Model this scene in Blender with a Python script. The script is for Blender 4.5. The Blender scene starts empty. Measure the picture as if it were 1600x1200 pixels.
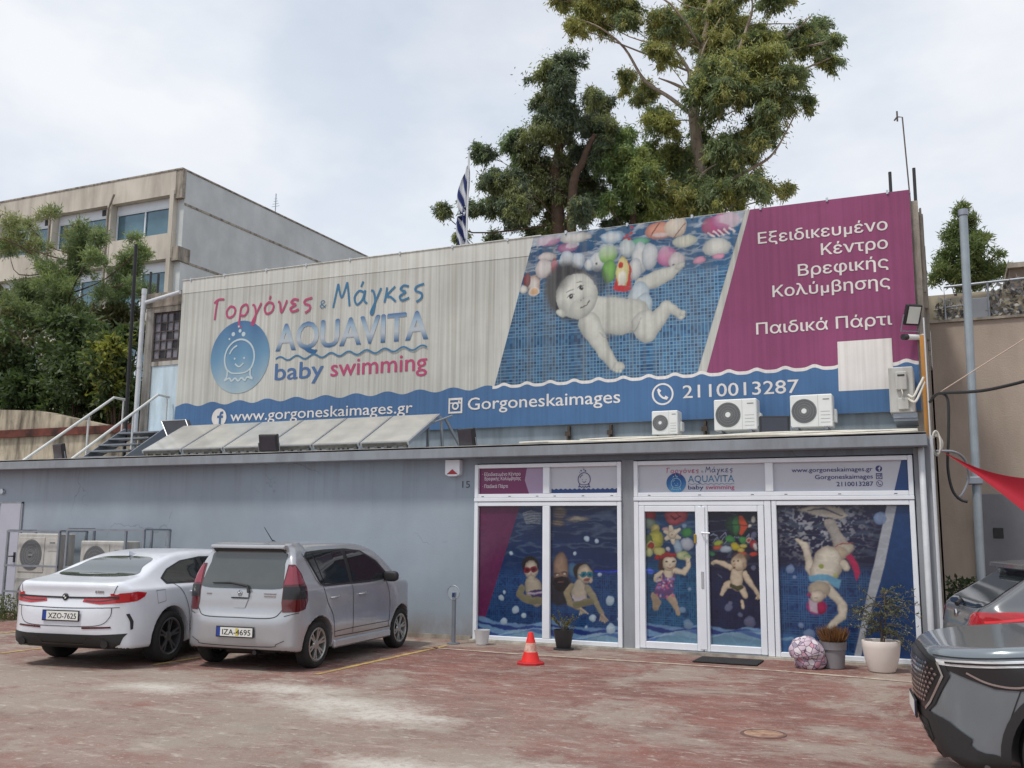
import bpy, math, random
import numpy as np
from mathutils import Matrix, Vector
from mathutils.geometry import delaunay_2d_cdt
SC = bpy.context.scene
COL = SC.collection
R = math.radians
# ------------------------------------------------------------------ camera
CAM = np.array([0.49, -13.918, 1.70])
FPX, PITCH, ROLL, YAW = 1511.42, .150999, .0084531, .422089
_fw = np.array([-math.sin(YAW)*math.cos(PITCH), math.cos(YAW)*math.cos(PITCH), math.sin(PITCH)])
_r0 = np.array([math.cos(YAW), math.sin(YAW), 0.]); _u0 = np.cross(_r0, _fw)
_rt = _r0*math.cos(ROLL)+_u0*math.sin(ROLL); _up = -_r0*math.sin(ROLL)+_u0*math.cos(ROLL)
cam = bpy.data.objects.new('camera', bpy.data.cameras.new('camera')); COL.objects.link(cam)
cam.matrix_world = Matrix(((_rt[0], _up[0], -_fw[0], CAM[0]), (_rt[1], _up[1], -_fw[1], CAM[1]), (_rt[2], _up[2], -_fw[2], CAM[2]), (0, 0, 0, 1)))
cam.data.sensor_width = 36; cam.data.lens = FPX/1600*36; cam.data.clip_end = 3000; cam.data.clip_start = .05
SC.camera = cam
def at(px, py, Y):
    """metres on the vertical plane y = Y behind a spot seen in the photograph"""
    d = _fw+(px-800)/FPX*_rt-(py-600)/FPX*_up
    return CAM+d*((Y-CAM[1])/d[1])
# ------------------------------------------------------------------ sky and sun
SUN_EL, SUN_AZ = 63, 240        # azimuth of the sun measured from +x, counter-clockwise
W = bpy.data.worlds.new('World'); SC.world = W; W.use_nodes = True
nt = W.node_tree; nt.nodes.clear()
def N(t, kind, **kw):
    n = t.nodes.new(kind)
    for k, v in kw.items(): setattr(n, k, v)
    return n
sky = N(nt, 'ShaderNodeTexSky', sky_type='NISHITA', sun_disc=False)
sky.sun_elevation = R(SUN_EL); sky.sun_rotation = R(90-SUN_AZ); sky.air_density = 1.0; sky.dust_density = 2.0
tc = N(nt, 'ShaderNodeTexCoord'); mp = N(nt, 'ShaderNodeMapping'); mp.inputs['Scale'].default_value = (1.1, 1.1, 2.2); mp.inputs['Location'].default_value = (.35, .1, .2)
nt.links.new(tc.outputs['Generated'], mp.inputs['Vector'])
nz = N(nt, 'ShaderNodeTexNoise'); nz.inputs['Scale'].default_value = 1.7; nz.inputs['Detail'].default_value = 7; nz.inputs['Roughness'].default_value = .52
nt.links.new(mp.outputs[0], nz.inputs['Vector'])
cov = N(nt, 'ShaderNodeMapRange'); cov.inputs['From Min'].default_value = .36; cov.inputs['From Max'].default_value = .58; cov.inputs['To Min'].default_value = .68; cov.inputs['To Max'].default_value = .93
nt.links.new(nz.outputs[0], cov.inputs['Value'])
nz2 = N(nt, 'ShaderNodeTexNoise'); nz2.inputs['Scale'].default_value = 2.6; nz2.inputs['Detail'].default_value = 8; nz2.inputs['Roughness'].default_value = .55
mp2 = N(nt, 'ShaderNodeMapping'); mp2.inputs['Location'].default_value = (2.3, 4.1, .6); mp2.inputs['Scale'].default_value = (1, 1, 1.9)
nt.links.new(tc.outputs['Generated'], mp2.inputs['Vector']); nt.links.new(mp2.outputs[0], nz2.inputs['Vector'])
cr = N(nt, 'ShaderNodeValToRGB')
cr.color_ramp.elements[0].position = .42; cr.color_ramp.elements[0].color = (5.0, 5.4, 5.95, 1)
cr.color_ramp.elements[1].position = .60; cr.color_ramp.elements[1].color = (6.3, 6.4, 6.6, 1)
nt.links.new(nz2.outputs[0], cr.inputs[0])
mx = N(nt, 'ShaderNodeMix', data_type='RGBA')
nt.links.new(cov.outputs[0], mx.inputs[0]); nt.links.new(sky.outputs[0], mx.inputs[6]); nt.links.new(cr.outputs[0], mx.inputs[7])
bg = N(nt, 'ShaderNodeBackground'); bg.inputs['Strength'].default_value = .118
out = N(nt, 'ShaderNodeOutputWorld'); nt.links.new(mx.outputs[2], bg.inputs[0]); nt.links.new(bg.outputs[0], out.inputs[0])
sl = bpy.data.lights.new('sun', 'SUN'); sl.energy = 1.75; sl.angle = R(7); sl.color = (1, .95, .88)
so = bpy.data.objects.new('sun', sl); COL.objects.link(so)
_sd = Vector((math.cos(R(SUN_EL))*math.cos(R(SUN_AZ)), math.cos(R(SUN_EL))*math.sin(R(SUN_AZ)), math.sin(R(SUN_EL))))
so.rotation_euler = _sd.to_track_quat('Z', 'Y').to_euler(); so.location = (0, 0, 30)
SC.view_settings.view_transform = 'Standard'; SC.view_settings.look = 'None'
SC.view_settings.exposure = .38; SC.view_settings.gamma = 1
SC.cycles.max_bounces = 6; SC.cycles.use_denoising = True
# ------------------------------------------------------------------ helpers: materials
def lin(c):
    """sRGB 0-255 to linear"""
    c = np.asarray(c, float)/255
    return np.where(c <= .04045, c/12.92, ((c+.055)/1.055)**2.4)
def L(nt, a, b): nt.links.new(a, b)
def mat(name, col, rough=.6, metal=0, var=.12, scale=2.5, bump=0, bscale=40, coat=0, spec=.5, stretch=(1, 1, 1), attr=False, emit=None, trans=0, flat=False):
    m = bpy.data.materials.new(name); m.use_nodes = True; t = m.node_tree
    p = t.nodes['Principled BSDF']
    p.inputs['Roughness'].default_value = rough; p.inputs['Metallic'].default_value = metal
    p.inputs['Coat Weight'].default_value = coat; p.inputs['Coat Roughness'].default_value = .06; p.inputs['Specular IOR Level'].default_value = spec
    c = tuple(col)+(1,) if len(col) == 3 else col
    src = None
    if attr:
        a = N(t, 'ShaderNodeAttribute', attribute_name='Col'); src = a.outputs['Color']
    if var > 0:
        tcn = N(t, 'ShaderNodeTexCoord'); mpn = N(t, 'ShaderNodeMapping'); mpn.inputs['Scale'].default_value = stretch
        n = N(t, 'ShaderNodeTexNoise'); n.inputs['Scale'].default_value = scale; n.inputs['Detail'].default_value = 6; n.inputs['Roughness'].default_value = .6
        L(t, tcn.outputs['Object'], mpn.inputs[0]); L(t, mpn.outputs[0], n.inputs['Vector'])
        mr = N(t, 'ShaderNodeMapRange'); mr.inputs['From Min'].default_value = .3; mr.inputs['From Max'].default_value = .7
        mr.inputs['To Min'].default_value = 1-var; mr.inputs['To Max'].default_value = 1+var*.6
        L(t, n.outputs[0], mr.inputs['Value'])
        mm = N(t, 'ShaderNodeMix', data_type='RGBA', blend_type='MULTIPLY'); mm.inputs[0].default_value = 1
        if src is not None: L(t, src, mm.inputs[6])
        else: mm.inputs[6].default_value = c
        L(t, mr.outputs[0], mm.inputs[7]); src = mm.outputs[2]
    if src is not None: L(t, src, p.inputs['Base Color'])
    else: p.inputs['Base Color'].default_value = c
    if bump > 0:
        tb = N(t, 'ShaderNodeTexCoord'); nb = N(t, 'ShaderNodeTexNoise'); nb.inputs['Scale'].default_value = bscale; nb.inputs['Detail'].default_value = 5
        b = N(t, 'ShaderNodeBump'); b.inputs['Strength'].default_value = bump; b.inputs['Distance'].default_value = .02
        L(t, tb.outputs['Object'], nb.inputs['Vector']); L(t, nb.outputs[0], b.inputs['Height']); L(t, b.outputs[0], p.inputs['Normal'])
    if trans > 0:
        tr = N(t, 'ShaderNodeBsdfTranslucent'); ms = N(t, 'ShaderNodeAddShader'); tm = N(t, 'ShaderNodeMix', data_type='RGBA', blend_type='MULTIPLY'); tm.inputs[0].default_value = 1; tm.inputs[7].default_value = (trans*2, trans*2, trans*1.4, 1)
        if src is not None: L(t, src, tm.inputs[6])
        else: tm.inputs[6].default_value = c
        L(t, tm.outputs[2], tr.inputs[0])
        o = t.nodes['Material Output']; L(t, p.outputs[0], ms.inputs[0]); L(t, tr.outputs[0], ms.inputs[1]); L(t, ms.outputs[0], o.inputs[0])
    if emit:
        p.inputs['Emission Color'].default_value = tuple(emit[:3])+(1,); p.inputs['Emission Strength'].default_value = emit[3]
    return m
def streaked(name, col, dark, amt=.5, sx=6, sz=.35, rough=.8, big=.6, bump=.25, attr=False, blot=(.0, .0, .0), blotamt=0, foot=None):
    """weathered wall or sheet: vertical dirt streaks over blotches"""
    m = bpy.data.materials.new(name); m.use_nodes = True; t = m.node_tree; p = t.nodes['Principled BSDF']
    p.inputs['Roughness'].default_value = rough; p.inputs['Specular IOR Level'].default_value = .3
    tcn = N(t, 'ShaderNodeTexCoord')
    def noise(scale, st, det=6, lo=.42, hi=.66):
        mpn = N(t, 'ShaderNodeMapping'); mpn.inputs['Scale'].default_value = st
        n = N(t, 'ShaderNodeTexNoise'); n.inputs['Scale'].default_value = scale; n.inputs['Detail'].default_value = det; n.inputs['Roughness'].default_value = .62
        L(t, tcn.outputs['Object'], mpn.inputs[0]); L(t, mpn.outputs[0], n.inputs['Vector'])
        mr = N(t, 'ShaderNodeMapRange'); mr.inputs['From Min'].default_value = lo; mr.inputs['From Max'].default_value = hi
        L(t, n.outputs[0], mr.inputs['Value']); return mr.outputs[0]
    s = noise(1, (sx, sx, sz), 8); b = noise(big, (1, 1, 1))
    mul = N(t, 'ShaderNodeMath', operation='MULTIPLY'); L(t, s, mul.inputs[0]); mul.inputs[1].default_value = amt
    m1 = N(t, 'ShaderNodeMix', data_type='RGBA'); m1.inputs[7].default_value = tuple(dark)+(1,)
    if attr:
        a = N(t, 'ShaderNodeAttribute', attribute_name='Col'); L(t, a.outputs['Color'], m1.inputs[6])
    else: m1.inputs[6].default_value = tuple(col)+(1,)
    L(t, mul.outputs[0], m1.inputs[0])
    mr = N(t, 'ShaderNodeMapRange'); mr.inputs['To Min'].default_value = .9; mr.inputs['To Max'].default_value = 1.08; L(t, b, mr.inputs['Value'])
    m2 = N(t, 'ShaderNodeMix', data_type='RGBA', blend_type='MULTIPLY'); m2.inputs[0].default_value = 1
    L(t, m1.outputs[2], m2.inputs[6]); L(t, mr.outputs[0], m2.inputs[7]); src = m2.outputs[2]
    if blotamt > 0:
        q = noise(1.6, (1, 1, 1), 9, .55, .68); mu = N(t, 'ShaderNodeMath', operation='MULTIPLY'); L(t, q, mu.inputs[0]); mu.inputs[1].default_value = blotamt
        m3 = N(t, 'ShaderNodeMix', data_type='RGBA'); L(t, mu.outputs[0], m3.inputs[0]); L(t, src, m3.inputs[6]); m3.inputs[7].default_value = tuple(blot)+(1,); src = m3.outputs[2]
    if foot:   # splash dirt at the foot, run-off streaks under the ledge, hairline cracks
        sp = N(t, 'ShaderNodeSeparateXYZ'); L(t, tcn.outputs['Object'], sp.inputs[0])
        def ramp(v, a, b_):
            r_ = N(t, 'ShaderNodeMapRange'); r_.inputs['From Min'].default_value = a; r_.inputs['From Max'].default_value = b_; L(t, v, r_.inputs['Value']); return r_.outputs[0]
        def mul_(a, b_):
            x_ = N(t, 'ShaderNodeMath', operation='MULTIPLY'); L(t, a, x_.inputs[0])
            if hasattr(b_, 'links'): L(t, b_, x_.inputs[1])
            else: x_.inputs[1].default_value = b_
            return x_.outputs[0]
        vv = N(t, 'ShaderNodeTexVoronoi', feature='DISTANCE_TO_EDGE'); vv.inputs['Scale'].default_value = .45; va = N(t, 'ShaderNodeVectorMath', operation='ADD'); vn = N(t, 'ShaderNodeTexNoise'); vn.inputs['Scale'].default_value = 1.6; vn.inputs['Detail'].default_value = 8; L(t, tcn.outputs['Object'], vn.inputs['Vector']); L(t, tcn.outputs['Object'], va.inputs[0]); L(t, vn.outputs['Color'], va.inputs[1]); L(t, va.outputs[0], vv.inputs['Vector'])
        for f_, cc in ((mul_(ramp(sp.outputs[2], .45, .0), noise(3, (1, 1, .6), 8, .35, .6)), (.20, .17, .15)), (mul_(mul_(ramp(sp.outputs[2], 1.9, 2.8), noise(1, (7, 7, .25), 8, .5, .66)), .30), (.18, .165, .18)), (mul_(noise(.7, (1, 1, 1.4), 8, .52, .66), .30), (.30, .31, .36)), (mul_(mul_(ramp(vv.outputs['Distance'], .006, .0), noise(.5, (1, 1, 1), 3, .5, .56)), .5), (.12, .13, .14))):
            mf = N(t, 'ShaderNodeMix', data_type='RGBA'); L(t, f_, mf.inputs[0]); L(t, src, mf.inputs[6]); mf.inputs[7].default_value = tuple(cc)+(1,); src = mf.outputs[2]
    L(t, src, p.inputs['Base Color'])
    if bump:
        nb = N(t, 'ShaderNodeTexNoise'); nb.inputs['Scale'].default_value = 35; nb.inputs['Detail'].default_value = 6
        bm = N(t, 'ShaderNodeBump'); bm.inputs['Strength'].default_value = bump; bm.inputs['Distance'].default_value = .01
        L(t, tcn.outputs['Object'], nb.inputs['Vector']); L(t, nb.outputs[0], bm.inputs['Height']); L(t, bm.outputs[0], p.inputs['Normal'])
    return m
# ------------------------------------------------------------------ helpers: meshes and objects
ORG = {}
def tag(o, label=None, cat=None, group=None, kind=None):
    for k, v in (('label', label), ('category', cat), ('group', group), ('kind', kind)):
        if v: o[k] = v
    return o
def thing(name, label, cat, loc=(0, 0, 0), rz=0, group=None):
    o = bpy.data.objects.new(name, None); COL.objects.link(o); o.location = loc; o.rotation_euler = (0, 0, rz); o.empty_display_size = .1
    ORG[o.name] = np.array(loc, float) if rz == 0 else np.zeros(3)
    return tag(o, label, cat, group)
def link(name, me, m, parent=None, org=None, smooth=False, sharp=None):
    """mesh data in world metres (or in the frame of a turned parent) linked as one object"""
    o = bpy.data.objects.new(name, me); COL.objects.link(o)
    base = np.zeros(3)
    if parent is not None:
        o.parent = parent; base = ORG[parent.name]
    elif org is not None:
        base = np.array(org, float); o.location = org
    ORG[o.name] = base
    if base.any(): me.transform(Matrix.Translation(-Vector(base)))
    for x in (m if isinstance(m, (list, tuple)) else [m]): me.materials.append(x)
    if smooth:
        me.polygons.foreach_set('use_smooth', [True]*len(me.polygons))
        if sharp: me.set_sharp_from_angle(angle=R(sharp))
    me.update(); return o
class MB:
    def __init__(s): s.v = []; s.f = []; s.m = []
    def add(s, vs, fs, mi=0):
        k = len(s.v); s.v += [tuple(map(float, p)) for p in vs]; s.f += [tuple(k+i for i in f) for f in fs]; s.m += [mi]*len(fs); return s
    def box(s, x0, x1, y0, y1, z0, z1, mi=0):
        return s.add([(x, y, z) for z in (z0, z1) for x, y in ((x0, y0), (x1, y0), (x1, y1), (x0, y1))],
                     [(3, 2, 1, 0), (4, 5, 6, 7), (0, 1, 5, 4), (1, 2, 6, 5), (2, 3, 7, 6), (3, 0, 4, 7)], mi)
    def bbox(s, x0, x1, y0, y1, z0, z1, b=.01, mi=0):
        """box with chamfered edges"""
        X = (x0, x0+b, x1-b, x1); Y = (y0, y0+b, y1-b, y1); Z = (z0, z0+b, z1-b, z1)
        k = {}; vs = []
        def V(i, j, l):
            if (i, j, l) not in k: k[i, j, l] = len(vs); vs.append((X[i], Y[j], Z[l]))
            return k[i, j, l]
        fs = []
        for l in (0, 3): fs.append([V(1, 1, l), V(2, 1, l), V(2, 2, l), V(1, 2, l)][::(-1 if l == 0 else 1)])
        for j in (0, 3): fs.append([V(1, j, 1), V(2, j, 1), V(2, j, 2), V(1, j, 2)][::(1 if j == 0 else -1)])
        for i in (0, 3): fs.append([V(i, 1, 1), V(i, 2, 1), V(i, 2, 2), V(i, 1, 2)][::(-1 if i == 0 else 1)])
        for l, ll in ((0, 1), (3, 2)):
            for j, jj in ((0, 1), (3, 2)): fs.append((V(1, j, ll), V(2, j, ll), V(2, jj, l), V(1, jj, l)))
            for i, ii in ((0, 1), (3, 2)): fs.append((V(i, 1, ll), V(i, 2, ll), V(ii, 2, l), V(ii, 1, l)))
        for j, jj in ((0, 1), (3, 2)):
            for i, ii in ((0, 1), (3, 2)): fs.append((V(i, jj, 1), V(ii, j, 1), V(ii, j, 2), V(i, jj, 2)))
        for l, ll in ((0, 1), (3, 2)):
            for j, jj in ((0, 1), (3, 2)):
                for i, ii in ((0, 1), (3, 2)): fs.append((V(i, jj, ll), V(ii, j, ll), V(ii, jj, l)))
        return s.add(vs, fs, mi)
    def tube(s, pts, r, n=8, mi=0, cap=True):
        P = [Vector(p) for p in pts]; rr = r if isinstance(r, (list, tuple)) else [r]*len(P); vs = []; up = None
        for i, p in enumerate(P):
            d = (P[min(i+1, len(P)-1)]-P[max(i-1, 0)]).normalized()
            if up is None:
                up = d.orthogonal().normalized()
            else:
                up = (up-d*up.dot(d)); up = up.normalized() if up.length > 1e-6 else d.orthogonal().normalized()
            w = d.cross(up)
            vs += [p+(up*math.cos(2*math.pi*k/n)+w*math.sin(2*math.pi*k/n))*rr[i] for k in range(n)]
        fs = [(i*n+k, i*n+(k+1) % n, (i+1)*n+(k+1) % n, (i+1)*n+k) for i in range(len(P)-1) for k in range(n)]
        if cap: fs += [tuple(range(n))[::-1], tuple((len(P)-1)*n+k for k in range(n))]
        return s.add(vs, fs, mi)
    def lathe(s, prof, c, n=24, axis='z', mi=0):
        """prof = [(radius, height)]"""
        vs = []
        for r, h in prof:
            for k in range(n):
                a = 2*math.pi*k/n; u, w = r*math.cos(a), r*math.sin(a)
                vs.append((c[0]+u, c[1]+w, c[2]+h) if axis == 'z' else ((c[0]+u, c[1]+h, c[2]+w) if axis == 'y' else (c[0]+h, c[1]+u, c[2]+w)))
        fs = [(i*n+k, i*n+(k+1) % n, (i+1)*n+(k+1) % n, (i+1)*n+k) for i in range(len(prof)-1) for k in range(n)]
        if axis == 'y': fs = [f[::-1] for f in fs]
        return s.add(vs, fs, mi)
    def prism(s, poly, y0, y1, mi=0):
        """(x, z) outline between two y"""
        n = len(poly); vs = [(x, y0, z) for x, z in poly]+[(x, y1, z) for x, z in poly]
        fs = [tuple(range(n)), tuple(range(2*n-1, n-1, -1))]+[(i, i+n, (i+1) % n+n, (i+1) % n) for i in range(n)]
        return s.add(vs, fs, mi)
    def flat(s, poly, y, mi=0): return s.add([(x, y, z) for x, z in poly], [tuple(range(len(poly)))], mi)
    def disc(s, x, y, z, r, n=32, r2=None, mi=0):
        """upright disc or ring facing -y"""
        a = [2*math.pi*k/n for k in range(n)]
        o = [(x+r*math.cos(t), y, z+r*math.sin(t)) for t in a]
        if r2 is None: return s.add(o, [tuple(range(n))], mi)
        return s.add(o+[(x+r2*math.cos(t), y, z+r2*math.sin(t)) for t in a], [(k, (k+1) % n, n+(k+1) % n, n+k) for k in range(n)], mi)
    def ribbon(s, pts, w, y, mi=0):
        """stroke of width w along (x, z) points; each stroke sits a hair in front of the last"""
        s.k = getattr(s, 'k', 0)+1; y = y-.0003*s.k; P = np.array(pts, float); d = np.gradient(P, axis=0); d /= np.maximum(np.linalg.norm(d, axis=1), 1e-9)[:, None]
        nn = np.stack([-d[:, 1], d[:, 0]], 1); ww = np.asarray(w)*np.ones(len(P))
        a = P+nn*ww[:, None]/2; b = P-nn*ww[:, None]/2; n = len(P)
        return s.add([(x, y-.00008*i, z) for i, (x, z) in enumerate(a)]+[(x, y-.00008*i, z) for i, (x, z) in enumerate(b)], [(i, n+i, n+i+1, i+1) for i in range(n-1)], mi)
    def quad(s, a, b, c, d, mi=0): return s.add([a, b, c, d], [(0, 1, 2, 3)], mi)
    def mesh(s, name):
        me = bpy.data.meshes.new(name); me.from_pydata(s.v, [], s.f)
        if any(s.m): me.polygons.foreach_set('material_index', s.m)
        return me
    def build(s, name, m, parent=None, org=None, smooth=False, sharp=None):
        return link(name, s.mesh(name), m, parent, org, smooth, sharp)
def spline(pts, n=8, closed=False):
    P = np.array(pts, float); out = []; k = len(P)
    for i in range(k if closed else k-1):
        g = (lambda j: P[j % k]) if closed else (lambda j: P[min(max(j, 0), k-1)])
        p0, p1, p2, p3 = g(i-1), g(i), g(i+1), g(i+2)
        for t in np.arange(n)/n:
            out.append(.5*((2*p1)+(p2-p0)*t+(2*p0-5*p1+4*p2-p3)*t*t+(3*p1-p0-3*p2+p3)*t**3))
    if not closed: out.append(P[-1])
    return np.array(out)
def winding(C, ring):
    """how often the closed outline runs round each point"""
    w = np.zeros(len(C), int); A = ring; B = np.roll(ring, -1, 0)
    up = (A[None, :, 1] <= C[:, None, 1]) & (B[None, :, 1] > C[:, None, 1]); dn = (A[None, :, 1] > C[:, None, 1]) & (B[None, :, 1] <= C[:, None, 1])
    side = (B[None, :, 0]-A[None, :, 0])*(C[:, None, 1]-A[None, :, 1])-(C[:, None, 0]-A[None, :, 0])*(B[None, :, 1]-A[None, :, 1])
    return (up & (side > 0)).sum(1)-(dn & (side < 0)).sum(1)
def text(body, x, y, z, width, h, m, parent, name='lettering', bold=.0, space=1.0, align='L', grad=None):
    """lettering in the x-z plane facing -y: `width` metres wide, capital height `h`, base line at z; outlines are melted into one flat sheet"""
    c = bpy.data.curves.new('lettering', 'FONT'); c.body = body; c.space_character = space
    o = bpy.data.objects.new('lettering', c); COL.objects.link(o); bpy.context.view_layer.update()
    cu = o.to_curve(bpy.context.evaluated_depsgraph_get()); rings = []
    for sp in cu.splines:
        P = [(np.array(q.handle_left[:2]), np.array(q.co[:2]), np.array(q.handle_right[:2])) for q in sp.bezier_points]; pts = []
        for (l0, p0, r0), (l1, p1, r1) in zip(P, P[1:]+P[:1]):
            straight = abs((r0-p0)[0]*(p1-p0)[1]-(r0-p0)[1]*(p1-p0)[0])+abs((l1-p1)[0]*(p1-p0)[1]-(l1-p1)[1]*(p1-p0)[0]) < 1e-5
            for t in ((0,) if straight else (0, .34, .67)): pts.append(p0*(1-t)**3+3*r0*t*(1-t)**2+3*l1*t*t*(1-t)+p1*t**3)
        if len(pts) > 2: rings.append(np.array(pts))
    o.to_curve_clear(); bpy.data.objects.remove(o); bpy.data.curves.remove(c)
    al = np.concatenate(rings); x0, x1 = al[:, 0].min(), al[:, 0].max(); S = np.array([width/(x1-x0), h/.73]); T = np.array([x-(width if align == 'R' else (width/2 if align == 'C' else 0)), z])
    rings = [(q-[x0, 0])*S+T for q in rings]; e = bold*h*1.3; sh = ((-e, -e*.4), (e, -e*.4), (0, e*.6)) if bold else ((0, 0),)
    rings.sort(key=lambda q: q[:, 0].min()); groups = []   # glyph by glyph
    for q in rings:
        if groups and q[:, 0].min() < groups[-1][1]+3*e: groups[-1][0].append(q); groups[-1][1] = max(groups[-1][1], q[:, 0].max())
        else: groups.append([[q], q[:, 0].max()])
    V = []; F = []
    for G, _ in groups:
        co = []; ed = []
        for d in sh:
            for q in G: k = len(co); n = len(q); co += [Vector((p_[0]+d[0], p_[1]+d[1])) for p_ in q]; ed += [(k+i, k+(i+1) % n) for i in range(n)]
        if grad is not None:
            xa, xb = min(q[:, 0].min() for q in G)-.01, max(q[:, 0].max() for q in G)+.01
            for t in (.18, .33, .5, .67, .82): k = len(co); co += [Vector((xa, z+t*h)), Vector((xb, z+t*h))]; ed.append((k, k+1))
        r = delaunay_2d_cdt(co, ed, [], 0, h*1e-4); P = np.array([q[:] for q in r[0]]); C = np.array([P[list(t)].mean(0) for t in r[2]]); ok = np.zeros(len(C), bool)
        for d in sh: ok |= sum(winding(C-np.array(d), q) for q in G) != 0
        k = len(V); V += [(p_[0], y, p_[1]) for p_ in P]; F += [tuple(k+i for i in t) for t, g_ in zip(r[2], ok) if g_]
    me = bpy.data.meshes.new('lettering'); me.from_pydata(V, [], F); zs = np.array(V)[:, 2]
    if len(me.polygons) and me.polygons[0].normal.y > 0: me.flip_normals()
    if grad is not None:
        t = np.clip((zs-z)/h, 0, 1); g = np.array(grad)   # colours from bottom to top
        col = np.stack([np.interp(t, np.linspace(0, 1, len(g)), g[:, k]) for k in range(3)]+[np.ones(len(t))], 1)
        me.color_attributes.new('Col', 'FLOAT_COLOR', 'POINT').data.foreach_set('color', col.ravel())
    return link(name, me, m, parent)
def raw_mesh(name, V, F, C=None):
    """fast mesh from arrays; F is (n, k) with one k"""
    me = bpy.data.meshes.new(name); n, k = F.shape
    me.vertices.add(len(V)); me.vertices.foreach_set('co', np.asarray(V, np.float32).ravel())
    me.loops.add(n*k); me.loops.foreach_set('vertex_index', F.astype(np.int32).ravel())
    me.polygons.add(n); me.polygons.foreach_set('loop_start', np.arange(0, n*k, k, dtype=np.int32))
    if C is not None:
        C = np.concatenate([C, np.ones((len(C), 1))], 1) if C.shape[1] == 3 else C
        me.color_attributes.new('Col', 'FLOAT_COLOR', 'POINT').data.foreach_set('color', C.astype(np.float32).ravel())
    me.update(calc_edges=True); me.validate(); return me
# ------------------------------------------------------------------ printed pictures: a small painter, colours kept per mesh point
def sd_poly(P, X, Z):
    P = np.asarray(P, float); d = np.full(X.shape, 1e9); ins = np.zeros(X.shape, bool); n = len(P)
    for i in range(n):
        (ax, az), (bx, bz) = P[i], P[(i+1) % n]; ex, ez = bx-ax, bz-az
        t = np.clip(((X-ax)*ex+(Z-az)*ez)/max(ex*ex+ez*ez, 1e-12), 0, 1)
        d = np.minimum(d, (X-ax-t*ex)**2+(Z-az-t*ez)**2)
        if az != bz: ins ^= ((az > Z) != (bz > Z)) & (X < ex*(Z-az)/(bz-az)+ax)
    return np.where(ins, -1, 1)*np.sqrt(d)
def vnoise(X, Z, s, seed):
    g = np.random.default_rng(seed).random((64, 64)); u, v = X*s, Z*s
    i, j = np.floor(u).astype(int), np.floor(v).astype(int); a, b = u-i, v-j; a = a*a*(3-2*a); b = b*b*(3-2*b)
    G = lambda p, q: g[p % 64, q % 64]
    return (G(i, j)*(1-a)+G(i+1, j)*a)*(1-b)+(G(i, j+1)*(1-a)+G(i+1, j+1)*a)*b
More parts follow.
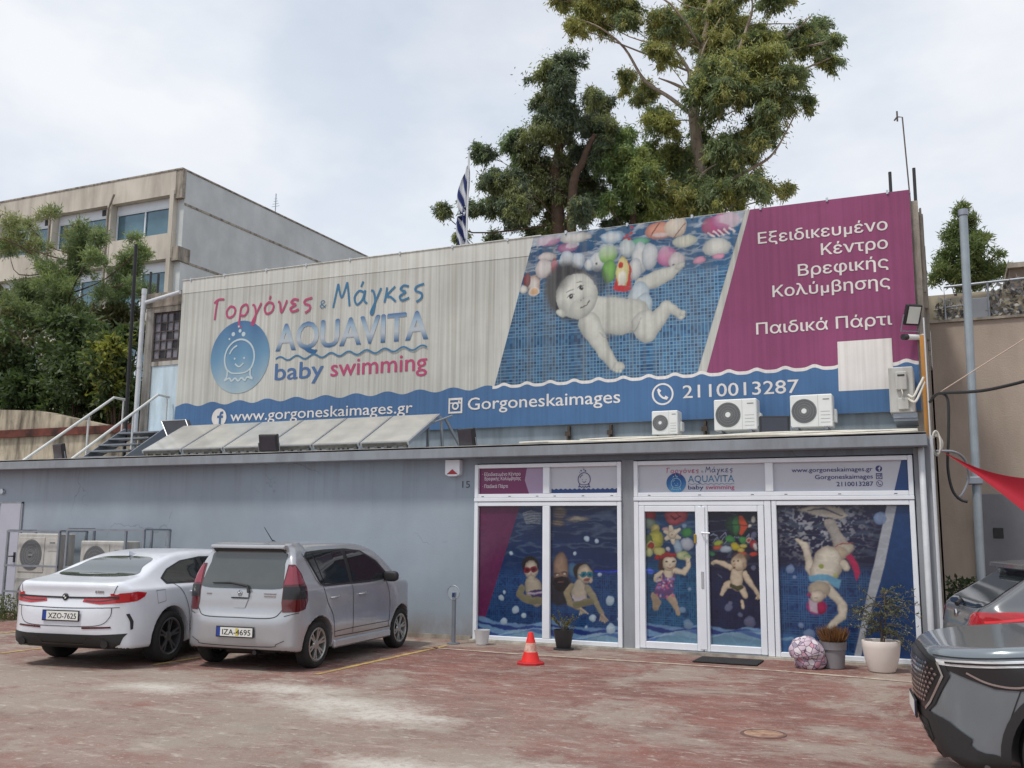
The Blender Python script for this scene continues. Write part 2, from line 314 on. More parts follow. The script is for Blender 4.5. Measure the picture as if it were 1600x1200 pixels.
class Canvas:
    """picture over a rectangle of the plane y = Y; shapes are given where the photograph shows them on that plane"""
    def __init__(s, x0, x1, z0, z1, Y, res):
        s.b = (x0, x1, z0, z1); s.Y = Y; s.nx = int((x1-x0)/res); s.nz = int((z1-z0)/res)
        s.X, s.Z = np.meshgrid(np.linspace(x0, x1, s.nx+1), np.linspace(z0, z1, s.nz+1)); s.C = np.zeros(s.X.shape+(3,)); s.soft = res; s.X0, s.Z0 = s.X, s.Z
        a = 1.2*res; w = lambda k, q: (vnoise(s.X0+9, s.Z0+5, q, k)-.5)   # outlines wander a little, as under water
        s.X = s.X0+a*(2.2*w(61, 5)+1.3*w(62, 13)+.8*w(63, 40)); s.Z = s.Z0+a*(2.2*w(64, 5)+1.3*w(65, 13)+.8*w(66, 40))
    def p(s, px, py): q = at(px, py, s.Y); return q[0], q[2]
    def sc(s, px, py): a, b = s.p(px-3, py), s.p(px+3, py); c, d = s.p(px, py-3), s.p(px, py+3); return (abs(b[0]-a[0])+abs(c[1]-d[1]))/12
    def put(s, a, col): s.C = s.C*(1-a[..., None])+np.asarray(col)*a[..., None]
    def fill(s, c): s.C[:] = c
    def poly(s, pts, col, soft=1., a=1., raw=False):
        d = sd_poly([s.p(*q) for q in pts], s.X0 if raw else s.X, s.Z0 if raw else s.Z); s.put(np.clip(.5-d/(s.soft*soft), 0, 1)*a, col)
    def ell(s, px, py, rx, ry, col, rot=0, edge=None, soft=1.2, a=1.):
        x, z = s.p(px, py); k = s.sc(px, py); rx *= k; ry *= k; c, sn = math.cos(R(rot)), math.sin(R(rot))
        u = ((s.X-x)*c-(s.Z-z)*sn)/rx; v = ((s.X-x)*sn+(s.Z-z)*c)/ry; d = np.hypot(u, v)
        al = np.clip((1-d)*min(rx, ry)/(s.soft*soft)+.5, 0, 1)*a
        cc = np.asarray(col) if edge is None else (np.asarray(col)*(1-np.clip(d, 0, 1)[..., None]**2.5)+np.asarray(edge)*np.clip(d, 0, 1)[..., None]**2.5)
        s.put(al, cc*np.clip(1+.16*(s.Z-z)/max(rx, ry)-.05*(s.X-x)/max(rx, ry), .6, 1.3)[..., None])
    def limb(s, pts, col, edge, soft=1.2, a=1., px=0):
        q = [(*s.p(x, y), r*s.sc(x, y)) for x, y, r in pts]; best = np.full(s.X.shape, 9.); up = np.zeros(s.X.shape); rr = np.ones(s.X.shape)
        for (ax, az, ar), (bx, bz, br) in zip(q, q[1:]):
            ex, ez = bx-ax, bz-az; t = np.clip(((s.X-ax)*ex+(s.Z-az)*ez)/max(ex*ex+ez*ez, 1e-9), 0, 1)
            d = np.hypot(s.X-ax-t*ex, s.Z-az-t*ez); r = ar+(br-ar)*t; k = d/r; m = k < best; best = np.where(m, k, best); rr = np.where(m, r, rr); up = np.where(m, (s.Z-az-t*ez)/r, up)
        al = np.clip((1-best)*rr/(s.soft*soft)+.5, 0, 1)*a; e = np.clip(best, 0, 1)[..., None]**3
        s.put(al, (np.asarray(col)*(1-e)+np.asarray(edge)*e)*np.clip(1+.17*up, .6, 1.3)[..., None])
    def tiles(s, size, lo, hi, grout, top=None, seed=1, gw=.16, fade=0):
        i, j = np.floor(s.X0/size).astype(int), np.floor(s.Z0/size).astype(int); g = np.random.default_rng(seed).random((97, 89))
        t = g[i % 97, j % 89][..., None]; c = np.asarray(lo)*(1-t)+np.asarray(hi)*t
        fx, fz = s.X0/size-i, s.Z0/size-j; m = ((fx < gw) | (fz < gw))*1.
        c = c*(1-m[..., None]*.8)+np.asarray(grout)*m[..., None]*.8
        if top is None: s.C = c
        else:
            a = np.clip((top-s.Z)/.15, 0, 1)[..., None]*(1-fade); s.C = s.C*(1-a)+c*a
    def caustic(s, z0, z1, col, amt=1., seed=3, sx=3.5, sz=11):
        n = vnoise(s.X*sx, s.Z*sz, 1, seed)+.5*vnoise(s.X*sx*2.3, s.Z*sz*2.3, 1, seed+1); a = np.clip((np.abs(n-.75)-.0), 0, 1); a = np.clip(1-a*7, 0, 1)
        w = np.clip((s.Z-z0)/(.35*(z1-z0)), 0, 1)*amt; s.put(a*w, col)
    def waves(s, zb, seed=1):
        """printed ribbons of water along the bottom edge"""
        x0 = s.b[0]; cols = [(104, 138, 176), (34, 52, 118), (112, 150, 186), (44, 66, 132), (140, 172, 196), (70, 104, 158), (122, 156, 178), (104, 140, 164)]
        for k, c in enumerate(cols):
            h = zb+.25-.030*k+.045*np.sin((s.X-x0)*5.2+k*.55+seed)+.02*np.sin((s.X-x0)*8.3+k*1.9+seed*2)-.012*k*np.sin((s.X-x0)*2.6+seed)
            s.put(np.clip((h-s.Z)/(s.soft*1.6)+.5, 0, 1)*.95, lin(c)*.72)
    def build(s, name, m, parent, y=None, clip=None):
        s.X, s.Z = s.X0, s.Z0; n_ = .5*vnoise(s.X*9, s.Z*9, 1, 41)+.3*vnoise(s.X*23, s.Z*23, 1, 42)+.2*vnoise(s.X*60, s.Z*60, 1, 43); q_ = np.abs(vnoise(s.X*7+3, s.Z*11+1, 1, 71)+.5*vnoise(s.X*17, s.Z*24, 1, 72)-.75); s.C = s.C*((.88+.24*n_)*(.97+(.0 if s.Y > 1 else .16)*np.clip(1-q_*6, 0, 1)))[..., None]
        V = np.stack([s.X, np.full(s.X.shape, s.Y if y is None else y), s.Z], -1).reshape(-1, 3); w = s.nx+1
        i, j = np.meshgrid(np.arange(s.nx), np.arange(s.nz)); k = (j*w+i).ravel(); F = np.stack([k, k+1, k+w+1, k+w], 1)
        if clip is not None:
            # a leaning picture: shear the rows so that the left and right edges run along the two given lines
            (bl, br, tl, tr) = clip
            t = (s.Z-s.b[2])/(s.b[3]-s.b[2]); u = (s.X-s.b[0])/(s.b[1]-s.b[0]); a = bl+(tl-bl)*t; b = br+(tr-br)*t; ok = (s.X >= a-.02) & (s.X <= b+.02)
            V[:, 0] = np.clip(s.X, a, b).ravel(); q = ok.ravel(); F = F[q[F].any(1)]
        return link(name, raw_mesh(name, V, F, s.C.reshape(-1, 3)), m, parent)
KB, KW = 1.05, .72      # print strength of the banner picture and of the window films
def bl(*c): return lin(c)*KB
def wl(*c): return lin(c)*KW
def banner_picture():
    c = Canvas(-7.27, -2.44, 4.38, 7.25, 2.5, .0125)
    P = lambda u, v: (760+u/4, 320+v/4)
    PP = lambda *q: [P(*a) for a in q]
    LM = lambda *q: [(*P(a, b), r/4) for a, b, r in q]
    E = lambda u, v, rx, ry, col, **k: c.ell(*P(u, v), rx/4, ry/4, col, **k)
    c.fill(bl(44, 88, 126)); c.tiles(.062, bl(34, 66, 104), bl(66, 116, 156), bl(130, 166, 188), top=6.35, gw=.17)
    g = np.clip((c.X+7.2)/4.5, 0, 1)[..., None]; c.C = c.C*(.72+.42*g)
    c.caustic(6.1, 7.25, bl(190, 200, 208), .55)
    c.put(np.clip((vnoise(c.X*2.2, c.Z*9, 1, 5)-.55)*6, 0, 1)*np.clip((c.Z-6.35)*2, 0, 1)*.5, bl(24, 62, 108))
    skin, sed, dk = bl(196, 197, 188), bl(158, 160, 154), bl(58, 58, 62)
    # floating toys and their mirror images at the water's surface
    for u, v, rx, ry, a, b in ((390, 225, 78, 34, (182, 138, 166), (120, 82, 120)), (510, 268, 68, 32, (170, 118, 150), (110, 70, 112)), (560, 205, 100, 32, (205, 205, 200), (150, 150, 150)),
                               (785, 205, 70, 40, (205, 212, 214), (96, 140, 170)), (1080, 160, 85, 58, (205, 150, 130), (160, 105, 90)), (1180, 140, 70, 60, (214, 205, 190), (180, 160, 140)),
                               (1240, 225, 75, 40, (205, 205, 188), (160, 168, 160)), (1440, 130, 95, 62, (178, 84, 128), (130, 60, 100)), (1500, 100, 85, 60, (190, 130, 160), (150, 90, 130)),
                               (1440, 265, 88, 58, (208, 208, 200), (160, 165, 165)), (1330, 345, 36, 24, (206, 150, 170), (170, 110, 140)), (1450, 325, 40, 18, (206, 150, 170), (170, 110, 140)),
                               (380, 325, 62, 26, (205, 200, 196), (150, 140, 140)), (360, 400, 55, 60, (206, 200, 196), (160, 150, 150)), (425, 390, 22, 60, (176, 60, 84), (130, 40, 64)),
                               (295, 500, 40, 62, (200, 196, 190), (150, 120, 100)), (295, 545, 36, 26, (190, 150, 110), (206, 200, 190)), (255, 470, 24, 46, (130, 56, 62), (90, 40, 50)), (230, 530, 26, 24, (200, 198, 190), (150, 150, 150)),
                               (500, 350, 48, 62, (200, 206, 210), (150, 165, 180)), (575, 355, 40, 52, (196, 204, 210), (140, 160, 180)), (545, 400, 18, 38, (205, 206, 205), (160, 165, 170)),
                               (690, 360, 46, 58, (206, 208, 204), (150, 165, 175)), (640, 375, 26, 36, (205, 207, 204), (150, 165, 175)), (755, 310, 58, 56, (150, 190, 110), (96, 150, 80)), (765, 420, 46, 72, (120, 176, 84), (80, 130, 60)),
                               (1130, 320, 66, 60, (196, 130, 164), (150, 90, 130)), (1190, 350, 50, 55, (206, 200, 200), (160, 150, 155)), (960, 230, 60, 24, (110, 170, 140), (70, 130, 110)), (880, 270, 50, 60, (196, 204, 204), (140, 160, 165)),
                               (960, 330, 55, 100, (206, 208, 206), (150, 160, 165)), (1020, 320, 50, 85, (200, 203, 204), (145, 155, 162)), (930, 400, 44, 70, (204, 206, 204), (150, 158, 162))):
        E(u, v, rx, ry, bl(*a), edge=bl(*b))
    for k in range(5): c.limb(LM((1385+k*32, 175-k*7, 5), (1420+k*32, 205-k*9, 5)), bl(214, 206, 204), bl(214, 206, 204))
    c.limb(LM((1030, 195, 3), (1085, 110, 3)), bl(96, 60, 56), bl(96, 60, 56)); c.limb(LM((1170, 200, 3), (1240, 120, 3)), bl(120, 70, 60), bl(120, 70, 60))
    for u, v in ((880, 190), (905, 175), (895, 210), (865, 205), (910, 140), (1175, 410), (1200, 380)): E(u, v, 11, 9, bl(176, 50, 62))
    for u, v in ((688, 370), (1170, 375)): E(u, v, 8, 8, bl(40, 50, 60))
    # red and yellow toy in the middle
    c.poly(PP((800, 520), (905, 500), (905, 400), (880, 350), (850, 340), (820, 400)), bl(186, 40, 48)); E(850, 425, 38, 100, bl(214, 206, 150), edge=bl(190, 176, 110)); E(848, 465, 26, 52, bl(212, 210, 196)); E(838, 378, 15, 20, bl(180, 40, 40)); E(850, 520, 58, 18, bl(190, 44, 52))
    c.put(np.clip((vnoise(c.X*3, c.Z*10, 1, 9)-.58)*9, 0, 1)*np.clip((c.Z-6.55)*3, 0, 1)*.55, bl(206, 210, 212))
    # hair, body, diaper, limbs
    E(690, 480, 75, 90, dk, soft=7, a=.65); E(520, 543, 152, 180, dk, rot=-28, soft=9); E(484, 474, 92, 72, bl(44, 44, 48), soft=12)
    c.limb(LM((970, 505, 48), (1060, 462, 52), (1140, 425, 42), (1200, 392, 26)), skin, sed); E(1210, 385, 34, 20, skin, edge=sed, rot=-30)
    E(950, 575, 66, 96, bl(196, 208, 212), edge=bl(140, 156, 168), rot=14); E(985, 630, 52, 80, bl(192, 204, 208), edge=bl(140, 156, 168))
    c.limb(LM((670, 650, 80), (760, 690, 110), (850, 695, 112), (915, 690, 105)), skin, sed)
    E(780, 690, 170, 110, skin, a=.8, soft=12)
    c.limb(LM((990, 745, 84), (1000, 785, 74), (1075, 710, 58), (1125, 640, 42), (1165, 655, 30), (1215, 690, 24)), skin, sed); E(1222, 678, 22, 15, skin, edge=sed, rot=-30); E(1212, 706, 20, 12, skin, edge=sed)
    c.limb(LM((640, 740, 70), (690, 830, 56), (745, 930, 42), (800, 1000, 36)), skin, sed); E(828, 1012, 36, 34, skin, edge=sed)
    for u, v in ((800, 1030), (815, 1040), (838, 1042)): E(u, v, 11, 15, skin, edge=sed)
    c.limb(LM((712, 800, 3), (735, 830, 3), (760, 830, 2)), sed, sed); c.limb(LM((905, 780, 3), (930, 790, 5), (965, 705, 2)), bl(110, 112, 112), sed, soft=4, a=.8)
    E(562, 570, 128, 140, skin, edge=sed, rot=-30); E(600, 640, 90, 62, skin, edge=sed, rot=-30, a=.9); E(560, 540, 95, 80, bl(208, 209, 200), soft=20, a=.8)
    E(468, 676, 36, 22, skin, edge=sed, rot=22)
    E(458, 466, 52, 104, dk, rot=32, soft=16, a=.8)
    for u, v in ((526, 578), (592, 520)):
        E(u, v, 20, 12, bl(214, 214, 210), rot=-38); E(u+1, v, 13, 14, bl(24, 24, 28)); c.limb(LM((u-24, v+6, 2.5), (u-4, v-14, 3), (u+20, v-17, 2)), bl(74, 74, 76), bl(90, 90, 90)); E(u+4, v-4, 3, 3, bl(225, 225, 225))
    c.limb(LM((500, 548, 3), (520, 535, 4), (540, 532, 3)), bl(130, 130, 128), bl(150, 150, 146)); c.limb(LM((565, 490, 3), (585, 480, 4), (600, 482, 3)), bl(130, 130, 128), bl(150, 150, 146))
    E(596, 590, 20, 15, bl(170, 170, 164), rot=-40, soft=6, a=.7); E(590, 598, 5, 4, dk, a=.8); E(608, 584, 5, 4, dk, a=.8)
    c.limb(LM((590, 648, 4), (612, 640, 6), (632, 620, 6), (645, 602, 4)), bl(70, 62, 64), bl(120, 110, 110)); c.limb(LM((604, 640, 2), (632, 617, 3)), bl(205, 203, 198), bl(205, 203, 198))
    return c
def film(x0, x1, z0, z1): return Canvas(x0, x1, z0, z1, .02, .0105)
def bubbles(c, Q, col=(176, 194, 206), a=.92):
    for u, v, r in Q: c.ell(u, v, r, r, wl(*col), edge=wl(col[0]-28, col[1]-22, col[2]-14), a=a)
def pool_base(c, lo, hi, grout, deep, top, seed):
    c.fill(wl(*deep)); c.tiles(.033, wl(*lo), wl(*hi), wl(*grout), top=top, gw=.2, seed=seed, fade=.25)
    n = vnoise(c.X*1.6, c.Z*1.1, 1, seed+7)[..., None]; c.C = c.C*(.75+.5*n)
    c.caustic(top-.1, 2.1, wl(110, 130, 150), .3, seed=seed+3, sx=2.4, sz=12)
def family_film(x0, x1):
    c = film(x0, x1, .07, 2.08); A = lambda u, v: (700+u/5.333, 700+v/5.333); B = lambda u, v: (700+u/5.333, 840+v/5.333)
    Q = lambda F, *q: [(*F(a, b), r/5.333) for a, b, r in q]; s = 1/5.333
    pool_base(c, (20, 42, 84), (34, 74, 124), (44, 84, 130), (22, 44, 86), 1.15, 2)
    def E(F, u, v, rx, ry, col, **k): c.ell(*F(u, v), rx*s, ry*s, wl(*col), **k)
    sk, se = wl(176, 166, 148), wl(122, 114, 102)
    # mirror images under the surface
    E(A, 930, 540, 60, 60, (120, 104, 88), edge=wl(60, 62, 74), soft=5, a=.8); E(A, 920, 620, 70, 30, (134, 116, 88), edge=wl(50, 56, 70), soft=5, a=.8); E(A, 1080, 590, 110, 26, (150, 140, 122), edge=wl(60, 66, 84), soft=4, a=.8)
    for k in range(9): c.limb(Q(A, (620+k*5, 545+k*11, 5), (690, 530+k*12, 7), (770, 548+k*10, 4)), wl(150, 156, 160), wl(70, 84, 104), a=.7)
    for k in range(12): c.limb(Q(A, (620+(k*37) % 70, 520+k*21, 4), (740+(k*53) % 120, 512+k*21, 6), (1000+(k*71) % 190, 524+k*20, 4)), wl(16, 30, 62), wl(20, 38, 74), a=.6)
    E(B, 690, 235, 74, 78, (40, 34, 34)); E(B, 695, 270, 58, 78, (200, 188, 172), edge=se)
    for u, v in ((662, 272), (718, 262)): E(B, u, v, 31, 25, (150, 34, 52), edge=wl(90, 20, 34)); E(B, u, v, 16, 12, (60, 30, 40))
    E(B, 698, 300, 9, 8, (120, 100, 90), a=.6); c.limb(Q(B, (676, 326, 3), (698, 332, 5), (718, 322, 3)), wl(120, 60, 62), wl(120, 80, 76))
    c.limb(Q(B, (700, 345, 34), (705, 400, 70), (720, 470, 74), (740, 510, 60)), sk, se); c.limb(Q(B, (610, 420, 30), (590, 470, 30), (640, 510, 32), (760, 520, 34)), wl(120, 116, 90), se)
    c.poly([B(*q) for q in ((655, 450), (780, 430), (790, 500), (700, 490))], wl(70, 54, 96)); c.limb(Q(B, (665, 458, 7), (720, 470, 8), (780, 455, 7)), wl(170, 160, 176), wl(150, 140, 160))
    E(B, 930, 430, 120, 130, (46, 46, 54), soft=5); E(B, 935, 250, 70, 128, (150, 124, 106), edge=wl(84, 66, 60)); E(B, 900, 300, 24, 12, (70, 52, 48), a=.8); E(B, 965, 296, 24, 12, (70, 52, 48), a=.8); E(B, 905, 306, 9, 6, (190, 186, 180)); E(B, 965, 302, 9, 6, (190, 186, 180))
    c.limb(Q(B, (936, 300, 9), (938, 332, 13)), wl(140, 108, 92), wl(96, 72, 64)); E(B, 938, 375, 72, 52, (34, 30, 34)); E(B, 938, 420, 50, 36, (34, 30, 34)); c.limb(Q(B, (915, 366, 4), (960, 366, 4)), wl(120, 78, 74), wl(100, 66, 64))
    E(B, 1035, 270, 40, 60, (80, 120, 150), edge=wl(40, 80, 120), a=.8); E(B, 1120, 280, 84, 66, (44, 36, 34)); E(B, 1140, 305, 66, 78, (194, 178, 158), edge=se)
    for u, v in ((1130, 305), (1180, 308)): E(B, u, v, 27, 25, (40, 130, 150), edge=wl(20, 80, 100)); E(B, u, v, 13, 11, (24, 70, 90))
    c.limb(Q(B, (1085, 300, 5), (1110, 300, 5)), wl(40, 120, 140), wl(40, 120, 140)); E(B, 1160, 352, 27, 12, (130, 76, 74)); E(B, 1185, 362, 13, 18, (170, 156, 140))
    c.limb(Q(B, (1095, 380, 40), (1090, 440, 72), (1100, 510, 64)), sk, se); c.poly([B(*q) for q in ((1040, 470), (1075, 500), (1140, 480), (1150, 530), (1070, 540), (1035, 510))], wl(176, 166, 170))
    c.limb(Q(B, (1030, 400, 24), (995, 470, 28), (1010, 545, 26), (1090, 580, 20)), wl(150, 138, 108), se); c.limb(Q(B, (1160, 420, 26), (1205, 490, 28), (1245, 570, 24), (1285, 640, 18)), wl(140, 134, 110), se)
    c.limb(Q(B, (1060, 560, 26), (1130, 540, 26), (1190, 530, 24)), wl(116, 112, 84), se)
    for k in range(5):
        c.limb(Q(B, (1110, 590, 13), (1100+k*17, 625-abs(k-2)*-4, 6)), wl(176, 166, 148), se); c.limb(Q(B, (1285, 645, 13), (1270+k*15, 705-abs(k-2)*7, 6)), wl(166, 150, 134), se)
    c.poly([A(240, 470), A(603, 470), B(272, 790), B(200, 900)], wl(104, 38, 82), raw=True); c.put(np.clip((vnoise(c.X*1.4+c.Z, c.Z*.7, 1, 4)-.45)*2, 0, 1)*np.clip(.5-sd_poly([c.p(*q) for q in (A(240, 470), A(603, 470), B(272, 790), B(200, 900))], c.X, c.Z)/.01, 0, 1)*.35, wl(70, 24, 60))
    c.waves(.07, 1.0)
    bubbles(c, [(*A(u, v), r*s) for u, v, r in ((1157, 757, 24), (1242, 775, 17), (1052, 883, 15), (524, 875, 17), (1260, 1058, 17))]+[(*B(u, v), r*s) for u, v, r in ((472, 457, 13), (445, 503, 23), (562, 605, 35), (633, 655, 23), (463, 695, 27), (1350, 530, 38), (1205, 675, 32), (1360, 760, 42), (1155, 745, 13), (1424, 680, 12))])
    c.limb(Q(A, (1218, 1031, 5), (1432, 1031, 5)), wl(40, 64, 220), wl(30, 50, 190))  # bright blue line of light painted into the film's colours
    return c
def door_fns():
    A = lambda u, v: (970+u/6.154, 700+v/6.154); B = lambda u, v: (970+u/6.154, 850+v/6.154); return A, B, 1/6.154
def girl_film(x0, x1, z0, z1):
    c = film(x0, x1, z0, z1); A, B, s = door_fns(); Q = lambda F, *q: [(*F(a, b), r*s) for a, b, r in q]
    pool_base(c, (20, 54, 92), (40, 96, 138), (54, 110, 150), (22, 58, 98), 1.3, 5)
    def E(F, u, v, rx, ry, col, **k): c.ell(*F(u, v), rx*s, ry*s, wl(*col), **k)
    for F, u, v, rx, ry, a, b in ((A, 530, 640, 112, 96, (186, 90, 96), (110, 40, 56)), (A, 285, 640, 56, 64, (150, 44, 50), (90, 26, 36)), (A, 275, 730, 60, 56, (110, 124, 112), (60, 72, 72)), (A, 330, 780, 46, 44, (170, 160, 100), (110, 104, 60)),
                                  (A, 340, 880, 74, 92, (168, 164, 76), (110, 110, 50)), (A, 265, 900, 46, 70, (90, 110, 70), (54, 70, 50)), (A, 640, 812, 54, 44, (66, 130, 74), (34, 84, 50)), (A, 640, 920, 66, 60, (176, 180, 190), (120, 130, 150)), (A, 550, 950, 46, 74, (150, 170, 186), (100, 120, 140)),
                                  (A, 290, 945, 44, 48, (190, 186, 140), (150, 140, 90)), (A, 290, 945, 32, 37, (150, 54, 44), (110, 34, 30)), (A, 370, 1000, 56, 42, (190, 184, 120), (140, 130, 70)), (A, 600, 1030, 74, 46, (176, 182, 140), (120, 136, 96)), (A, 270, 1000, 40, 40, (176, 180, 130), (110, 120, 80)),
                                  (A, 360, 1052, 36, 24, (170, 50, 44), (120, 30, 30)), (A, 450, 970, 24, 20, (190, 190, 196), (140, 140, 150)), (A, 440, 780, 44, 26, (180, 150, 150), (130, 96, 100)), (A, 650, 1040, 36, 26, (150, 176, 130), (90, 120, 80))): E(F, u, v, rx, ry, a, edge=wl(*b))
    c.limb(Q(A, (480, 660, 5), (530, 690, 8), (575, 650, 5)), wl(90, 24, 44), wl(90, 24, 44)); c.limb(Q(A, (530, 625, 4), (575, 660, 5)), wl(90, 24, 44), wl(90, 24, 44))
    for k in range(6): a = k*math.pi/3+.4; c.limb(Q(A, (500, 830, 40), (500+78*math.cos(a), 830+78*math.sin(a), 18)), wl(196, 186, 166), wl(150, 138, 120))
    E(A, 500, 828, 10, 9, (150, 120, 100))
    sk, se = wl(206, 192, 170), wl(150, 136, 116)
    E(B, 450, 190, 84, 96, (70, 44, 40)); c.limb(Q(B, (330, 500, 40), (345, 560, 40), (335, 610, 32)), wl(150, 132, 112), se); c.limb(Q(B, (460, 500, 40), (515, 575, 34), (550, 640, 24), (560, 670, 22)), wl(166, 148, 128), se)
    c.limb(Q(B, (520, 265, 28), (600, 280, 26), (640, 220, 24), (648, 160, 24)), sk, se); c.limb(Q(B, (400, 275, 26), (350, 310, 24), (345, 345, 26), (380, 360, 18)), sk, se)
    for k in range(4): c.limb(Q(B, (350, 340, 10), (352+k*16, 372-k*8, 6)), sk, se); c.limb(Q(B, (645, 165, 12), (625+k*14, 118+abs(k-1)*7, 6)), sk, se)
    c.limb(Q(B, (460, 265, 40), (455, 320, 66)), sk, se); c.poly([B(*q) for q in ((408, 270), (430, 325), (505, 325), (520, 275), (530, 320), (515, 420), (490, 490), (430, 530), (375, 520), (325, 470), (345, 400), (400, 360))], wl(96, 70, 110))
    rg = random.Random(4)
    for k in range(46): u, v = rg.uniform(350, 515), rg.uniform(325, 515); E(B, u, v, rg.uniform(8, 18), rg.uniform(6, 14), rg.choice([(190, 96, 130), (140, 130, 190), (200, 170, 190), (110, 60, 110), (70, 80, 140)]), a=.85 if abs(u-430) < 80 else .0)
    E(B, 468, 185, 62, 78, (212, 198, 176), edge=se); c.limb(Q(B, (385, 130, 18), (450, 95, 24), (520, 105, 18)), wl(150, 50, 56), wl(100, 30, 40))
    for u in (445, 505): E(B, u, 172, 11, 8, (40, 34, 34))
    E(B, 478, 200, 10, 8, (150, 120, 104), a=.7); c.limb(Q(B, (452, 228, 3), (480, 236, 5), (505, 226, 3)), wl(130, 66, 66), wl(130, 80, 76))
    c.waves(z0, 2.2); E(B, 290, 266, 34, 26, (84, 110, 220), a=.85); c.limb(Q(B, (235, 268, 6), (360, 266, 6)), wl(50, 70, 190), wl(40, 60, 170), a=.8)  # blue light flare and its streak are painted over the printed picture
    bubbles(c, [(*B(u, v), r*s) for u, v, r in ((655, 440, 15), (600, 640, 32), (645, 770, 48))]+[(*A(613, 748), 22*s)], (130, 154, 178), .8)
    return c
def baby_film(x0, x1, z0, z1):
    c = film(x0, x1, z0, z1); A, B, s = door_fns(); Q = lambda F, *q: [(*F(a, b), r*s) for a, b, r in q]
    pool_base(c, (24, 28, 58), (30, 40, 76), (34, 44, 80), (24, 26, 54), 1.2, 8)
    def E(F, u, v, rx, ry, col, **k): c.ell(*F(u, v), rx*s, ry*s, wl(*col), **k)
    for k in range(12): c.limb(Q(A, (845+k*38, 840+(k*67) % 90, 4), (890+k*38, 820+(k*41) % 120, 7), (930+k*36, 850+(k*53) % 100, 3)), wl(140, 152, 170), wl(70, 84, 110), a=.75)
    E(A, 1120, 745, 112, 104, (36, 70, 54), edge=wl(18, 36, 36)); c.limb(Q(A, (1150, 670, 22), (1185, 750, 34), (1160, 820, 18)), wl(186, 74, 50), wl(160, 70, 46)); E(A, 1110, 750, 34, 90, (60, 112, 66), edge=wl(40, 84, 54)); c.limb(Q(A, (1010, 742, 3), (1120, 738, 4), (1225, 748, 3)), wl(20, 30, 34), wl(20, 30, 34))
    for u, v, rx, ry, a, b in ((1275, 690, 24, 34, (190, 186, 176), (130, 126, 120)), (1240, 752, 17, 18, (196, 186, 178), (150, 140, 136)), (1055, 880, 52, 34, (66, 136, 70), (34, 90, 44)), (1180, 880, 44, 32, (70, 140, 76), (40, 96, 50)), (940, 912, 48, 22, (150, 164, 60), (100, 120, 40)),
                               (932, 952, 46, 24, (176, 84, 60), (130, 56, 44)), (1098, 950, 44, 40, (186, 170, 50), (140, 126, 36)), (1180, 940, 40, 24, (190, 176, 96), (140, 130, 60)), (1240, 890, 30, 28, (196, 180, 170), (150, 130, 120)), (1240, 890, 17, 16, (170, 50, 50), (120, 30, 36)), (1285, 935, 36, 46, (166, 44, 58), (110, 26, 40)),
                               (1275, 1027, 40, 21, (186, 66, 48), (140, 40, 34)), (1165, 1020, 44, 22, (186, 66, 48), (140, 40, 34)), (875, 1010, 38, 24, (70, 130, 90), (40, 90, 60)), (1010, 975, 54, 30, (166, 176, 186), (110, 124, 146)), (1150, 985, 40, 24, (190, 170, 90), (140, 120, 60)), (1300, 960, 20, 36, (190, 186, 186), (150, 140, 140))): E(A, u, v, rx, ry, a, edge=wl(*b))
    sk, se = wl(204, 186, 162), wl(142, 126, 106)
    c.limb(Q(B, (1050, 225, 28), (990, 190, 26), (920, 170, 22), (880, 185, 20)), sk, se); E(B, 878, 190, 22, 20, (186, 170, 148), edge=se)
    c.limb(Q(B, (1060, 390, 40), (1010, 400, 34), (985, 450, 20), (975, 485, 16)), sk, se); c.limb(Q(B, (1170, 430, 38), (1190, 500, 28)), sk, se); c.limb(Q(B, (1160, 555, 16), (1168, 605, 18)), sk, se)
    c.limb(Q(B, (1190, 290, 30), (1245, 375, 28), (1300, 450, 22), (1335, 500, 18)), sk, se); c.limb(Q(B, (1112, 270, 58), (1110, 330, 66), (1120, 390, 64)), wl(208, 190, 166), se); c.limb(Q(B, (1060, 400, 16), (1120, 428, 22), (1175, 412, 16)), wl(76, 76, 50), wl(50, 50, 36))
    E(B, 1130, 180, 76, 84, (212, 192, 166), edge=se); E(B, 1180, 210, 20, 28, (176, 150, 124), edge=se); E(B, 1150, 125, 64, 34, (130, 104, 80), soft=6, a=.7)
    E(B, 1080, 170, 9, 8, (40, 30, 28)); E(B, 1122, 172, 10, 8, (40, 30, 28)); E(B, 1084, 228, 12, 10, (96, 50, 46)); E(B, 1085, 200, 12, 10, (166, 138, 112)); c.limb(Q(B, (930, 290, 2), (970, 330, 2)), wl(120, 126, 140), wl(120, 126, 140))
    for k in range(3): c.limb(Q(B, (1325, 485, 8), (1308+k*17, 522-abs(k-1)*4, 5)), sk, se)
    c.waves(z0, 3.1); bubbles(c, [(*B(u, v), r*s) for u, v, r in ((1038, 615, 38), (1050, 573, 20), (1145, 678, 22), (1240, 745, 56), (1280, 228, 26))]+[(*A(1285, 840), 30*s)], (112, 114, 140), .8)
    return c
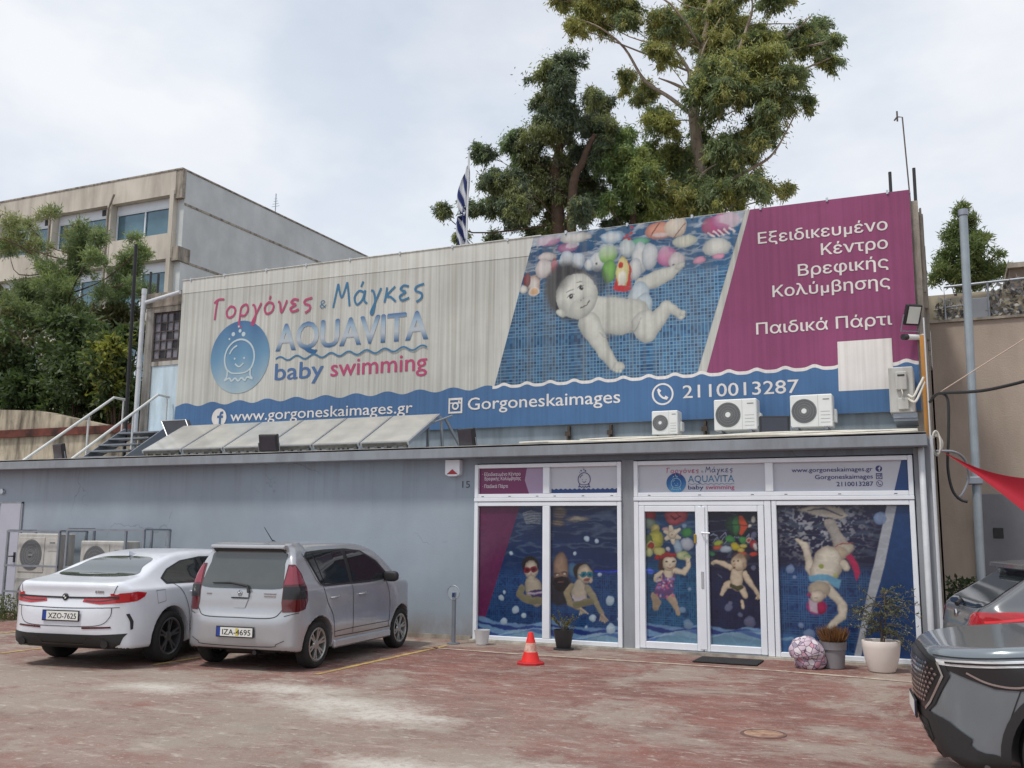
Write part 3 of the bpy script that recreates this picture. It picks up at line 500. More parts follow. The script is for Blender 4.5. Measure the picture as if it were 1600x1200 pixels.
def diver_film(x0, x1):
    c = film(x0, x1, .07, 2.08); A = lambda u, v: (1190+u/6.154, 700+v/6.154); B = lambda u, v: (1190+u/6.154, 870+v/6.154); s = 1/6.154
    Q = lambda F, *q: [(*F(a, b), r*s) for a, b, r in q]
    pool_base(c, (24, 48, 96), (44, 88, 140), (66, 110, 156), (26, 28, 60), 1.3, 11)
    def E(F, u, v, rx, ry, col, **k): c.ell(*F(u, v), rx*s, ry*s, wl(*col), **k)
    n = .5*vnoise(c.X*17, c.Z*22, 1, 21)+.5*vnoise(c.X*38, c.Z*46, 1, 22); x, z = c.p(*A(560, 760)); w = np.clip(1.25-np.hypot((c.X-x)/.62, (c.Z-z)/.5), 0, 1)
    c.put(np.clip((n-.52)*7, 0, 1)*w*.85, wl(166, 168, 176))
    c.poly([A(*q) for q in ((350, 590), (460, 560), (700, 560), (790, 600), (835, 655), (760, 690), (640, 650), (520, 640))], wl(170, 162, 150), soft=3); c.limb(Q(A, (450, 600, 6), (600, 570, 10), (780, 650, 6)), wl(60, 66, 84), wl(70, 76, 90))
    sk, se = wl(206, 196, 178), wl(150, 138, 124)
    c.limb(Q(A, (650, 720, 50), (720, 860, 60), (780, 960, 90)), wl(170, 164, 156), se, a=.85); E(A, 800, 960, 92, 62, (190, 182, 164), edge=se); E(A, 740, 1010, 90, 66, (186, 170, 146), edge=se)
    c.limb(Q(A, (690, 960, 5), (780, 915, 6), (880, 912, 5)), wl(150, 70, 80), wl(150, 90, 90)); c.poly([A(810, 1040), A(870, 1020), A(925, 1110), A(940, 1190), B(905, 235), B(870, 120)], wl(176, 40, 84), soft=2)
    c.limb(Q(A, (345, 890, 16), (410, 940, 34), (450, 1060, 40), (475, 1160, 44), (500, 1220, 40)), sk, se)
    c.limb(Q(B, (640, 20, 130), (630, 110, 140), (600, 170, 130)), wl(214, 206, 190), se); c.limb(Q(B, (780, 60, 40), (810, 110, 36)), sk, se); E(B, 580, 92, 27, 25, (150, 160, 80)); E(B, 720, 190, 26, 20, (160, 166, 90), a=.8)
    c.poly([B(*q) for q in ((455, 190), (540, 165), (640, 175), (765, 230), (745, 310), (690, 290), (640, 240), (560, 235), (470, 250))], wl(104, 160, 190), soft=2)
    c.limb(Q(B, (640, 320, 54), (720, 390, 46), (785, 460, 42), (770, 560, 42), (690, 640, 40), (650, 680, 28)), sk, se)
    E(B, 560, 320, 110, 80, (184, 172, 152), edge=se); E(B, 530, 480, 104, 76, (186, 66, 132), edge=wl(130, 40, 100)); c.poly([B(450, 410), B(550, 440), B(545, 540), B(470, 520)], wl(196, 176, 190), soft=3); E(B, 585, 490, 40, 56, (176, 30, 84), edge=wl(120, 20, 60))
    E(B, 540, 385, 74, 62, (214, 200, 182), edge=se); c.limb(Q(B, (520, 396, 3), (545, 402, 3)), wl(80, 60, 56), wl(100, 80, 70)); E(B, 455, 372, 24, 20, (150, 60, 100)); E(B, 618, 385, 14, 24, (184, 160, 146), edge=se)
    c.poly([A(1205, 545), A(1302, 545), A(1185, 1120), B(1140, 250), B(1030, 600), B(955, 980), B(890, 960), B(940, 740), B(1055, 170), A(1085, 1110)], wl(168, 172, 180), raw=True); c.poly([A(1302, 540), A(1450, 540), B(1520, 1050), B(940, 1050), B(955, 980), B(1030, 600), B(1140, 250), A(1185, 1120)], wl(24, 62, 112), raw=True)
    c.waves(.07, .4) if False else None
    x, z = c.p(*B(300, 800)); c.poly([B(*q) for q in ((180, 760), (280, 740), (360, 760), (440, 800), (520, 815), (620, 830), (620, 1000), (180, 1000))], wl(56, 100, 150), soft=3); c.limb(Q(B, (180, 800, 16), (290, 790, 20), (420, 850, 16), (600, 900, 14)), wl(110, 150, 180), wl(70, 110, 160))
    bubbles(c, [(*B(u, v), r*s) for u, v, r in ((275, 115, 43), (318, 195, 20), (385, 655, 28), (462, 740, 52))]+[(*A(1140, 675), 58*s)], (128, 146, 178), .85)
    return c
# ------------------------------------------------------------------ ground
def ground_material():
    m = bpy.data.materials.new('worn_red_concrete'); m.use_nodes = True; t = m.node_tree; p = t.nodes['Principled BSDF']
    p.inputs['Roughness'].default_value = .82; p.inputs['Specular IOR Level'].default_value = .3
    tcn = N(t, 'ShaderNodeTexCoord'); OB = tcn.outputs['Object']
    def noise(scale, lo, hi, det=8, rough=.62, st=(1, 1, 1), loc=(0, 0, 0), dist=0):
        q = N(t, 'ShaderNodeMapping'); q.inputs['Scale'].default_value = st; q.inputs['Location'].default_value = loc
        n = N(t, 'ShaderNodeTexNoise'); n.inputs['Scale'].default_value = scale; n.inputs['Detail'].default_value = det; n.inputs['Roughness'].default_value = rough; n.inputs['Distortion'].default_value = dist
        r = N(t, 'ShaderNodeMapRange'); r.inputs['From Min'].default_value = lo; r.inputs['From Max'].default_value = hi
        L(t, OB, q.inputs[0]); L(t, q.outputs[0], n.inputs['Vector']); L(t, n.outputs[0], r.inputs['Value']); return r.outputs[0]
    def mix(f, a, b, k=1., mode='MIX'):
        x = N(t, 'ShaderNodeMix', data_type='RGBA', blend_type=mode)
        g = N(t, 'ShaderNodeMath', operation='MULTIPLY'); L(t, f, g.inputs[0]); g.inputs[1].default_value = k; L(t, g.outputs[0], x.inputs[0])
        for s_, v in ((6, a), (7, b)):
            if hasattr(v, 'links'): L(t, v, x.inputs[s_])
            else: x.inputs[s_].default_value = tuple(v)+(1,)
        return x.outputs[2]
    def math_(op, a, b=None, c=None):
        x = N(t, 'ShaderNodeMath', operation=op); x.use_clamp = op in ('MULTIPLY', 'ADD')
        for i, v in enumerate((a, b, c)):
            if v is None: continue
            if hasattr(v, 'links'): L(t, v, x.inputs[i])
            else: x.inputs[i].default_value = v
        return x.outputs[0]
    def spot(cx, cy, rx, ry, soft=.5):
        """1 inside an ellipse on the ground with a ragged rim"""
        q = N(t, 'ShaderNodeMapping', vector_type='TEXTURE'); q.inputs['Location'].default_value = (cx, cy, 0); q.inputs['Scale'].default_value = (rx, ry, 1)
        l = N(t, 'ShaderNodeVectorMath', operation='LENGTH'); L(t, OB, q.inputs[0]); L(t, q.outputs[0], l.inputs[0])
        w = math_('ADD', math_('MULTIPLY', noise(2.2, .25, .75), .7), math_('MULTIPLY', noise(14, .3, .7), .35)); d = math_('SUBTRACT', math_('SUBTRACT', 1.55, l.outputs['Value']), w)
        r = N(t, 'ShaderNodeMapRange'); r.inputs['From Max'].default_value = soft; L(t, d, r.inputs['Value']); return r.outputs[0]
    red, red2, grey, pale = (.212, .090, .073), (.155, .072, .060), (.305, .262, .218), (.45, .41, .36)
    c = mix(noise(.9, .42, .58, 10, .7), red, red2)
    c = mix(noise(7, .42, .62, st=(.6, 1, 1)), c, (.25, .135, .115), .5)
    wear = noise(.55, .49, .575, 12, .74, loc=(3, 1, 0), dist=.4)
    zone = math_('ADD', spot(-5.6, -6.8, 4.8, 3.4, 1.), spot(-13, -6, 4.5, 3.5, 1.))
    wear2 = math_('MULTIPLY', zone, noise(1.3, .33, .47, 12, .76))
    c = mix(wear, c, grey, .8); c = mix(wear2, c, (.275, .235, .195), .85)
    c = mix(noise(3.1, .50, .60, 12, .72, st=(.5, 1.2, 1), loc=(1, 9, 0)), c, (.27, .20, .17), .6)
    c = mix(noise(2.6, .56, .68, 12, .75, st=(.45, 1.3, 1)), c, (.40, .345, .30), .85)           # scuffs
    c = mix(noise(9, .57, .64, 10, .75, st=(.5, 1, 1)), c, pale, .75); c = mix(noise(6, .58, .66, 10, .72, st=(.5, 1, 1), loc=(4, 4, 0)), c, (.105, .05, .044), .6)
    c = mix(noise(22, .58, .66, 8, .75), c, (.50, .45, .40), .6); c = mix(noise(30, .60, .68, 8, .75, loc=(2, 7, 0)), c, (.09, .055, .05), .55)
    c = mix(noise(1.1, .58, .75, 8, loc=(7, 2, 0)), c, (.10, .075, .07), .45)                    # dark stains
    for a in ((-5.1, -5.55, 1.15, .5), (-6.1, -5.05, .9, .42), (-4.4, -5.95, 1.0, .5), (-7.4, -5.6, .8, .4), (-2.0, -7.3, .9, .4), (-3.2, -7.6, .8, .4)): c = mix(math_('MULTIPLY', spot(*a, soft=.9), noise(12, .28, .50, 10, .75)), c, (.50, .475, .425), .92)
    c = mix(noise(45, .56, .66, 8, .8, loc=(5, 3, 0)), c, (.08, .045, .04), .5); c = mix(noise(38, .57, .66, 8, .8, loc=(8, 1, 0)), c, (.48, .42, .37), .5); c = mix(noise(120, .3, .75, 3, .6), c, (.5, .5, .5), .25, 'OVERLAY')
    # hairline cracks and joints of the slabs
    v = N(t, 'ShaderNodeTexVoronoi', feature='DISTANCE_TO_EDGE'); v.inputs['Scale'].default_value = .27
    wv = N(t, 'ShaderNodeVectorMath', operation='ADD'); nw = N(t, 'ShaderNodeTexNoise'); nw.inputs['Scale'].default_value = 1.1; nw.inputs['Detail'].default_value = 8; L(t, OB, nw.inputs['Vector'])
    L(t, OB, wv.inputs[0]); L(t, nw.outputs['Color'], wv.inputs[1]); L(t, wv.outputs[0], v.inputs['Vector'])
    cr_ = N(t, 'ShaderNodeMapRange'); cr_.inputs['From Min'].default_value = .0; cr_.inputs['From Max'].default_value = .006; cr_.inputs['To Min'].default_value = 1; cr_.inputs['To Max'].default_value = 0; L(t, v.outputs['Distance'], cr_.inputs['Value'])
    c = mix(math_('MULTIPLY', cr_.outputs[0], noise(.6, .5, .6, loc=(5, 5, 0))), c, (.36, .31, .26), .5)
    sx_ = N(t, 'ShaderNodeSeparateXYZ'); L(t, OB, sx_.inputs[0])
    def joint(axis, off, per, w):
        d = math_('ABSOLUTE', math_('SUBTRACT', math_('FRACT', math_('DIVIDE', math_('ADD', sx_.outputs[axis], off), per)), .5))
        r = N(t, 'ShaderNodeMapRange'); r.inputs['From Min'].default_value = 0; r.inputs['From Max'].default_value = w/per; r.inputs['To Min'].default_value = 1; r.inputs['To Max'].default_value = 0; L(t, d, r.inputs['Value']); return r.outputs[0]
    c = mix(joint(0, 2.2, 4.1, .035), c, (.085, .06, .055), .6); c = mix(joint(1, 3.4, 4.6, .035), c, (.085, .06, .055), .6)
    L(t, c, p.inputs['Base Color'])
    b = N(t, 'ShaderNodeBump'); b.inputs['Strength'].default_value = .35; b.inputs['Distance'].default_value = .012
    h = math_('ADD', noise(30, 0, 1, 6), math_('MULTIPLY', wear, .4)); L(t, h, b.inputs['Height']); L(t, b.outputs[0], p.inputs['Normal'])
    return m
g = MB().quad((-400, -300, 0), (400, -300, 0), (400, 600, 0), (-400, 600, 0)).build('ground', ground_material()); tag(g, kind='structure')
MY = streaked('worn_yellow_paint', (.50, .36, .12), (.26, .15, .11), .9, 7, 7, blot=(.22, .12, .10), blotamt=.7)
MC = streaked('worn_cream_paint', (.50, .43, .34), (.25, .14, .12), .9, 6, 6, blot=(.23, .13, .11), blotamt=.6)
def line(name, pts, w, m):
    P = np.array(pts, float); d = np.gradient(P, axis=0); d /= np.linalg.norm(d, axis=1)[:, None]; nn = np.stack([-d[:, 1], d[:, 0]], 1)*w/2; b = MB()
    a, c = P+nn, P-nn; n = len(P)
    b.add([(x, y, .005) for x, y in c]+[(x, y, .005) for x, y in a], [(i, i+1, n+i+1, n+i) for i in range(n-1)])
    tag(b.build(name, m), kind='structure')
line('painted_line', [(-6.46, -4.05), (-6.47, -.72)], .085, MY); line('painted_line', [(-8.73, -4.3), (-8.72, -.72)], .085, MY); line('painted_line', [(-11.36, -4.4), (-11.36, -.72)], .085, MY)
line('painted_line', [(-13.57, -4.0), (-13.56, -.9)], .085, MY)
line('painted_border', [(-6.7, -1.06), (-5.2, -1.15), (-3.36, -1.13), (-1.69, -1.14), (-.6, -1.27), (.6, -1.5), (2.5, -1.7)], .10, MC)
# ------------------------------------------------------------------ shop
wallm = streaked('blue_grey_render', lin((150, 161, 171)), lin((136, 146, 157)), .35, 1.1, .5, big=.3, bump=.2, foot=True)
greym = streaked('grey_paint', lin((150, 154, 160)), lin((116, 118, 122)), .6, 5, .5, bump=.15)
fasm = streaked('grey_fascia', lin((142, 148, 154)), lin((116, 118, 122)), .5, 5, 1.5, bump=.1)
pvc = mat('white_window_frame', lin((226, 230, 236)), .35, var=.05, scale=3)
conc = streaked('old_concrete', lin((168, 160, 148)), lin((96, 90, 82)), .9, 3, .5, bump=.5, blot=lin((80, 76, 70)), blotamt=.6)
sillm = streaked('concrete_sill', lin((190, 184, 172)), lin((120, 112, 102)), .8, 4, 4, bump=.4)
roofm = streaked('roof_felt', lin((186, 184, 178)), lin((120, 118, 114)), .8, 2, 2, bump=.3)
dark = mat('dark_gap', (.012, .012, .013), .8, var=0)
steel = mat('galvanised_steel', lin((150, 156, 164)), .42, .75, var=.15, scale=6)
alu = mat('aluminium', lin((196, 200, 204)), .32, .85, var=.1)
shop = thing('shop_building', 'low blue grey shop with white framed picture windows and double glass door', 'shop building', (-8, 0, 0))
T = MB()   # outer shell: front wall with real openings
def wall_strip(x0, x1, z0, z1): T.box(x0, x1, .06, .30, z0, z1)
for x0, x1, z0, z1 in ((-60, -17.24, 0, 2.99), (-17.24, -16.62, 2.19, 2.99), (-16.62, -6.40, 0, 2.99), (-6.40, .30, 2.765, 2.99), (-3.94, -3.765, 0, 2.765), (.095, .30, 0, 2.765)): wall_strip(x0, x1, z0, z1)
T.box(.06, .30, .30, 2.55, 0, 2.99); T.box(-60, .06, 2.30, 2.54, 0, 2.99)
T.build('wall', wallm, shop)
MB().box(-16.9, .04, .45, 2.2, .012, .03).box(-60, .04, .32, 2.28, 2.70, 2.74).build('interior_floor', mat('dark_interior', (.04, .045, .055), .8), shop)
MB().box(-60, .26, -.02, 2.6, 2.992, 3.02).build('roof', roofm, shop)
f = MB().bbox(-60, .285, -.26, -.03, 2.845, 3.0, .008)
MB().box(-60, .275, -.268, .1, 3.022, 3.032).build('roof_flashing', roofm, shop)
fo = f.build('fascia', fasm, shop)
MB().box(-60, .27, -.028, .055, 2.87, 2.985).build('soffit', greym, shop)
MB().box(-6.42, .13, -.09, .055, .0, .035).box(-6.4, .1, .055, .3, .0, .012).build('sill', sillm, shop)
MB().box(-16.6, -6.45, .04, .059, 0, .07).build('plinth', conc, shop)
text('15', -6.65, .055, 2.385, .14, .115, mat('dark_grey_paint', lin((70, 74, 80)), .6), shop, 'house_number')
# columns between the window groups
MB().box(-3.945, -3.76, .0, .059, .035, 2.765).build('column', greym, shop); MB().box(.10, .302, .0, .059, .0, 2.84).build('column', greym, shop)
printm = mat('printed_film', (1, 1, 1), .22, var=.06, scale=3, attr=True, spec=.5)
glassy = mat('printed_film_grey', lin((186, 188, 196)), .25, var=.05, scale=2)
ink = mat('navy_print', lin((44, 50, 110)), .4, var=0); magf = mat('magenta_print', lin((112, 40, 88)), .3, var=.1); whitep = mat('white_print', lin((214, 206, 214)), .4, var=0); lilac = mat('lilac_print', lin((160, 140, 168)), .3, var=.05)
bluef = mat('blue_print', lin((26, 62, 116)), .3, var=.08); pinkp = mat('pink_print', lin((172, 66, 106)), .4, var=.05); tealp = mat('teal_print', lin((52, 112, 150)), .4, var=.05); gradp = mat('fading_blue_print', (1, 1, 1), .5, var=.05, attr=True)
gasket = mat('black_gasket', (.02, .02, .022), .6, var=0)
def frame(b, x0, x1, z0, z1, w, y0, y1, wb=None):
    wb = wb or w
    b.bbox(x0, x0+w, y0, y1, z0, z1, .006); b.bbox(x1-w, x1, y0, y1, z0, z1, .006); b.bbox(x0+w+.0015, x1-w-.0015, y0+.001, y1-.001, z1-w, z1-.001, .006); b.bbox(x0+w+.0015, x1-w-.0015, y0+.001, y1-.001, z0+.001, z0+wb, .006)
def transom(name, x0, x1, divs):
    b = MB(); frame(b, x0, x1, 2.215, 2.745, .062, -.035, .05)
    for d in divs[1:-1]: b.bbox(d-.055, d+.055, -.034, .049, 2.28, 2.68, .006)
    b.bbox(x0-.002, x1+.002, -.045, .05, 2.158, 2.212, .006)
    o = b.build('window_frame', pvc, shop)
    k = MB()
    for d0, d1 in zip(divs, divs[1:]):
        for q in (.12, .5, .88): k.box(d0+(d1-d0)*q-.02, d0+(d1-d0)*q+.02, -.0375, -.0335, 2.235, 2.243)
    k.build('drain_slot', gasket, o); return o
tf1 = transom('t', -6.385, -3.95, (-6.385, -5.155, -3.95)); tf2 = transom('t', -3.755, .085, (-3.755, -1.785, .085))
def pane(x0, x1, z0, z1, m, par, y=.022): return MB().box(x0, x1, y, y+.012, z0, z1).build('pane', m, par)
p1 = pane(-6.335, -5.20, 2.27, 2.69, magf, tf1); p2 = pane(-5.11, -4.0, 2.27, 2.69, glassy, tf1); p3 = pane(-3.705, -1.835, 2.27, 2.69, glassy, tf2); p4 = pane(-1.735, .035, 2.27, 2.69, glassy, tf2)
MB().flat([(-5.50, 2.68), (-5.2, 2.68), (-5.2, 2.275), (-5.46, 2.275), (-5.535, 2.49)], .0185).build('print', lilac, p1)
text('· Εξειδικευμένο Κέντρο', -6.27, .0165, 2.565, .66, .055, whitep, p1, bold=.01); text('Βρεφικής Κολύμβησης', -6.23, .0165, 2.495, .63, .055, whitep, p1, bold=.01); text('· Παιδικά Πάρτι', -6.27, .0165, 2.375, .45, .055, whitep, p1, bold=.01)
w_ = [(x, 2.345+.008*math.sin((x+5.1)*math.pi*2/.075)) for x in np.linspace(-5.085, -4.015, 170)]
MB().flat([(-5.085, 2.285), (-4.015, 2.285)]+w_[::-1], .0185).build('print', bluef, p2)
def ghost(b, x, z, s, y, w):
    """smiling bubble creature of the logo: round head over a wavy skirt"""
    a = np.linspace(R(-38), R(218), 40); b.ribbon([(x+s*math.cos(t), z+s*math.sin(t)*1.02) for t in a], w, y)
    k = spline([(x-s*.78, z-s*.62), (x-s*.8, z-s*1.0), (x-s*.95, z-s*1.2), (x-s*.62, z-s*1.08), (x-s*.45, z-s*1.25), (x-s*.22, z-s*1.1), (x, z-s*1.26), (x+s*.22, z-s*1.1), (x+s*.45, z-s*1.25), (x+s*.62, z-s*1.08), (x+s*.95, z-s*1.2), (x+s*.8, z-s*1.0), (x+s*.78, z-s*.62)], 5)
    b.ribbon(k, w, y); b.ribbon(spline([(x-s*.78, z-s*.62), (x-s*.4, z-s*.82), (x+s*.4, z-s*.82), (x+s*.78, z-s*.62)], 6), w*.8, y)
    b.disc(x-s*.32, y, z-s*.02, s*.06, 10); b.disc(x+s*.32, y, z-s*.02, s*.06, 10); b.ribbon(spline([(x-s*.28, z-s*.3), (x, z-s*.48), (x+s*.3, z-s*.3)], 6), w*.8, y)
    b.ribbon([(x+s*.72*math.cos(t), z+s*.72*math.sin(t)) for t in np.linspace(R(105), R(160), 8)], w*.9, y)
    for dx, dz, r in ((-.5, 1.35, .12), (-.05, 1.5, .10), (.2, 1.3, .13), (-.75, 1.1, .06), (-.15, 1.75, .06)): b.disc(x+s*dx, y, z+s*dz, s*r, 14)
gb = MB(); ghost(gb, -4.55, 2.49, .098, .0165, .011); gb.build('logo', ink, p2)
SCRIPT = {'Γ': ([[(0, 0), (.04, .5), (.1, 1.0)], [(-.08, .86), (.15, 1.02), (.45, 1.0)]], .5), 'ο': ([[(.42, .52), (.2, .6), (.02, .35), (.12, .06), (.38, .12), (.47, .4), (.36, .58)]], .58), 'ρ': ([[(.0, -.45), (.05, .1), (.1, .5), (.35, .62), (.45, .35), (.3, .08), (.08, .1)], [(0, -.45), (.15, -.5)]], .56),
          'γ': ([[(0, .56), (.12, .5), (.2, .1), (.12, -.4), (.02, -.35), (.2, .05), (.46, .62)]], .52), 'ν': ([[(0, .58), (.1, .52), (.18, .05), (.34, .3), (.45, .62)]], .5), 'ό': ([[(.42, .52), (.2, .6), (.02, .35), (.12, .06), (.38, .12), (.47, .4), (.36, .58)], [(.25, .74), (.3, .92)]], .58),
          'ε': ([[(.42, .56), (.2, .62), (.06, .48), (.28, .34), (.04, .2), (.14, .02), (.45, .1)]], .52), 'ς': ([[(.46, .6), (.14, .52), (.1, .36), (.36, .22), (.34, .02), (.14, -.1)]], .5), '&': ([[(.36, .0), (.1, .34), (.2, .5), (.3, .38), (.06, .16), (.18, .0), (.4, .2)]], .5), ' ': ([], .2),
          'Μ': ([[(0, 0), (.12, .6), (.2, 1.0)], [(.2, 1.0), (.38, .4), (.62, 1.02)], [(.62, 1.02), (.7, .5), (.76, .0)]], .86), 'ά': ([[(.46, .5), (.22, .6), (.02, .34), (.14, .04), (.38, .22), (.5, .6)], [(.5, .6), (.46, .2), (.6, .04)], [(.3, .76), (.4, .98)]], .66), 'κ': ([[(0, 0), (.06, .3), (.1, .62)], [(.46, .62), (.1, .28), (.28, .2), (.5, .0)]], .54)}
def script(b, word, x, z, width, h, w, y, rise=0):
    adv = sum(SCRIPT[c][1]+.1 for c in word); k = width/adv; X = 0
    for c in word:
        for s_ in SCRIPT[c][0]:
            q = spline(s_, 6) if len(s_) > 2 else np.array(s_, float)
            b.ribbon([(x+(X+u)*k, z+v*h+(X/adv)*rise) for u, v in q], w, y)
        X += SCRIPT[c][1]+.1
def logo(par, x0, x1, z0, h, y, big):
    """round emblem at the left, three lines of writing to its right; the hand written line on top"""
    wd = x1-x0; r = wd*.147; cx = x0+r; cz = z0+.3*h
    def disc_grad():
        n, m = 20, 48; V = []; C = []; F = []
        top, mid, bot = (lin((64, 104, 146)), lin((98, 140, 170)), lin((160, 180, 188))) if big else (lin((24, 60, 120)), lin((38, 100, 160)), lin((90, 150, 190)))
        for i in range(n+1):
            for j in range(m):
                a = 2*math.pi*j/m; q = i/n; V.append((cx+r*q*math.cos(a), y, cz+r*q*math.sin(a))); t = .5+.5*q*math.sin(a)
                t = min(1, max(0, t-.06*math.sin(q*math.cos(a)*9)-(.0))); C.append(bot*(1-t*2)+mid*t*2 if t < .5 else (mid*(2-2*t)+top*(2*t-1)))
        for i in range(n):
            for j in range(m): F.append((i*m+j, i*m+(j+1) % m, (i+1)*m+(j+1) % m, (i+1)*m+j))
        return raw_mesh('emblem', np.array(V), np.array(F)[:, ::-1], np.array(C))
    e = link('logo', disc_grad(), gradp, par); b = MB(); ghost(b, cx, cz-.03*r, r*.5, y-.003, r*.05); b.build('print', mat('pale_grey_print', lin((184, 200, 204)), .5, var=.05) if big else mat('pale_blue_print', lin((150, 190, 210)), .5, var=0), e)
    tx = x0+wd*.325; tw = x1-tx
    g3 = [lin((40, 92, 136)), lin((176, 184, 190)), lin((150, 172, 188)), lin((34, 88, 142))] if big else [lin((44, 96, 140)), lin((90, 140, 170)), lin((28, 66, 110))]
    text('AQUAVITA', tx, y, z0+.33*h, tw, .30*h, gradp, par, 'lettering', bold=.004 if not big else .022, grad=g3)
    b = MB(); b.ribbon([(tx+u*tw, z0+.245*h+.02*h*math.sin(u*math.pi*17)) for u in np.linspace(0, 1, 160)], .017*h, y); b.build('print', tealp, par)
    text('baby', tx, y, z0+.02*h, tw*.335, .185*h, bluep2 if big else ink, par, bold=.014); text('swimming', tx+tw*.385, y, z0+.02*h, tw*.615, .185*h, pinkp, par, bold=.012)
    b = MB(); script(b, 'Γοργόνες', x0+.01*wd, z0+.735*h, wd*.49, .22*h, .024*h, y, .0); b.build('lettering', pinkp, par); b = MB(); script(b, '&', x0+.52*wd, z0+.745*h, wd*.05, .16*h, .008*h, y); script(b, 'Μάγκες', x0+.585*wd, z0+.735*h, wd*.41, .25*h, .022*h, y); b.build('lettering', tealp if big else ink, par)
bluep2 = mat('mid_blue_print', lin((70, 104, 150)), .5, var=.05)
logo(p3, -3.27, -2.28, 2.315, .335, .0175, False)
text('www.gorgoneskaimages.gr', -.42, .0175, 2.545, 1.06, .062, ink, p4, align='R', bold=.012); text('Gorgoneskaimages', -.42, .0175, 2.445, .75, .062, ink, p4, align='R', bold=.012); text('2110013287', -.42, .0175, 2.345, .47, .062, ink, p4, align='R', bold=.012)
def icon_f(b, bf, x, z, r, y):
    b.disc(x, y, z, r, 28); bf.ribbon([(x+r*.15, z-r*.75), (x+r*.15, z+r*.2), (x+r*.25, z+r*.5), (x+r*.55, z+r*.52)], r*.3, y-.003); bf.ribbon([(x-r*.25, z+r*.08), (x+r*.55, z+r*.08)], r*.26, y-.003)
def icon_i(b, x, z, r, y):
    for x0, x1, z0, z1 in ((-1, 1, .72, 1), (-1, 1, -1, -.76), (-1, -.76, -.76, .72), (.76, 1, -.76, .72), (-.76, .76, .25, .42)): b.flat([(x+r*x0, z+r*z0), (x+r*x1, z+r*z0), (x+r*x1, z+r*z1), (x+r*x0, z+r*z1)], y)
    b.disc(x, y-.002, z-r*.05, r*.5, 24, r*.28); b.disc(x+r*.5, y-.002, z+r*.55, r*.13, 10)
def icon_p(b, x, z, r, y):
    b.disc(x, y, z, r, 32, r*.84); q = spline([(x-r*.42, z+r*.42), (x-r*.3, z), (x, z-r*.32), (x+r*.42, z-r*.45)], 6); b.ribbon(q, r*.17, y); b.ribbon([(x-r*.46, z+r*.46), (x-r*.2, z+r*.22)], r*.24, y); b.ribbon([(x+r*.2, z-r*.24), (x+r*.46, z-r*.42)], r*.24, y)
def icons(par, f, i, p_, m, m2):
    b1, b2 = MB(), MB(); icon_f(b1, b2, *f); o = b1.build('logo', m, par); b2.build('print', m2, o); b1 = MB(); icon_i(b1, *i); b1.build('logo', m, par); b1 = MB(); icon_p(b1, *p_); b1.build('logo', m, par)
icons(p4, (-.34, 2.575, .042, .0175), (-.34, 2.475, .04, .0175), (-.34, 2.375, .042, .0175), ink, glassy)
MB().flat([(-.05, 2.69), (.035, 2.69), (.035, 2.27), (-.16, 2.27)], .0185).build('print', bluef, p4)
# large windows
def big_window(x0, x1, divs):
    b = MB(); frame(b, x0, x1, .037, 2.152, .065, -.035, .05)
    for d in divs: b.bbox(d-.06, d+.06, -.034, .049, .103, 2.086, .006)
    return b.build('window_frame', pvc, shop)
bw1 = big_window(-6.385, -3.95, (-5.155,)); bw2 = big_window(-1.765, .085, ())
family_film(-6.33, -5.205).build('pane', printm, bw1, y=.02); family_film(-5.105, -4.0).build('pane', printm, bw1, y=.02); diver_film(-1.71, .03).build('pane', printm, bw2, y=.02)
b = MB(); b.bbox(-3.755, -3.685, -.035, .05, .037, 2.152, .006); b.bbox(-1.865, -1.775, -.035, .05, .037, 2.152, .006); b.bbox(-3.683, -1.867, -.034, .049, 2.09, 2.151, .006); b.box(-3.683, -1.867, -.03, .05, .037, .05); b.build('door_frame', alu if False else pvc, shop)
def leaf(x0, x1, handle):
    b = MB(); frame(b, x0, x1, .055, 2.085, .085, -.045, .04, .095); o = b.build('door', pvc, shop)
    (girl_film if handle is None else baby_film)(x0+.083, x1-.083, .148, 2.002).build('pane', printm, o, y=.012); return o
dl = leaf(-3.678, -2.755, None); dr = leaf(-2.745, -1.872, 1)
MB().bbox(-2.80, -2.70, -.06, -.046, .08, 2.07, .004).build('meeting_strip', pvc, dr)
h = MB(); h.bbox(-2.765, -2.725, -.066, -.0605, .92, 1.16, .002); h.build('handle', alu, dr); MB().tube([(-2.74, -.061, 1.7), (-2.74, -.10, 1.7), (-2.62, -.10, 1.695)], .012, 8).build('handle', pvc, dr)
brass = mat('brass', lin((176, 150, 80)), .35, .9, var=.1); MB().bbox(-2.865, -2.825, -.062, -.046, 1.55, 1.68, .006).build('lock', brass, dl)
MB().box(-3.68, -1.87, -.07, -.036, .037, .05).build('threshold', alu, shop)
# service door at the far left
sd = MB().bbox(-17.22, -16.64, .02, .07, .04, 2.17, .006).build('service_door', mat('pale_door_paint', lin((176, 178, 190)), .5, var=.06), shop)
b = MB(); b.box(-16.638, -16.60, .03, .058, .0, 2.2); b.box(-17.3, -16.60, .03, .057, 2.172, 2.21); b.build('frame', greym, sd)
b = MB(); b.bbox(-16.72, -16.67, -.0, .019, 1.0, 1.2, .004); b.tube([(-16.70, .0, 1.12), (-16.70, -.06, 1.12), (-16.83, -.06, 1.12)], .012, 8); b.build('handle', gasket, sd)
MB().lathe([(.0, -.06), (.05, -.06), (.06, -.03), (.06, .0)], (-17.22, .06, 2.42), 20, 'y').build('lamp', alu, shop)
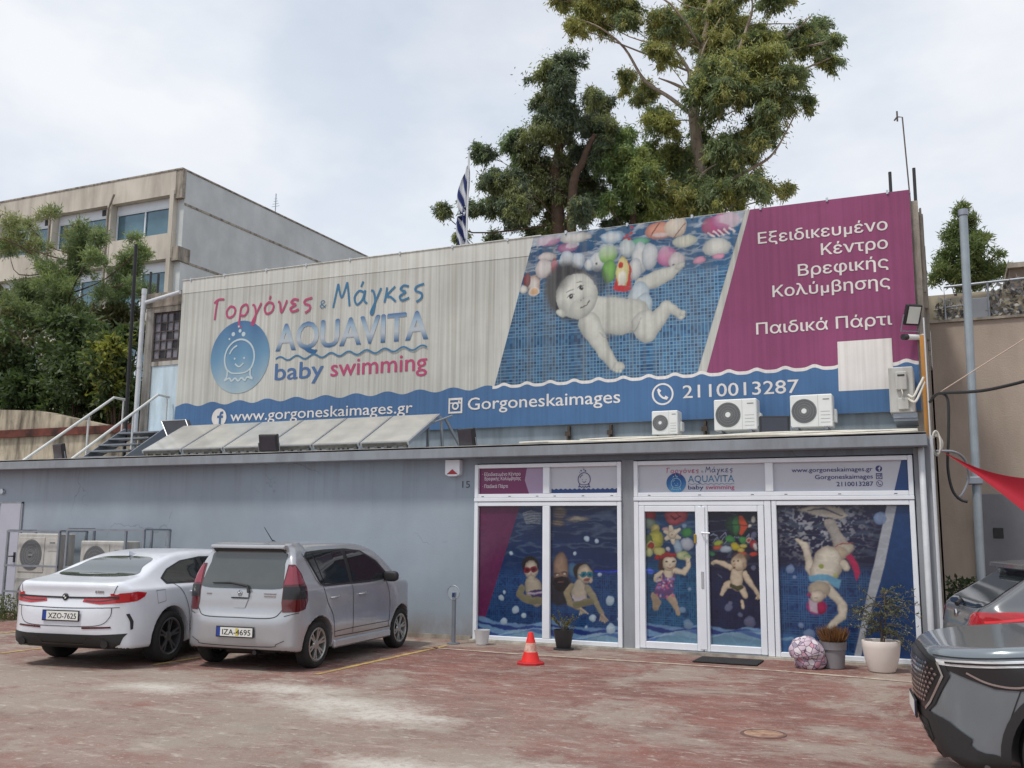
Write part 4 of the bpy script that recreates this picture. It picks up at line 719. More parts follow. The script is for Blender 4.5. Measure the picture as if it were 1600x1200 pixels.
# ------------------------------------------------------------------ upper building behind the shop roof
oldm = streaked('stained_old_render', lin((186, 182, 174)), lin((92, 84, 74)), .9, 3.5, .5, bump=.5, blot=lin((90, 84, 76)), blotamt=.5)
lowm = streaked('grey_painted_wall', lin((138, 150, 160)), lin((104, 110, 114)), .6, 4, .5, bump=.3)
up = thing('warehouse', 'taller old concrete building behind the shop roof carrying the long banner', 'warehouse', (-8, 2.6, 0))
b = MB(); b.box(-15.05, .14, 2.62, 20, 0, 7.12); b.box(-16.22, -16.0, 2.60, 20, 0, 7.05); b.box(-16.0, -15.05, 2.62, 20, 6.72, 7.05); b.box(-16.0, -15.05, 2.62, 2.9, 5.36, 5.46); b.box(-15.98, -15.06, 3.2, 3.4, 3, 6.72); b.build('wall', oldm, up)
MB().box(-15.1, .13, 2.585, 2.619, 3.02, 3.75).build('base_wall', lowm, up)
b = MB(); b.box(-16.24, -15.05, 2.56, 2.615, 6.73, 7.06); b.box(-15.999, -15.05, 2.585, 2.615, 6.60, 6.728); b.build('lintel', conc, up)
b = MB(); b.box(.10, .30, 2.56, 2.62, 3.02, 7.08); b.box(.14, .31, 2.62, 4.2, 0, 6.9)
b.build('corner_column', conc, up)
b = MB(); prof = [(4.2, 0), (4.2, 6.78), (5.2, 6.6), (5.8, 6.15), (7.4, 6.0), (9, 5.4), (12, 5.3), (20, 5.3), (20, 0)]
k = len(prof); b.add([(.15, y, z) for y, z in prof]+[(.33, y, z) for y, z in prof], [tuple(range(k)), tuple(range(2*k-1, k-1, -1))]+[(i, i+k, (i+1) % k+k, (i+1) % k) for i in range(k)]); b.build('side_wall', conc, up)
rnd = random.Random(3)
b = MB()
for k in range(26): y = 2.64+k*.11; zt = 7.0-.02*k+rnd.uniform(-.05, .05); b.box(.305+rnd.uniform(0, .02), .335+rnd.uniform(0, .03), y, y+.09, 4.6+rnd.uniform(0, 1.6), zt)
b.build('rough_formwork', conc, up)
dp = MB().bbox(-15.99, -15.06, 2.64, 2.70, 3.78, 5.36, .006).build('upper_door', streaked('faded_sky_blue_paint', lin((206, 226, 238)), lin((150, 160, 160)), .5, 4, .6, bump=.1), up)
b = MB(); b.box(-15.99, -15.05, 2.62, 2.66, 5.462, 5.50)
for z in np.linspace(5.52, 6.58, 6): b.box(-15.99, -15.05, 2.635, 2.655, z-.012, z+.012)
for x in np.linspace(-15.98, -15.06, 6): b.box(x-.012, x+.012, 2.63, 2.65, 5.5, 6.6)
wf = b.build('industrial_window', mat('rusty_bars', (.085, .07, .068), .8, var=.4, scale=8), up)
MB().box(-15.99, -15.05, 2.66, 2.67, 5.5, 6.6).build('pane', mat('dirty_glass', lin((122, 120, 128)), .35, var=.5, scale=4.4), wf)
b = MB()
for i, j in ((1, 0), (2, 2), (3, 1), (1, 3), (4, 3), (3, 4)):
    x = -15.98+i*.184; z = 5.52+j*.212; b.box(x+.02, x+.164, 2.657, 2.659, z+.02, z+.19)
b.build('broken_pane', mat('dark_hole', (.02, .02, .025), .6, var=0), wf)
# ------------------------------------------------------------------ banner
SH = streaked('faded_vinyl', lin((196, 197, 190)), lin((150, 146, 136)), .6, 15, .2, rough=.5, big=.5, bump=.12)
def bvinyl(name, c, d, a=.5): return streaked(name, lin(c), lin(d), a, 14, .2, rough=.5, big=.5, bump=.1)
vblue = bvinyl('blue_vinyl', (76, 112, 154), (62, 92, 128), .5); vmag = bvinyl('magenta_vinyl', (142, 72, 110), (116, 60, 92), .5); vwhite = bvinyl('white_vinyl_print', (226, 222, 218), (186, 180, 174), .4)
vphoto = streaked('photo_vinyl', (1, 1, 1), lin((120, 120, 114)), .4, 9, .18, rough=.5, big=.5, bump=.1, attr=True)
ban = thing('advertising_banner', 'long faded vinyl banner with swimming baby photo stretched across the upper wall', 'banner', (-7.5, 2.5, 3.6))
n = 120; xs = np.linspace(-15.09, .185, n+1); zs = np.linspace(3.63, 7.26, 25)
V = []; F = []
for z in zs:
    for x in xs: V.append((x, 2.503, z))
for j in range(24):
    for i in range(n): k = j*(n+1)+i; F.append((k, k+1, k+n+2, k+n+1))
sheet = link('banner_sheet', raw_mesh('banner_sheet', np.array(V), np.array(F)), SH, ban)
b = MB(); b.box(-15.1, .20, 2.515, 2.58, 7.20, 7.235); b.box(-15.1, .20, 2.515, 2.58, 3.64, 3.68)
for x in np.linspace(-15.0, .1, 9): b.box(x-.02, x+.02, 2.512, 2.60, 3.66, 7.21)
b.build('banner_frame', steel, ban)
MB().tube([(x, 2.50, 7.262) for x in np.linspace(-15.1, -6.3, 5)], .016, 8).build('top_hem', SH, ban)
clip = MB()
for x in (-14.85, -13.9, -12.75, -11.7, -10.6, -9.4, -8.2, -7.0, -5.8, -4.6, -3.4, -2.2, -1.1, -.15): clip.bbox(x-.018, x+.018, 2.478, 2.53, 7.225, 7.295, .004)
clip.build('clip', alu, ban)
vhem = streaked('pale_vinyl', lin((208, 209, 202)), lin((170, 166, 156)), .5, 15, .2, rough=.5, big=.5, bump=.12)  # lighter vinyl tone for the strip above the seam
MB().flat([(-15.08, 6.96), (-6.54, 6.90), (-6.46, 7.25), (-15.08, 7.25)], 2.5005).build('hem_strip', vhem, ban); MB().tube([(-15.08, 2.503, 6.955), (-10.5, 2.503, 6.93), (-6.55, 2.503, 6.895)], .008, 6).build('hem_seam', bpy.data.materials['faded_vinyl'], ban)
# lower blue band with a wavy white-lined edge
def wave_top(x, amp, per): return 4.40+amp*math.cos(x*2*math.pi/per)
a = [(x, wave_top(x, .038, .74)) for x in np.linspace(-15.088, -7.29, 220)]
MB().flat([(-15.088, 3.632)]+[(-7.29, 3.632)]+a[::-1], 2.4995).build('print', vblue, ban)
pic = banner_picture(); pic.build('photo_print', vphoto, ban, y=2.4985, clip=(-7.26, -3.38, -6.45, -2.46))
MB().flat([(-3.21, 4.40), (.183, 4.40), (.183, 7.258), (-2.38, 7.258)], 2.4985).build('print', vmag, ban)
def tri(x, per, amp): t = (x/per) % 1; return 4.395+amp*(math.cos(2*math.pi*t)*.8+.2*math.cos(4*math.pi*t))
a = [(x, tri(x, .47, .032)+.045) for x in np.linspace(-7.288, .183, 300)]
MB().flat([(-7.288, 4.30), (.183, 4.30)]+a[::-1], 2.4965).build('print', vwhite, ban)
a = [(x, tri(x, .47, .032)-.012) for x in np.linspace(-7.29, .183, 300)]
MB().flat([(-7.29, 3.632), (.183, 3.632)]+a[::-1], 2.4945).build('print', vblue, ban)
MB().flat([(-1.04, 4.0), (-.2, 4.0), (-.2, 4.82), (-1.03, 4.82)], 2.4925).build('white_sheet', vwhite, ban)
TY = 2.4915
logo(ban, -14.16, -8.72, 4.78, 2.02, TY+.004, True)
text('www.gorgoneskaimages.gr', -13.52, TY, 3.985, 4.5, .235, vwhite, ban, bold=.008); text('Gorgoneskaimages', -7.80, TY, 3.985, 3.04, .245, vwhite, ban, bold=.008); text('2110013287', -3.62, TY, 4.01, 1.95, .235, vwhite, ban, bold=.008)
icons(ban, (-13.83, 4.08, .2, TY), (-8.07, 4.08, .15, TY), (-3.98, 4.10, .195, TY), vwhite, vblue)
for s_, x, z, w in (('Εξειδικευμένο', -.175, 6.625, 2.08), ('Κέντρο', -.185, 6.312, 1.04), ('Βρεφικής', -.19, 5.99, 1.42), ('Κολύμβησης', -.18, 5.665, 1.86), ('Παιδικά Πάρτι', -.18, 5.04, 2.15)):
    text(s_, x, TY, z, w, .2, vwhite, ban, align='R', bold=.014)
# ------------------------------------------------------------------ things on the shop roof and walls
# stair up to the blue door
st = thing('roof_stair', 'short grey steel stair with two pale handrails leading to the blue door', 'staircase', (-15.7, 1.7, 3.02))
gsteel = mat('grey_painted_steel', lin((126, 132, 140)), .5, .2, var=.12, scale=5)
for k in range(5): MB().bbox(-16.28, -15.12, .98+.27*k, 1.24+.27*k, 3.14+.155*k, 3.175+.155*k, .004).build('step', gsteel, st)
MB().box(-16.3, -15.05, 2.26, 2.58, 3.755, 3.79).build('landing', gsteel, st)
for x in (-16.31, -15.10):
    MB().add([(x, .9, 3.02), (x, 1.25, 3.02), (x, 2.55, 3.72), (x, 2.55, 3.9), (x, 2.25, 3.9)]+[(x+.03, .9, 3.02), (x+.03, 1.25, 3.02), (x+.03, 2.55, 3.72), (x+.03, 2.55, 3.9), (x+.03, 2.25, 3.9)],
             [(4, 3, 2, 1, 0), (5, 6, 7, 8, 9), (0, 1, 6, 5), (1, 2, 7, 6), (2, 3, 8, 7), (3, 4, 9, 8), (4, 0, 5, 9)]).build('stringer', gsteel, st)
railm = mat('pale_rail', lin((206, 208, 206)), .45, .3, var=.12, scale=5)
for x in (-16.64, -15.34):
    b = MB(); b.tube([(x, -.02 if x < -16 else .02, 3.03), (x, 2.22, 4.62), (x, 2.56, 4.61)], .03, 8); b.tube([(x, 2.5, 3.8), (x, 2.5, 4.6)], .02, 8); b.tube([(x, 1.55, 3.02), (x, 1.55, 4.13)], .022, 8); b.tube([(x, .12, 3.02), (x, .12, 3.12)], .025, 8); b.build('handrail', railm, st)
# solar collectors
glassm = mat('solar_glass', lin((172, 170, 162)), .34, .1, var=.18, scale=3, spec=.8, coat=.5)
x0, x1 = -13.63, -7.70; pw = (x1-x0)/6; ca, sa = math.cos(R(28.5)), math.sin(R(28.5))
def sol(x, s_, h): return (x, .16+s_*ca-h*sa, 3.12+s_*sa+h*ca)
def slab(b, xa, xb, s0, s1, h0, h1, mi=0):
    v = [sol(x, s_, h) for h in (h0, h1) for x, s_ in ((xa, s0), (xb, s0), (xb, s1), (xa, s1))]; b.add(v, [(3, 2, 1, 0), (4, 5, 6, 7), (0, 1, 5, 4), (1, 2, 6, 5), (2, 3, 7, 6), (3, 0, 4, 7)], mi)
words = ['leftmost, beside the stair', 'second from the stair', 'third from the stair', 'fourth from the stair', 'fifth from the stair', 'right end of the row']
for k in range(6):
    a, c = x0+k*pw+.012, x0+(k+1)*pw-.012; o = thing('solar_collector', 'flat solar water collector lying tilted on shop roof, '+words[k], 'solar collector', (a, .16, 3.02), 0, 'solar collectors in a row on the roof')
    b = MB(); slab(b, a, c, 0, 1.24, 0, .06); b.build('collector_box', alu, o)
    b = MB(); slab(b, a+.03, c-.03, .03, 1.21, .0605, .064); b.build('glass', glassm, o)
    b = MB(); slab(b, a+.05, c-.05, -.02, .0, -.02, .05)
    for q in range(5): b.box(a+.1+q*.19, a+.16+q*.19, .14, .2, 3.075, 3.12)
    b.build('bottom_rail', mat('dark_aluminium', (.16, .16, .15), .5, .6, var=.3, scale=8) if k == 0 else bpy.data.materials['dark_aluminium'], o)
    for x in (a+.08, c-.12): MB().box(x, x+.04, .95, .99, 3.02, 3.53).build('leg', gsteel, o)
b = MB(); b.tube([(-7.62, 1.18, 3.02), (-7.66, 1.16, 3.7)], .03, 6); b.tube([(-7.34, 1.5, 3.02), (-7.60, 1.2, 3.68)], .03, 6); b.tube([(-7.9, .9, 3.5), (-7.45, 1.2, 3.72)], .016, 6)
tag(b.build('support_bracket', gsteel, None, (-7.6, 1.2, 3.02)), 'steel strut pair holding up the right end of the solar row', 'bracket')
# a tilted dark board at the left end of the collectors
o = thing('photovoltaic_module', 'small steeply tilted dark panel beside the stair landing', 'solar panel', (-13.9, 1.3, 3.02))
P = [at(252, 658, 1.3), at(290, 656, 1.3), at(302, 690, 1.15), at(270, 703, 1.15)]
b = MB(); dn = np.array([.05, .06, .0]); b.add([tuple(p) for p in P]+[tuple(p+dn) for p in P], [(3, 2, 1, 0), (4, 5, 6, 7), (0, 1, 5, 4), (1, 2, 6, 5), (2, 3, 7, 6), (3, 0, 4, 7)]); b.build('panel', mat('dark_cells', (.03, .033, .04), .35, var=.3, scale=8), o)
b = MB(); b.tube([P[0], P[1], P[2]], .012, 6); b.tube([P[3], P[0]], .012, 6); b.tube([P[2]+dn, (P[2][0], 1.2, 3.02)], .015, 6); b.tube([P[3]+dn, (P[3][0], 1.2, 3.02)], .015, 6); b.build('frame', alu, o)
# floodlights standing on the roof edge
ledm = mat('lamp_glass_dark', (.035, .037, .05), .18, var=.15, scale=6, spec=.7); blackp = mat('black_plastic', (.022, .022, .024), .45, var=.1)
def floodlight(px, py, w, h, Y, label, lit=False, yaw=0, tilt=12, name='floodlight'):
    c = at(px, py, Y); o = thing(name, label, 'floodlight', tuple(c), 0); a = Matrix.Rotation(R(yaw), 3, 'Z') @ Matrix.Rotation(R(tilt), 3, 'X')
    def loc(b):
        b.v = [tuple(a @ Vector(v)+Vector(c)) for v in b.v]; return b
    loc(MB().bbox(-w/2, w/2, -.03, .05, -h/2, h/2, .012)).build('housing', blackp, o)
    loc(MB().bbox(-w/2+.03, w/2-.03, -.036, -.031, -h/2+.03, h/2-.03, .002)).build('lens', mat('lamp_glass_white', lin((216, 222, 214)), .25, var=.08) if lit else ledm, o)
    b = MB(); b.tube([(-w/2-.02, 0, 0), (-w/2-.02, 0, -h/2-.1), (w/2+.02, 0, -h/2-.1), (w/2+.02, 0, 0)], .012, 6); loc(b).build('bracket', steel, o); return o
floodlight(92.5, 706, .40, .32, -.12, 'black floodlight at the roof edge in front of the stair handrails', yaw=-16)
floodlight(420, 692, .36, .31, -.12, 'black floodlight on the roof edge in front of the solar collectors', yaw=10)
floodlight(729.5, 684, .36, .30, -.10, 'black floodlight on the roof edge above the alarm box', yaw=-20)
floodlight(1210, 666, .44, .31, .9, 'black floodlight between the two large air conditioners', yaw=16, tilt=-6)
floodlight(1426, 492, .26, .33, 2.3, 'square floodlight with white lens on the upper right corner', True, yaw=34, tilt=24)
# air conditioners
acw = mat('ac_white', lin((226, 228, 224)), .4, var=.07, scale=4); acg = mat('fan_grille', (.10, .105, .11), .5, var=.1); acl = mat('ac_label', lin((120, 124, 122)), .5, var=0); acp = streaked('aged_ac_white', lin((190, 189, 184)), lin((150, 146, 138)), .6, 6, 1, bump=.05)
def fan(o, cx, y, cz, r, m1, hub=True):
    b = MB(); b.disc(cx, y, cz, r, 36); g = b.build('fan_grille', acg, o); b = MB()
    for k in range(44):
        t = np.linspace(.2, .98, 8); a = 2*math.pi*k/44+t*1.1; b.ribbon([(cx+r*u*math.cos(q), cz+r*u*math.sin(q)) for u, q in zip(t, a)], .0032, y-.004)
    for q in (.35, .55, .75, .95): b.disc(cx, y-.003, cz, r*q+.003, 40, r*q-.002)
    b.build('fan_blade', mat('grille_wire', (.26, .27, .275), .5, var=0) if 'grille_wire' not in bpy.data.materials else bpy.data.materials['grille_wire'], g)
    if hub: MB().lathe([(.0, -.012), (r*.2, -.012), (r*.22, 0)], (cx, y, cz), 20, 'y').build('hub', m1, g)
def ac(x0, x1, z0, z1, y, label, m=None, depth=.30, fr=.36, name='air_conditioner', feet=True, group='air conditioners on the upper wall'):
    m = m or acw; o = thing(name, label, 'air conditioner', ((x0+x1)/2, y, z0), 0, group); w, h = x1-x0, z1-z0
    MB().bbox(x0, x1, y, y+depth, z0, z1, .014).build('casing', m, o)
    r = min(w*.30, h*.40); fan(o, x0+w*.33, y-.003, z0+h*.5, r, m)
    b = MB(); b.box(x0+w*.66, x0+w*.664, y-.002, y+.002, z0+.01, z1-.01); b.box(x0+w*.78, x0+w*.93, y-.003, y+.001, z1-h*.17, z1-h*.14)
    for q in range(4): b.box(x0+w*.72, x0+w*.94, y-.003, y+.001, z0+h*(.14+.11*q), z0+h*(.147+.11*q))
    b.build('vent_line', acl, o)
    b = MB(); b.bbox(x1+.001, x1+.05, y+.09, y+depth-.04, z0+h*.15, z0+h*.55, .01); b.build('valve_cover', m, o)
    if feet:
        b = MB()
        for x in (x0+w*.15, x1-w*.15): b.box(x-.02, x+.02, y-.02, 2.58, z0-.045, z0-.005); b.box(x-.02, x+.02, y+.26, y+.30, z0-.25, z0-.047)
        b.build('bracket', gsteel, o)
    return o
ac(-4.05, -3.60, 3.335, 3.745, 2.02, 'smallest white air conditioner under the phone symbol on the banner'); ac(-2.98, -2.28, 3.37, 3.885, 2.0, 'large white air conditioner under the phone number, left of the black floodlight'); ac(-1.75, -1.10, 3.375, 3.90, 2.0, 'large white air conditioner right of the black floodlight, below the blank sheet')
o = thing('air_conditioner', 'cream air conditioner seen from its side on the upper right corner', 'air conditioner', (-.05, 2.0, 3.5), 0, 'air conditioners on the upper wall')
MB().bbox(-.24, .11, 1.72, 2.45, 3.52, 4.22, .015).build('casing', acp, o); MB().bbox(-.14, .02, 1.66, 1.719, 3.86, 4.14, .012).bbox(-.12, .03, 1.67, 1.719, 3.56, 3.74, .012).build('valve_cover', acp, o)
MB().box(-.11, -.01, 1.655, 1.659, 4.07, 4.095).build('handle_slot', gasket, o); MB().box(-.2, .14, 1.75, 1.79, 3.44, 3.515).box(-.2, .14, 2.35, 2.39, 3.44, 3.515).box(-.2, .14, 1.79, 2.58, 3.40, 3.438).build('bracket', steel, o)
pipew = mat('pipe_lagging', lin((206, 202, 190)), .7, var=.12, scale=10)
b = MB(); b.tube(spline([(.03, 1.69, 3.78), (.10, 1.62, 3.74), (.18, 1.7, 3.9), (.25, 1.8, 4.05)]), .018, 8); b.tube(spline([(.03, 1.69, 3.72), (.12, 1.6, 3.66), (.2, 1.7, 3.82), (.26, 1.8, 3.98)]), .018, 8); b.tube(spline([(-.06, 1.665, 3.86), (-.05, 1.63, 3.8), (-.06, 1.665, 3.74)]), .008, 6); b.build('pipe', pipew, o)
b = MB()
for k in range(9):
    q = [(x, -.06+.03*k+.05*math.sin(k+x*.6), 3.06+.012*(k % 4)+.016*math.sin(x*2.1+k*1.7)) for x in np.linspace(-5.6+k*.5, .17, 16)]; b.tube(spline(q, 3), .017, 6)
tag(b.build('pipe_bundle', pipew, None, (-2, 1, 3.03), True), 'loose bundle of white pipes and cables along the roof edge', 'cables')
for x in (-4.95, -3.25, -5.75): tag(MB().box(x-.02, x+.02, 2.5, 2.58, 3.2, 3.6).box(x-.05, x+.05, 2.45, 2.5, 3.42, 3.5).box(x-.015, x+.015, 2.44, 2.5, 3.1, 3.42).build('wall_bracket', mat('rust_brown', (.09, .07, .055), .8, .3, var=.3), None, (x, 2.5, 3.2)), {-4.95: 'dark rusty bracket on grey wall, middle one of three left of small air conditioner', -3.25: 'dark rusty bracket on grey wall right of the small air conditioner', -5.75: 'dark rusty bracket on grey wall, farthest left of the air conditioners'}[x], 'bracket', 'rusty wall brackets under the banner')
# big old condenser units in cages on the ground
def condenser(x0, x1, z1, y, label, two):
    o = thing('air_conditioner', label, 'air conditioner', ((x0+x1)/2, y, 0)); MB().bbox(x0, x1, y, y+.36, .12, z1, .015).build('casing', acp, o); w = x1-x0
    for cz in ((.42, 1.18) if two else (1.08,)):
        b = MB(); b.bbox(x0+.06, x0+w*.66, y-.012, y-.001, cz-.32, cz+.33, .005); b.build('fan_panel', acp, o); fan(o, x0+.06+w*.3, y-.016, cz, .29, acp, False); MB().box(x0+w*.36-.06, x0+w*.36+.06, y-.03, y-.024, cz-.02, cz+.02).build('badge', acl, o)
    MB().bbox(x0+w*.73, x1-.05, y-.008, y-.001, z1-.32, z1-.08, .003).build('cover', acp, o); MB().box(x0+w*.78, x1-.11, y-.012, y-.0085, z1-.18, z1-.155).build('badge', acl, o)
    b = MB(); b.box(x0+.05, x0+.15, y+.03, y+.33, 0, .12); b.box(x1-.15, x1-.05, y+.03, y+.33, 0, .12); b.build('foot', conc, o)
condenser(-15.86, -14.74, 1.58, -.62, 'tall two fan air conditioner beside the pale service door', True); condenser(-14.2, -13.1, 1.46, -.62, 'single fan air conditioner in the cage behind the white car', False)
def cage(x0, x1, z1, label, bars):
    b = MB()
    for x in [x0, x1]+bars:
        for y in (-.74, -.12): b.box(x-.02, x+.02, y-.02, y+.02, 0, z1)
    for z in (z1, .98, .5):
        b.box(x0-.02, x1+.02, -.765, -.741, z-.018, z+.018)
        if z == z1: b.box(x0-.02, x1+.02, -.119, -.095, z-.018, z+.018); b.box(x0-.022, x0+.018, -.74, -.12, z+.001, z+.03); b.box(x1-.018, x1+.022, -.74, -.12, z+.001, z+.03)
    tag(b.build('protective_cage', steel, None, ((x0+x1)/2, -.4, 0)), label, 'cage')
cage(-15.98, -14.62, 1.62, 'steel cage around the tall two fan air conditioner', []); cage(-14.42, -12.55, 1.66, 'wider steel cage around the single fan air conditioner', [-12.98])
# alarm box, camera
o = thing('alarm_siren', 'white alarm siren with red lamp under the roof edge', 'alarm', (-6.78, .05, 2.58)); b = MB().prism([(-6.91, 2.60), (-6.85, 2.57), (-6.71, 2.57), (-6.65, 2.60), (-6.65, 2.83), (-6.91, 2.83)], -.05, .059); b.build('case', pvc, o)
MB().prism([(-6.88, 2.60), (-6.78, 2.68), (-6.68, 2.60)], -.058, -.051).build('lamp', mat('red_lens', lin((160, 24, 36)), .2, var=.05), o)
o = thing('security_camera', 'white bullet security camera on the upper right corner', 'camera', (.2, 2.35, 4.8)); b = MB(); b.tube([(.24, 2.5, 4.80), (.04, 2.18, 4.76)], .045, 14); b.tube([(.23, 2.5, 4.80), (.27, 2.56, 4.84)], .03, 10); b.build('housing', acw, o)
MB().tube([(.039, 2.178, 4.7595), (-.015, 2.095, 4.75)], .047, 14).build('lens_hood', blackp, o)
# ------------------------------------------------------------------ pipes and poles
def pole(name, pts, r, m, label, cat, n=10, group=None): return tag(MB().tube(pts, r, n).build(name, m, None, pts[0], True, 50), label, cat, group)
whp = mat('white_drain_pipe', lin((200, 204, 208)), .45, var=.12, scale=5)
pole('drain_pipe', [(.20, -.06, 0), (.20, -.06, 2.78), (.20, .03, 2.84)], .04, whp, 'grey white drain pipe down the right corner of the shop', 'drain pipe')
b = MB(); b.tube([(-16.15, 2.42, 3.02), (-16.15, 2.42, 7.15)], .055, 12); b.tube([(-16.15, 2.44, 6.82), (-15.1, 2.44, 6.98)], .045, 12); b.lathe([(.062, 0), (.062, .12)], (-16.15, 2.42, 5.3), 12); b.lathe([(.062, 0), (.062, .12)], (-16.15, 2.42, 7.02), 12)
tag(b.build('drain_pipe', whp, None, (-16.15, 2.42, 3), True, 40), 'thick white drain pipe with side branch left of the blue door', 'drain pipe')
pole('steel_pole', [(-16.30, 2.3, 3.02), (-16.38, 2.3, 8.2)], .04, mat('black_steel', (.02, .02, .022), .5, .3), 'tall thin black steel pole beside the white drain pipe', 'pole')
b = MB(); b.box(.225, .285, 1.88, 1.94, 3.02, 4.72); tag(b.build('wooden_post', streaked('orange_wood', lin((196, 140, 72)), lin((130, 100, 70)), .8, 9, .8), None, (.25, 1.9, 3.02)), 'weathered orange wooden post at the right roof corner', 'post')
b = MB(); b.tube([(.30, 1.7, 2.9), (.30, 1.7, 4.95)], .012, 6); b.tube([(.33, -.1, 0), (.33, -.1, 2.98), (.31, 1.7, 2.98)], .022, 8); tag(b.build('conduit', whp, None, (.33, -.1, 0)), 'thin pale conduit running up the right corner', 'conduit')
poleM = mat('galvanised_pole', lin((154, 164, 170)), .45, .4, var=.12, scale=4)
o = thing('lamp_post', 'tall blue grey round steel pole in front of the right hand wall', 'pole', (.86, 2.2, 0)); MB().tube([(.86, 2.2, 0), (.945, 2.2, 6.66)], .062, 16).build('shaft', poleM, o); MB().lathe([(.0, .06), (.075, .06), (.075, -.03), (.07, -.04)], (.945, 2.2, 6.66), 16).build('cap', steel, o)
b = MB(); b.bbox(.76, .98, 2.08, 2.32, 2.45, 2.56, .01); b.build('clamp', steel, o)
# flag
o = thing('flagpole', 'thin flagpole rising behind the banner top', 'flagpole', (-12.85, 12, 0)); MB().tube([(-12.9, 12, 0), (-12.70, 12, 13.55)], [.05, .03], 10).build('shaft', whp, o); MB().lathe([(0, .1), (.05, .05), (.05, 0), (0, -.02)], (-12.7, 12, 13.6), 10).build('finial', steel, o)
nu, nv = 70, 24; V = []; F = []; Cc = []
fb, fw_ = lin((18, 34, 90)), lin((186, 190, 198))
for j in range(nv+1):
    for i in range(nu+1):
        u, v = i/nu, j/nv          # u runs along the hanging fly, v across the hoist
        z = 13.2-.25*v*1.0-2.75*u*(.9+.1*v)-.9*v*(1-u)*.35; wv_ = math.sin(v*13+u*2.5)*.07*(.3+u)
        spread = .46*(math.sin(math.pi*min(1, u*1.6+.12))**.7 if u < .55 else .86-.55*(u-.55)); x = -12.71-.02*u*2-v*spread+.05*math.sin(u*7); V.append((x, 12.02+wv_, z))
        s_ = int(min(8.99, (v*.42+u*.58)*9*1.05)); canton = u < .2 and v < .5; Cc.append(fb if (s_ % 2 == 0) else fw_)
for j in range(nv):
    for i in range(nu): k = j*(nu+1)+i; F.append((k, k+nu+1, k+nu+2, k+1))
tag(link('flag', raw_mesh('flag', np.array(V), np.array(F), np.array(Cc)), mat('flag_cloth', (1, 1, 1), .8, var=.05, attr=True, trans=.15), None, (-12.7, 12, 13), True), 'blue and white striped flag hanging limp from the flagpole', 'flag')
# rods on the upper right corner
b = MB(); b.tube([(.19, 3.0, 7.0), (.13, 3.0, 8.72), (.05, 3.0, 8.74)], .012, 6); b.tube([(.05, 3.0, 8.66), (.05, 3.0, 8.84)], .015, 6); b.tube([(.05, 3.0, 8.74), (.0, 3.0, 8.68)], .015, 6); tag(b.build('antenna', mat('dull_brown_metal', (.12, .10, .09), .6, .5), None, (.19, 3, 7)), 'tall thin bent antenna rod above the banner corner', 'antenna')
for x, y, z, l in ((-.12, 3.2, 7.85, 'left of the antenna'), (.26, 3.3, 7.9, 'right of the antenna')): tag(MB().tube([(x, y, 6.9), (x, y, z)], .028, 6).build('reinforcing_bar', blackp, None, (x, y, 7)), 'short dark reinforcing bar sticking up '+l+' on the banner corner', 'bar', 'reinforcing bars on the building')
for px, Y, pz, l in ((236, 2.9, 425, 'nearest the white pipe'), (248, 3.0, 428, 'nearer the banner')): q = at(px, pz, Y); tag(MB().tube([(q[0], Y, 6.9), (q[0], Y, q[2])], .03, 6).build('reinforcing_bar', blackp, None, (q[0], Y, 7)), 'short dark reinforcing bar above the industrial window, '+l, 'bar', 'reinforcing bars on the building')
# cables, sail
blk = mat('black_cable', (.02, .02, .02), .5, var=0)
q = [tuple(at(*a)) for a in ((1453, 628, 1.2), (1462, 617, 1.0), (1475, 614, .8), (1530, 611, .3), (1580, 601, -.2), (1625, 588, -.6), (1700, 560, -1.2))]; tag(MB().tube(spline(q, 8), .022, 8).build('overhead_cable', blk, None, q[0], True), 'thick black overhead cable coming in from the right', 'cable')
q = [tuple(at(*a)) for a in ((1470, 614, .9), (1481, 625, .8), (1482, 680, .8), (1481, 730, .8), (1488, 765, .8), (1500, 780, .8), (1512, 784, .8))]; tag(MB().tube(spline(q, 8), .020, 8).build('hanging_cable', blk, None, q[0], True), 'black cable hanging down in front of the beige wall', 'cable')
q = [tuple(at(*a)) for a in ((1470, 612, 1), (1530, 574, .5), (1600, 530, 0), (1660, 490, -.5))]; tag(MB().tube(spline(q, 5), .008, 6).build('rope', mat('pale_rope', lin((214, 196, 180)), .8), None, q[0], True), 'thin pale rope stretched up to the right across beige wall', 'rope')
b = MB()
for k in range(6):
    c = at(1463, 690, .6); a_ = np.linspace(0, 2*math.pi, 28); b.tube([(c[0]+(.07+.008*k)*math.cos(t)*.7, .6+.03*k-.08+.02*math.sin(t*2+k), c[2]-.03+(.17-.012*k)*math.sin(t)) for t in a_], .012, 6, cap=False)
tag(b.build('cable_coil', pipew, None, tuple(c), True), 'coil of white cable hanging at the right roof corner', 'cable')
q = [tuple(at(*a)) for a in ((1462, 705, .5), (1490, 706, .6), (1507, 718, .8), (1514, 745, .9), (1505, 770, .9), (1495, 780, .9))]; tag(MB().tube(spline(q, 8), .018, 8).build('hose', mat('grey_hose', lin((140, 144, 150)), .5), None, q[0], True), 'pale grey hose looping beside the right roof corner', 'hose')
A_, B_, C_, D_ = at(1469, 703, .2), at(1640, 750, -2.2), at(1660, 850, -2.6), at(1545, 765, -.8)
n = 24; V = []; F = []
for i in range(n+1):
    for j in range(n+1):
        u, v = i/n, j/n; top = A_+(B_-A_)*u; bot = A_+(C_-A_)*u; sag = .10*math.sin(math.pi*u); p_ = top*(1-v)+bot*v; p_ = p_+np.array([0, .25*math.sin(math.pi*v)*u, -sag*(1-v)+.22*sag*v*2]); V.append(p_)
for i in range(n):
    for j in range(n): k = i*(n+1)+j; F.append((k, k+n+1, k+n+2, k+1))
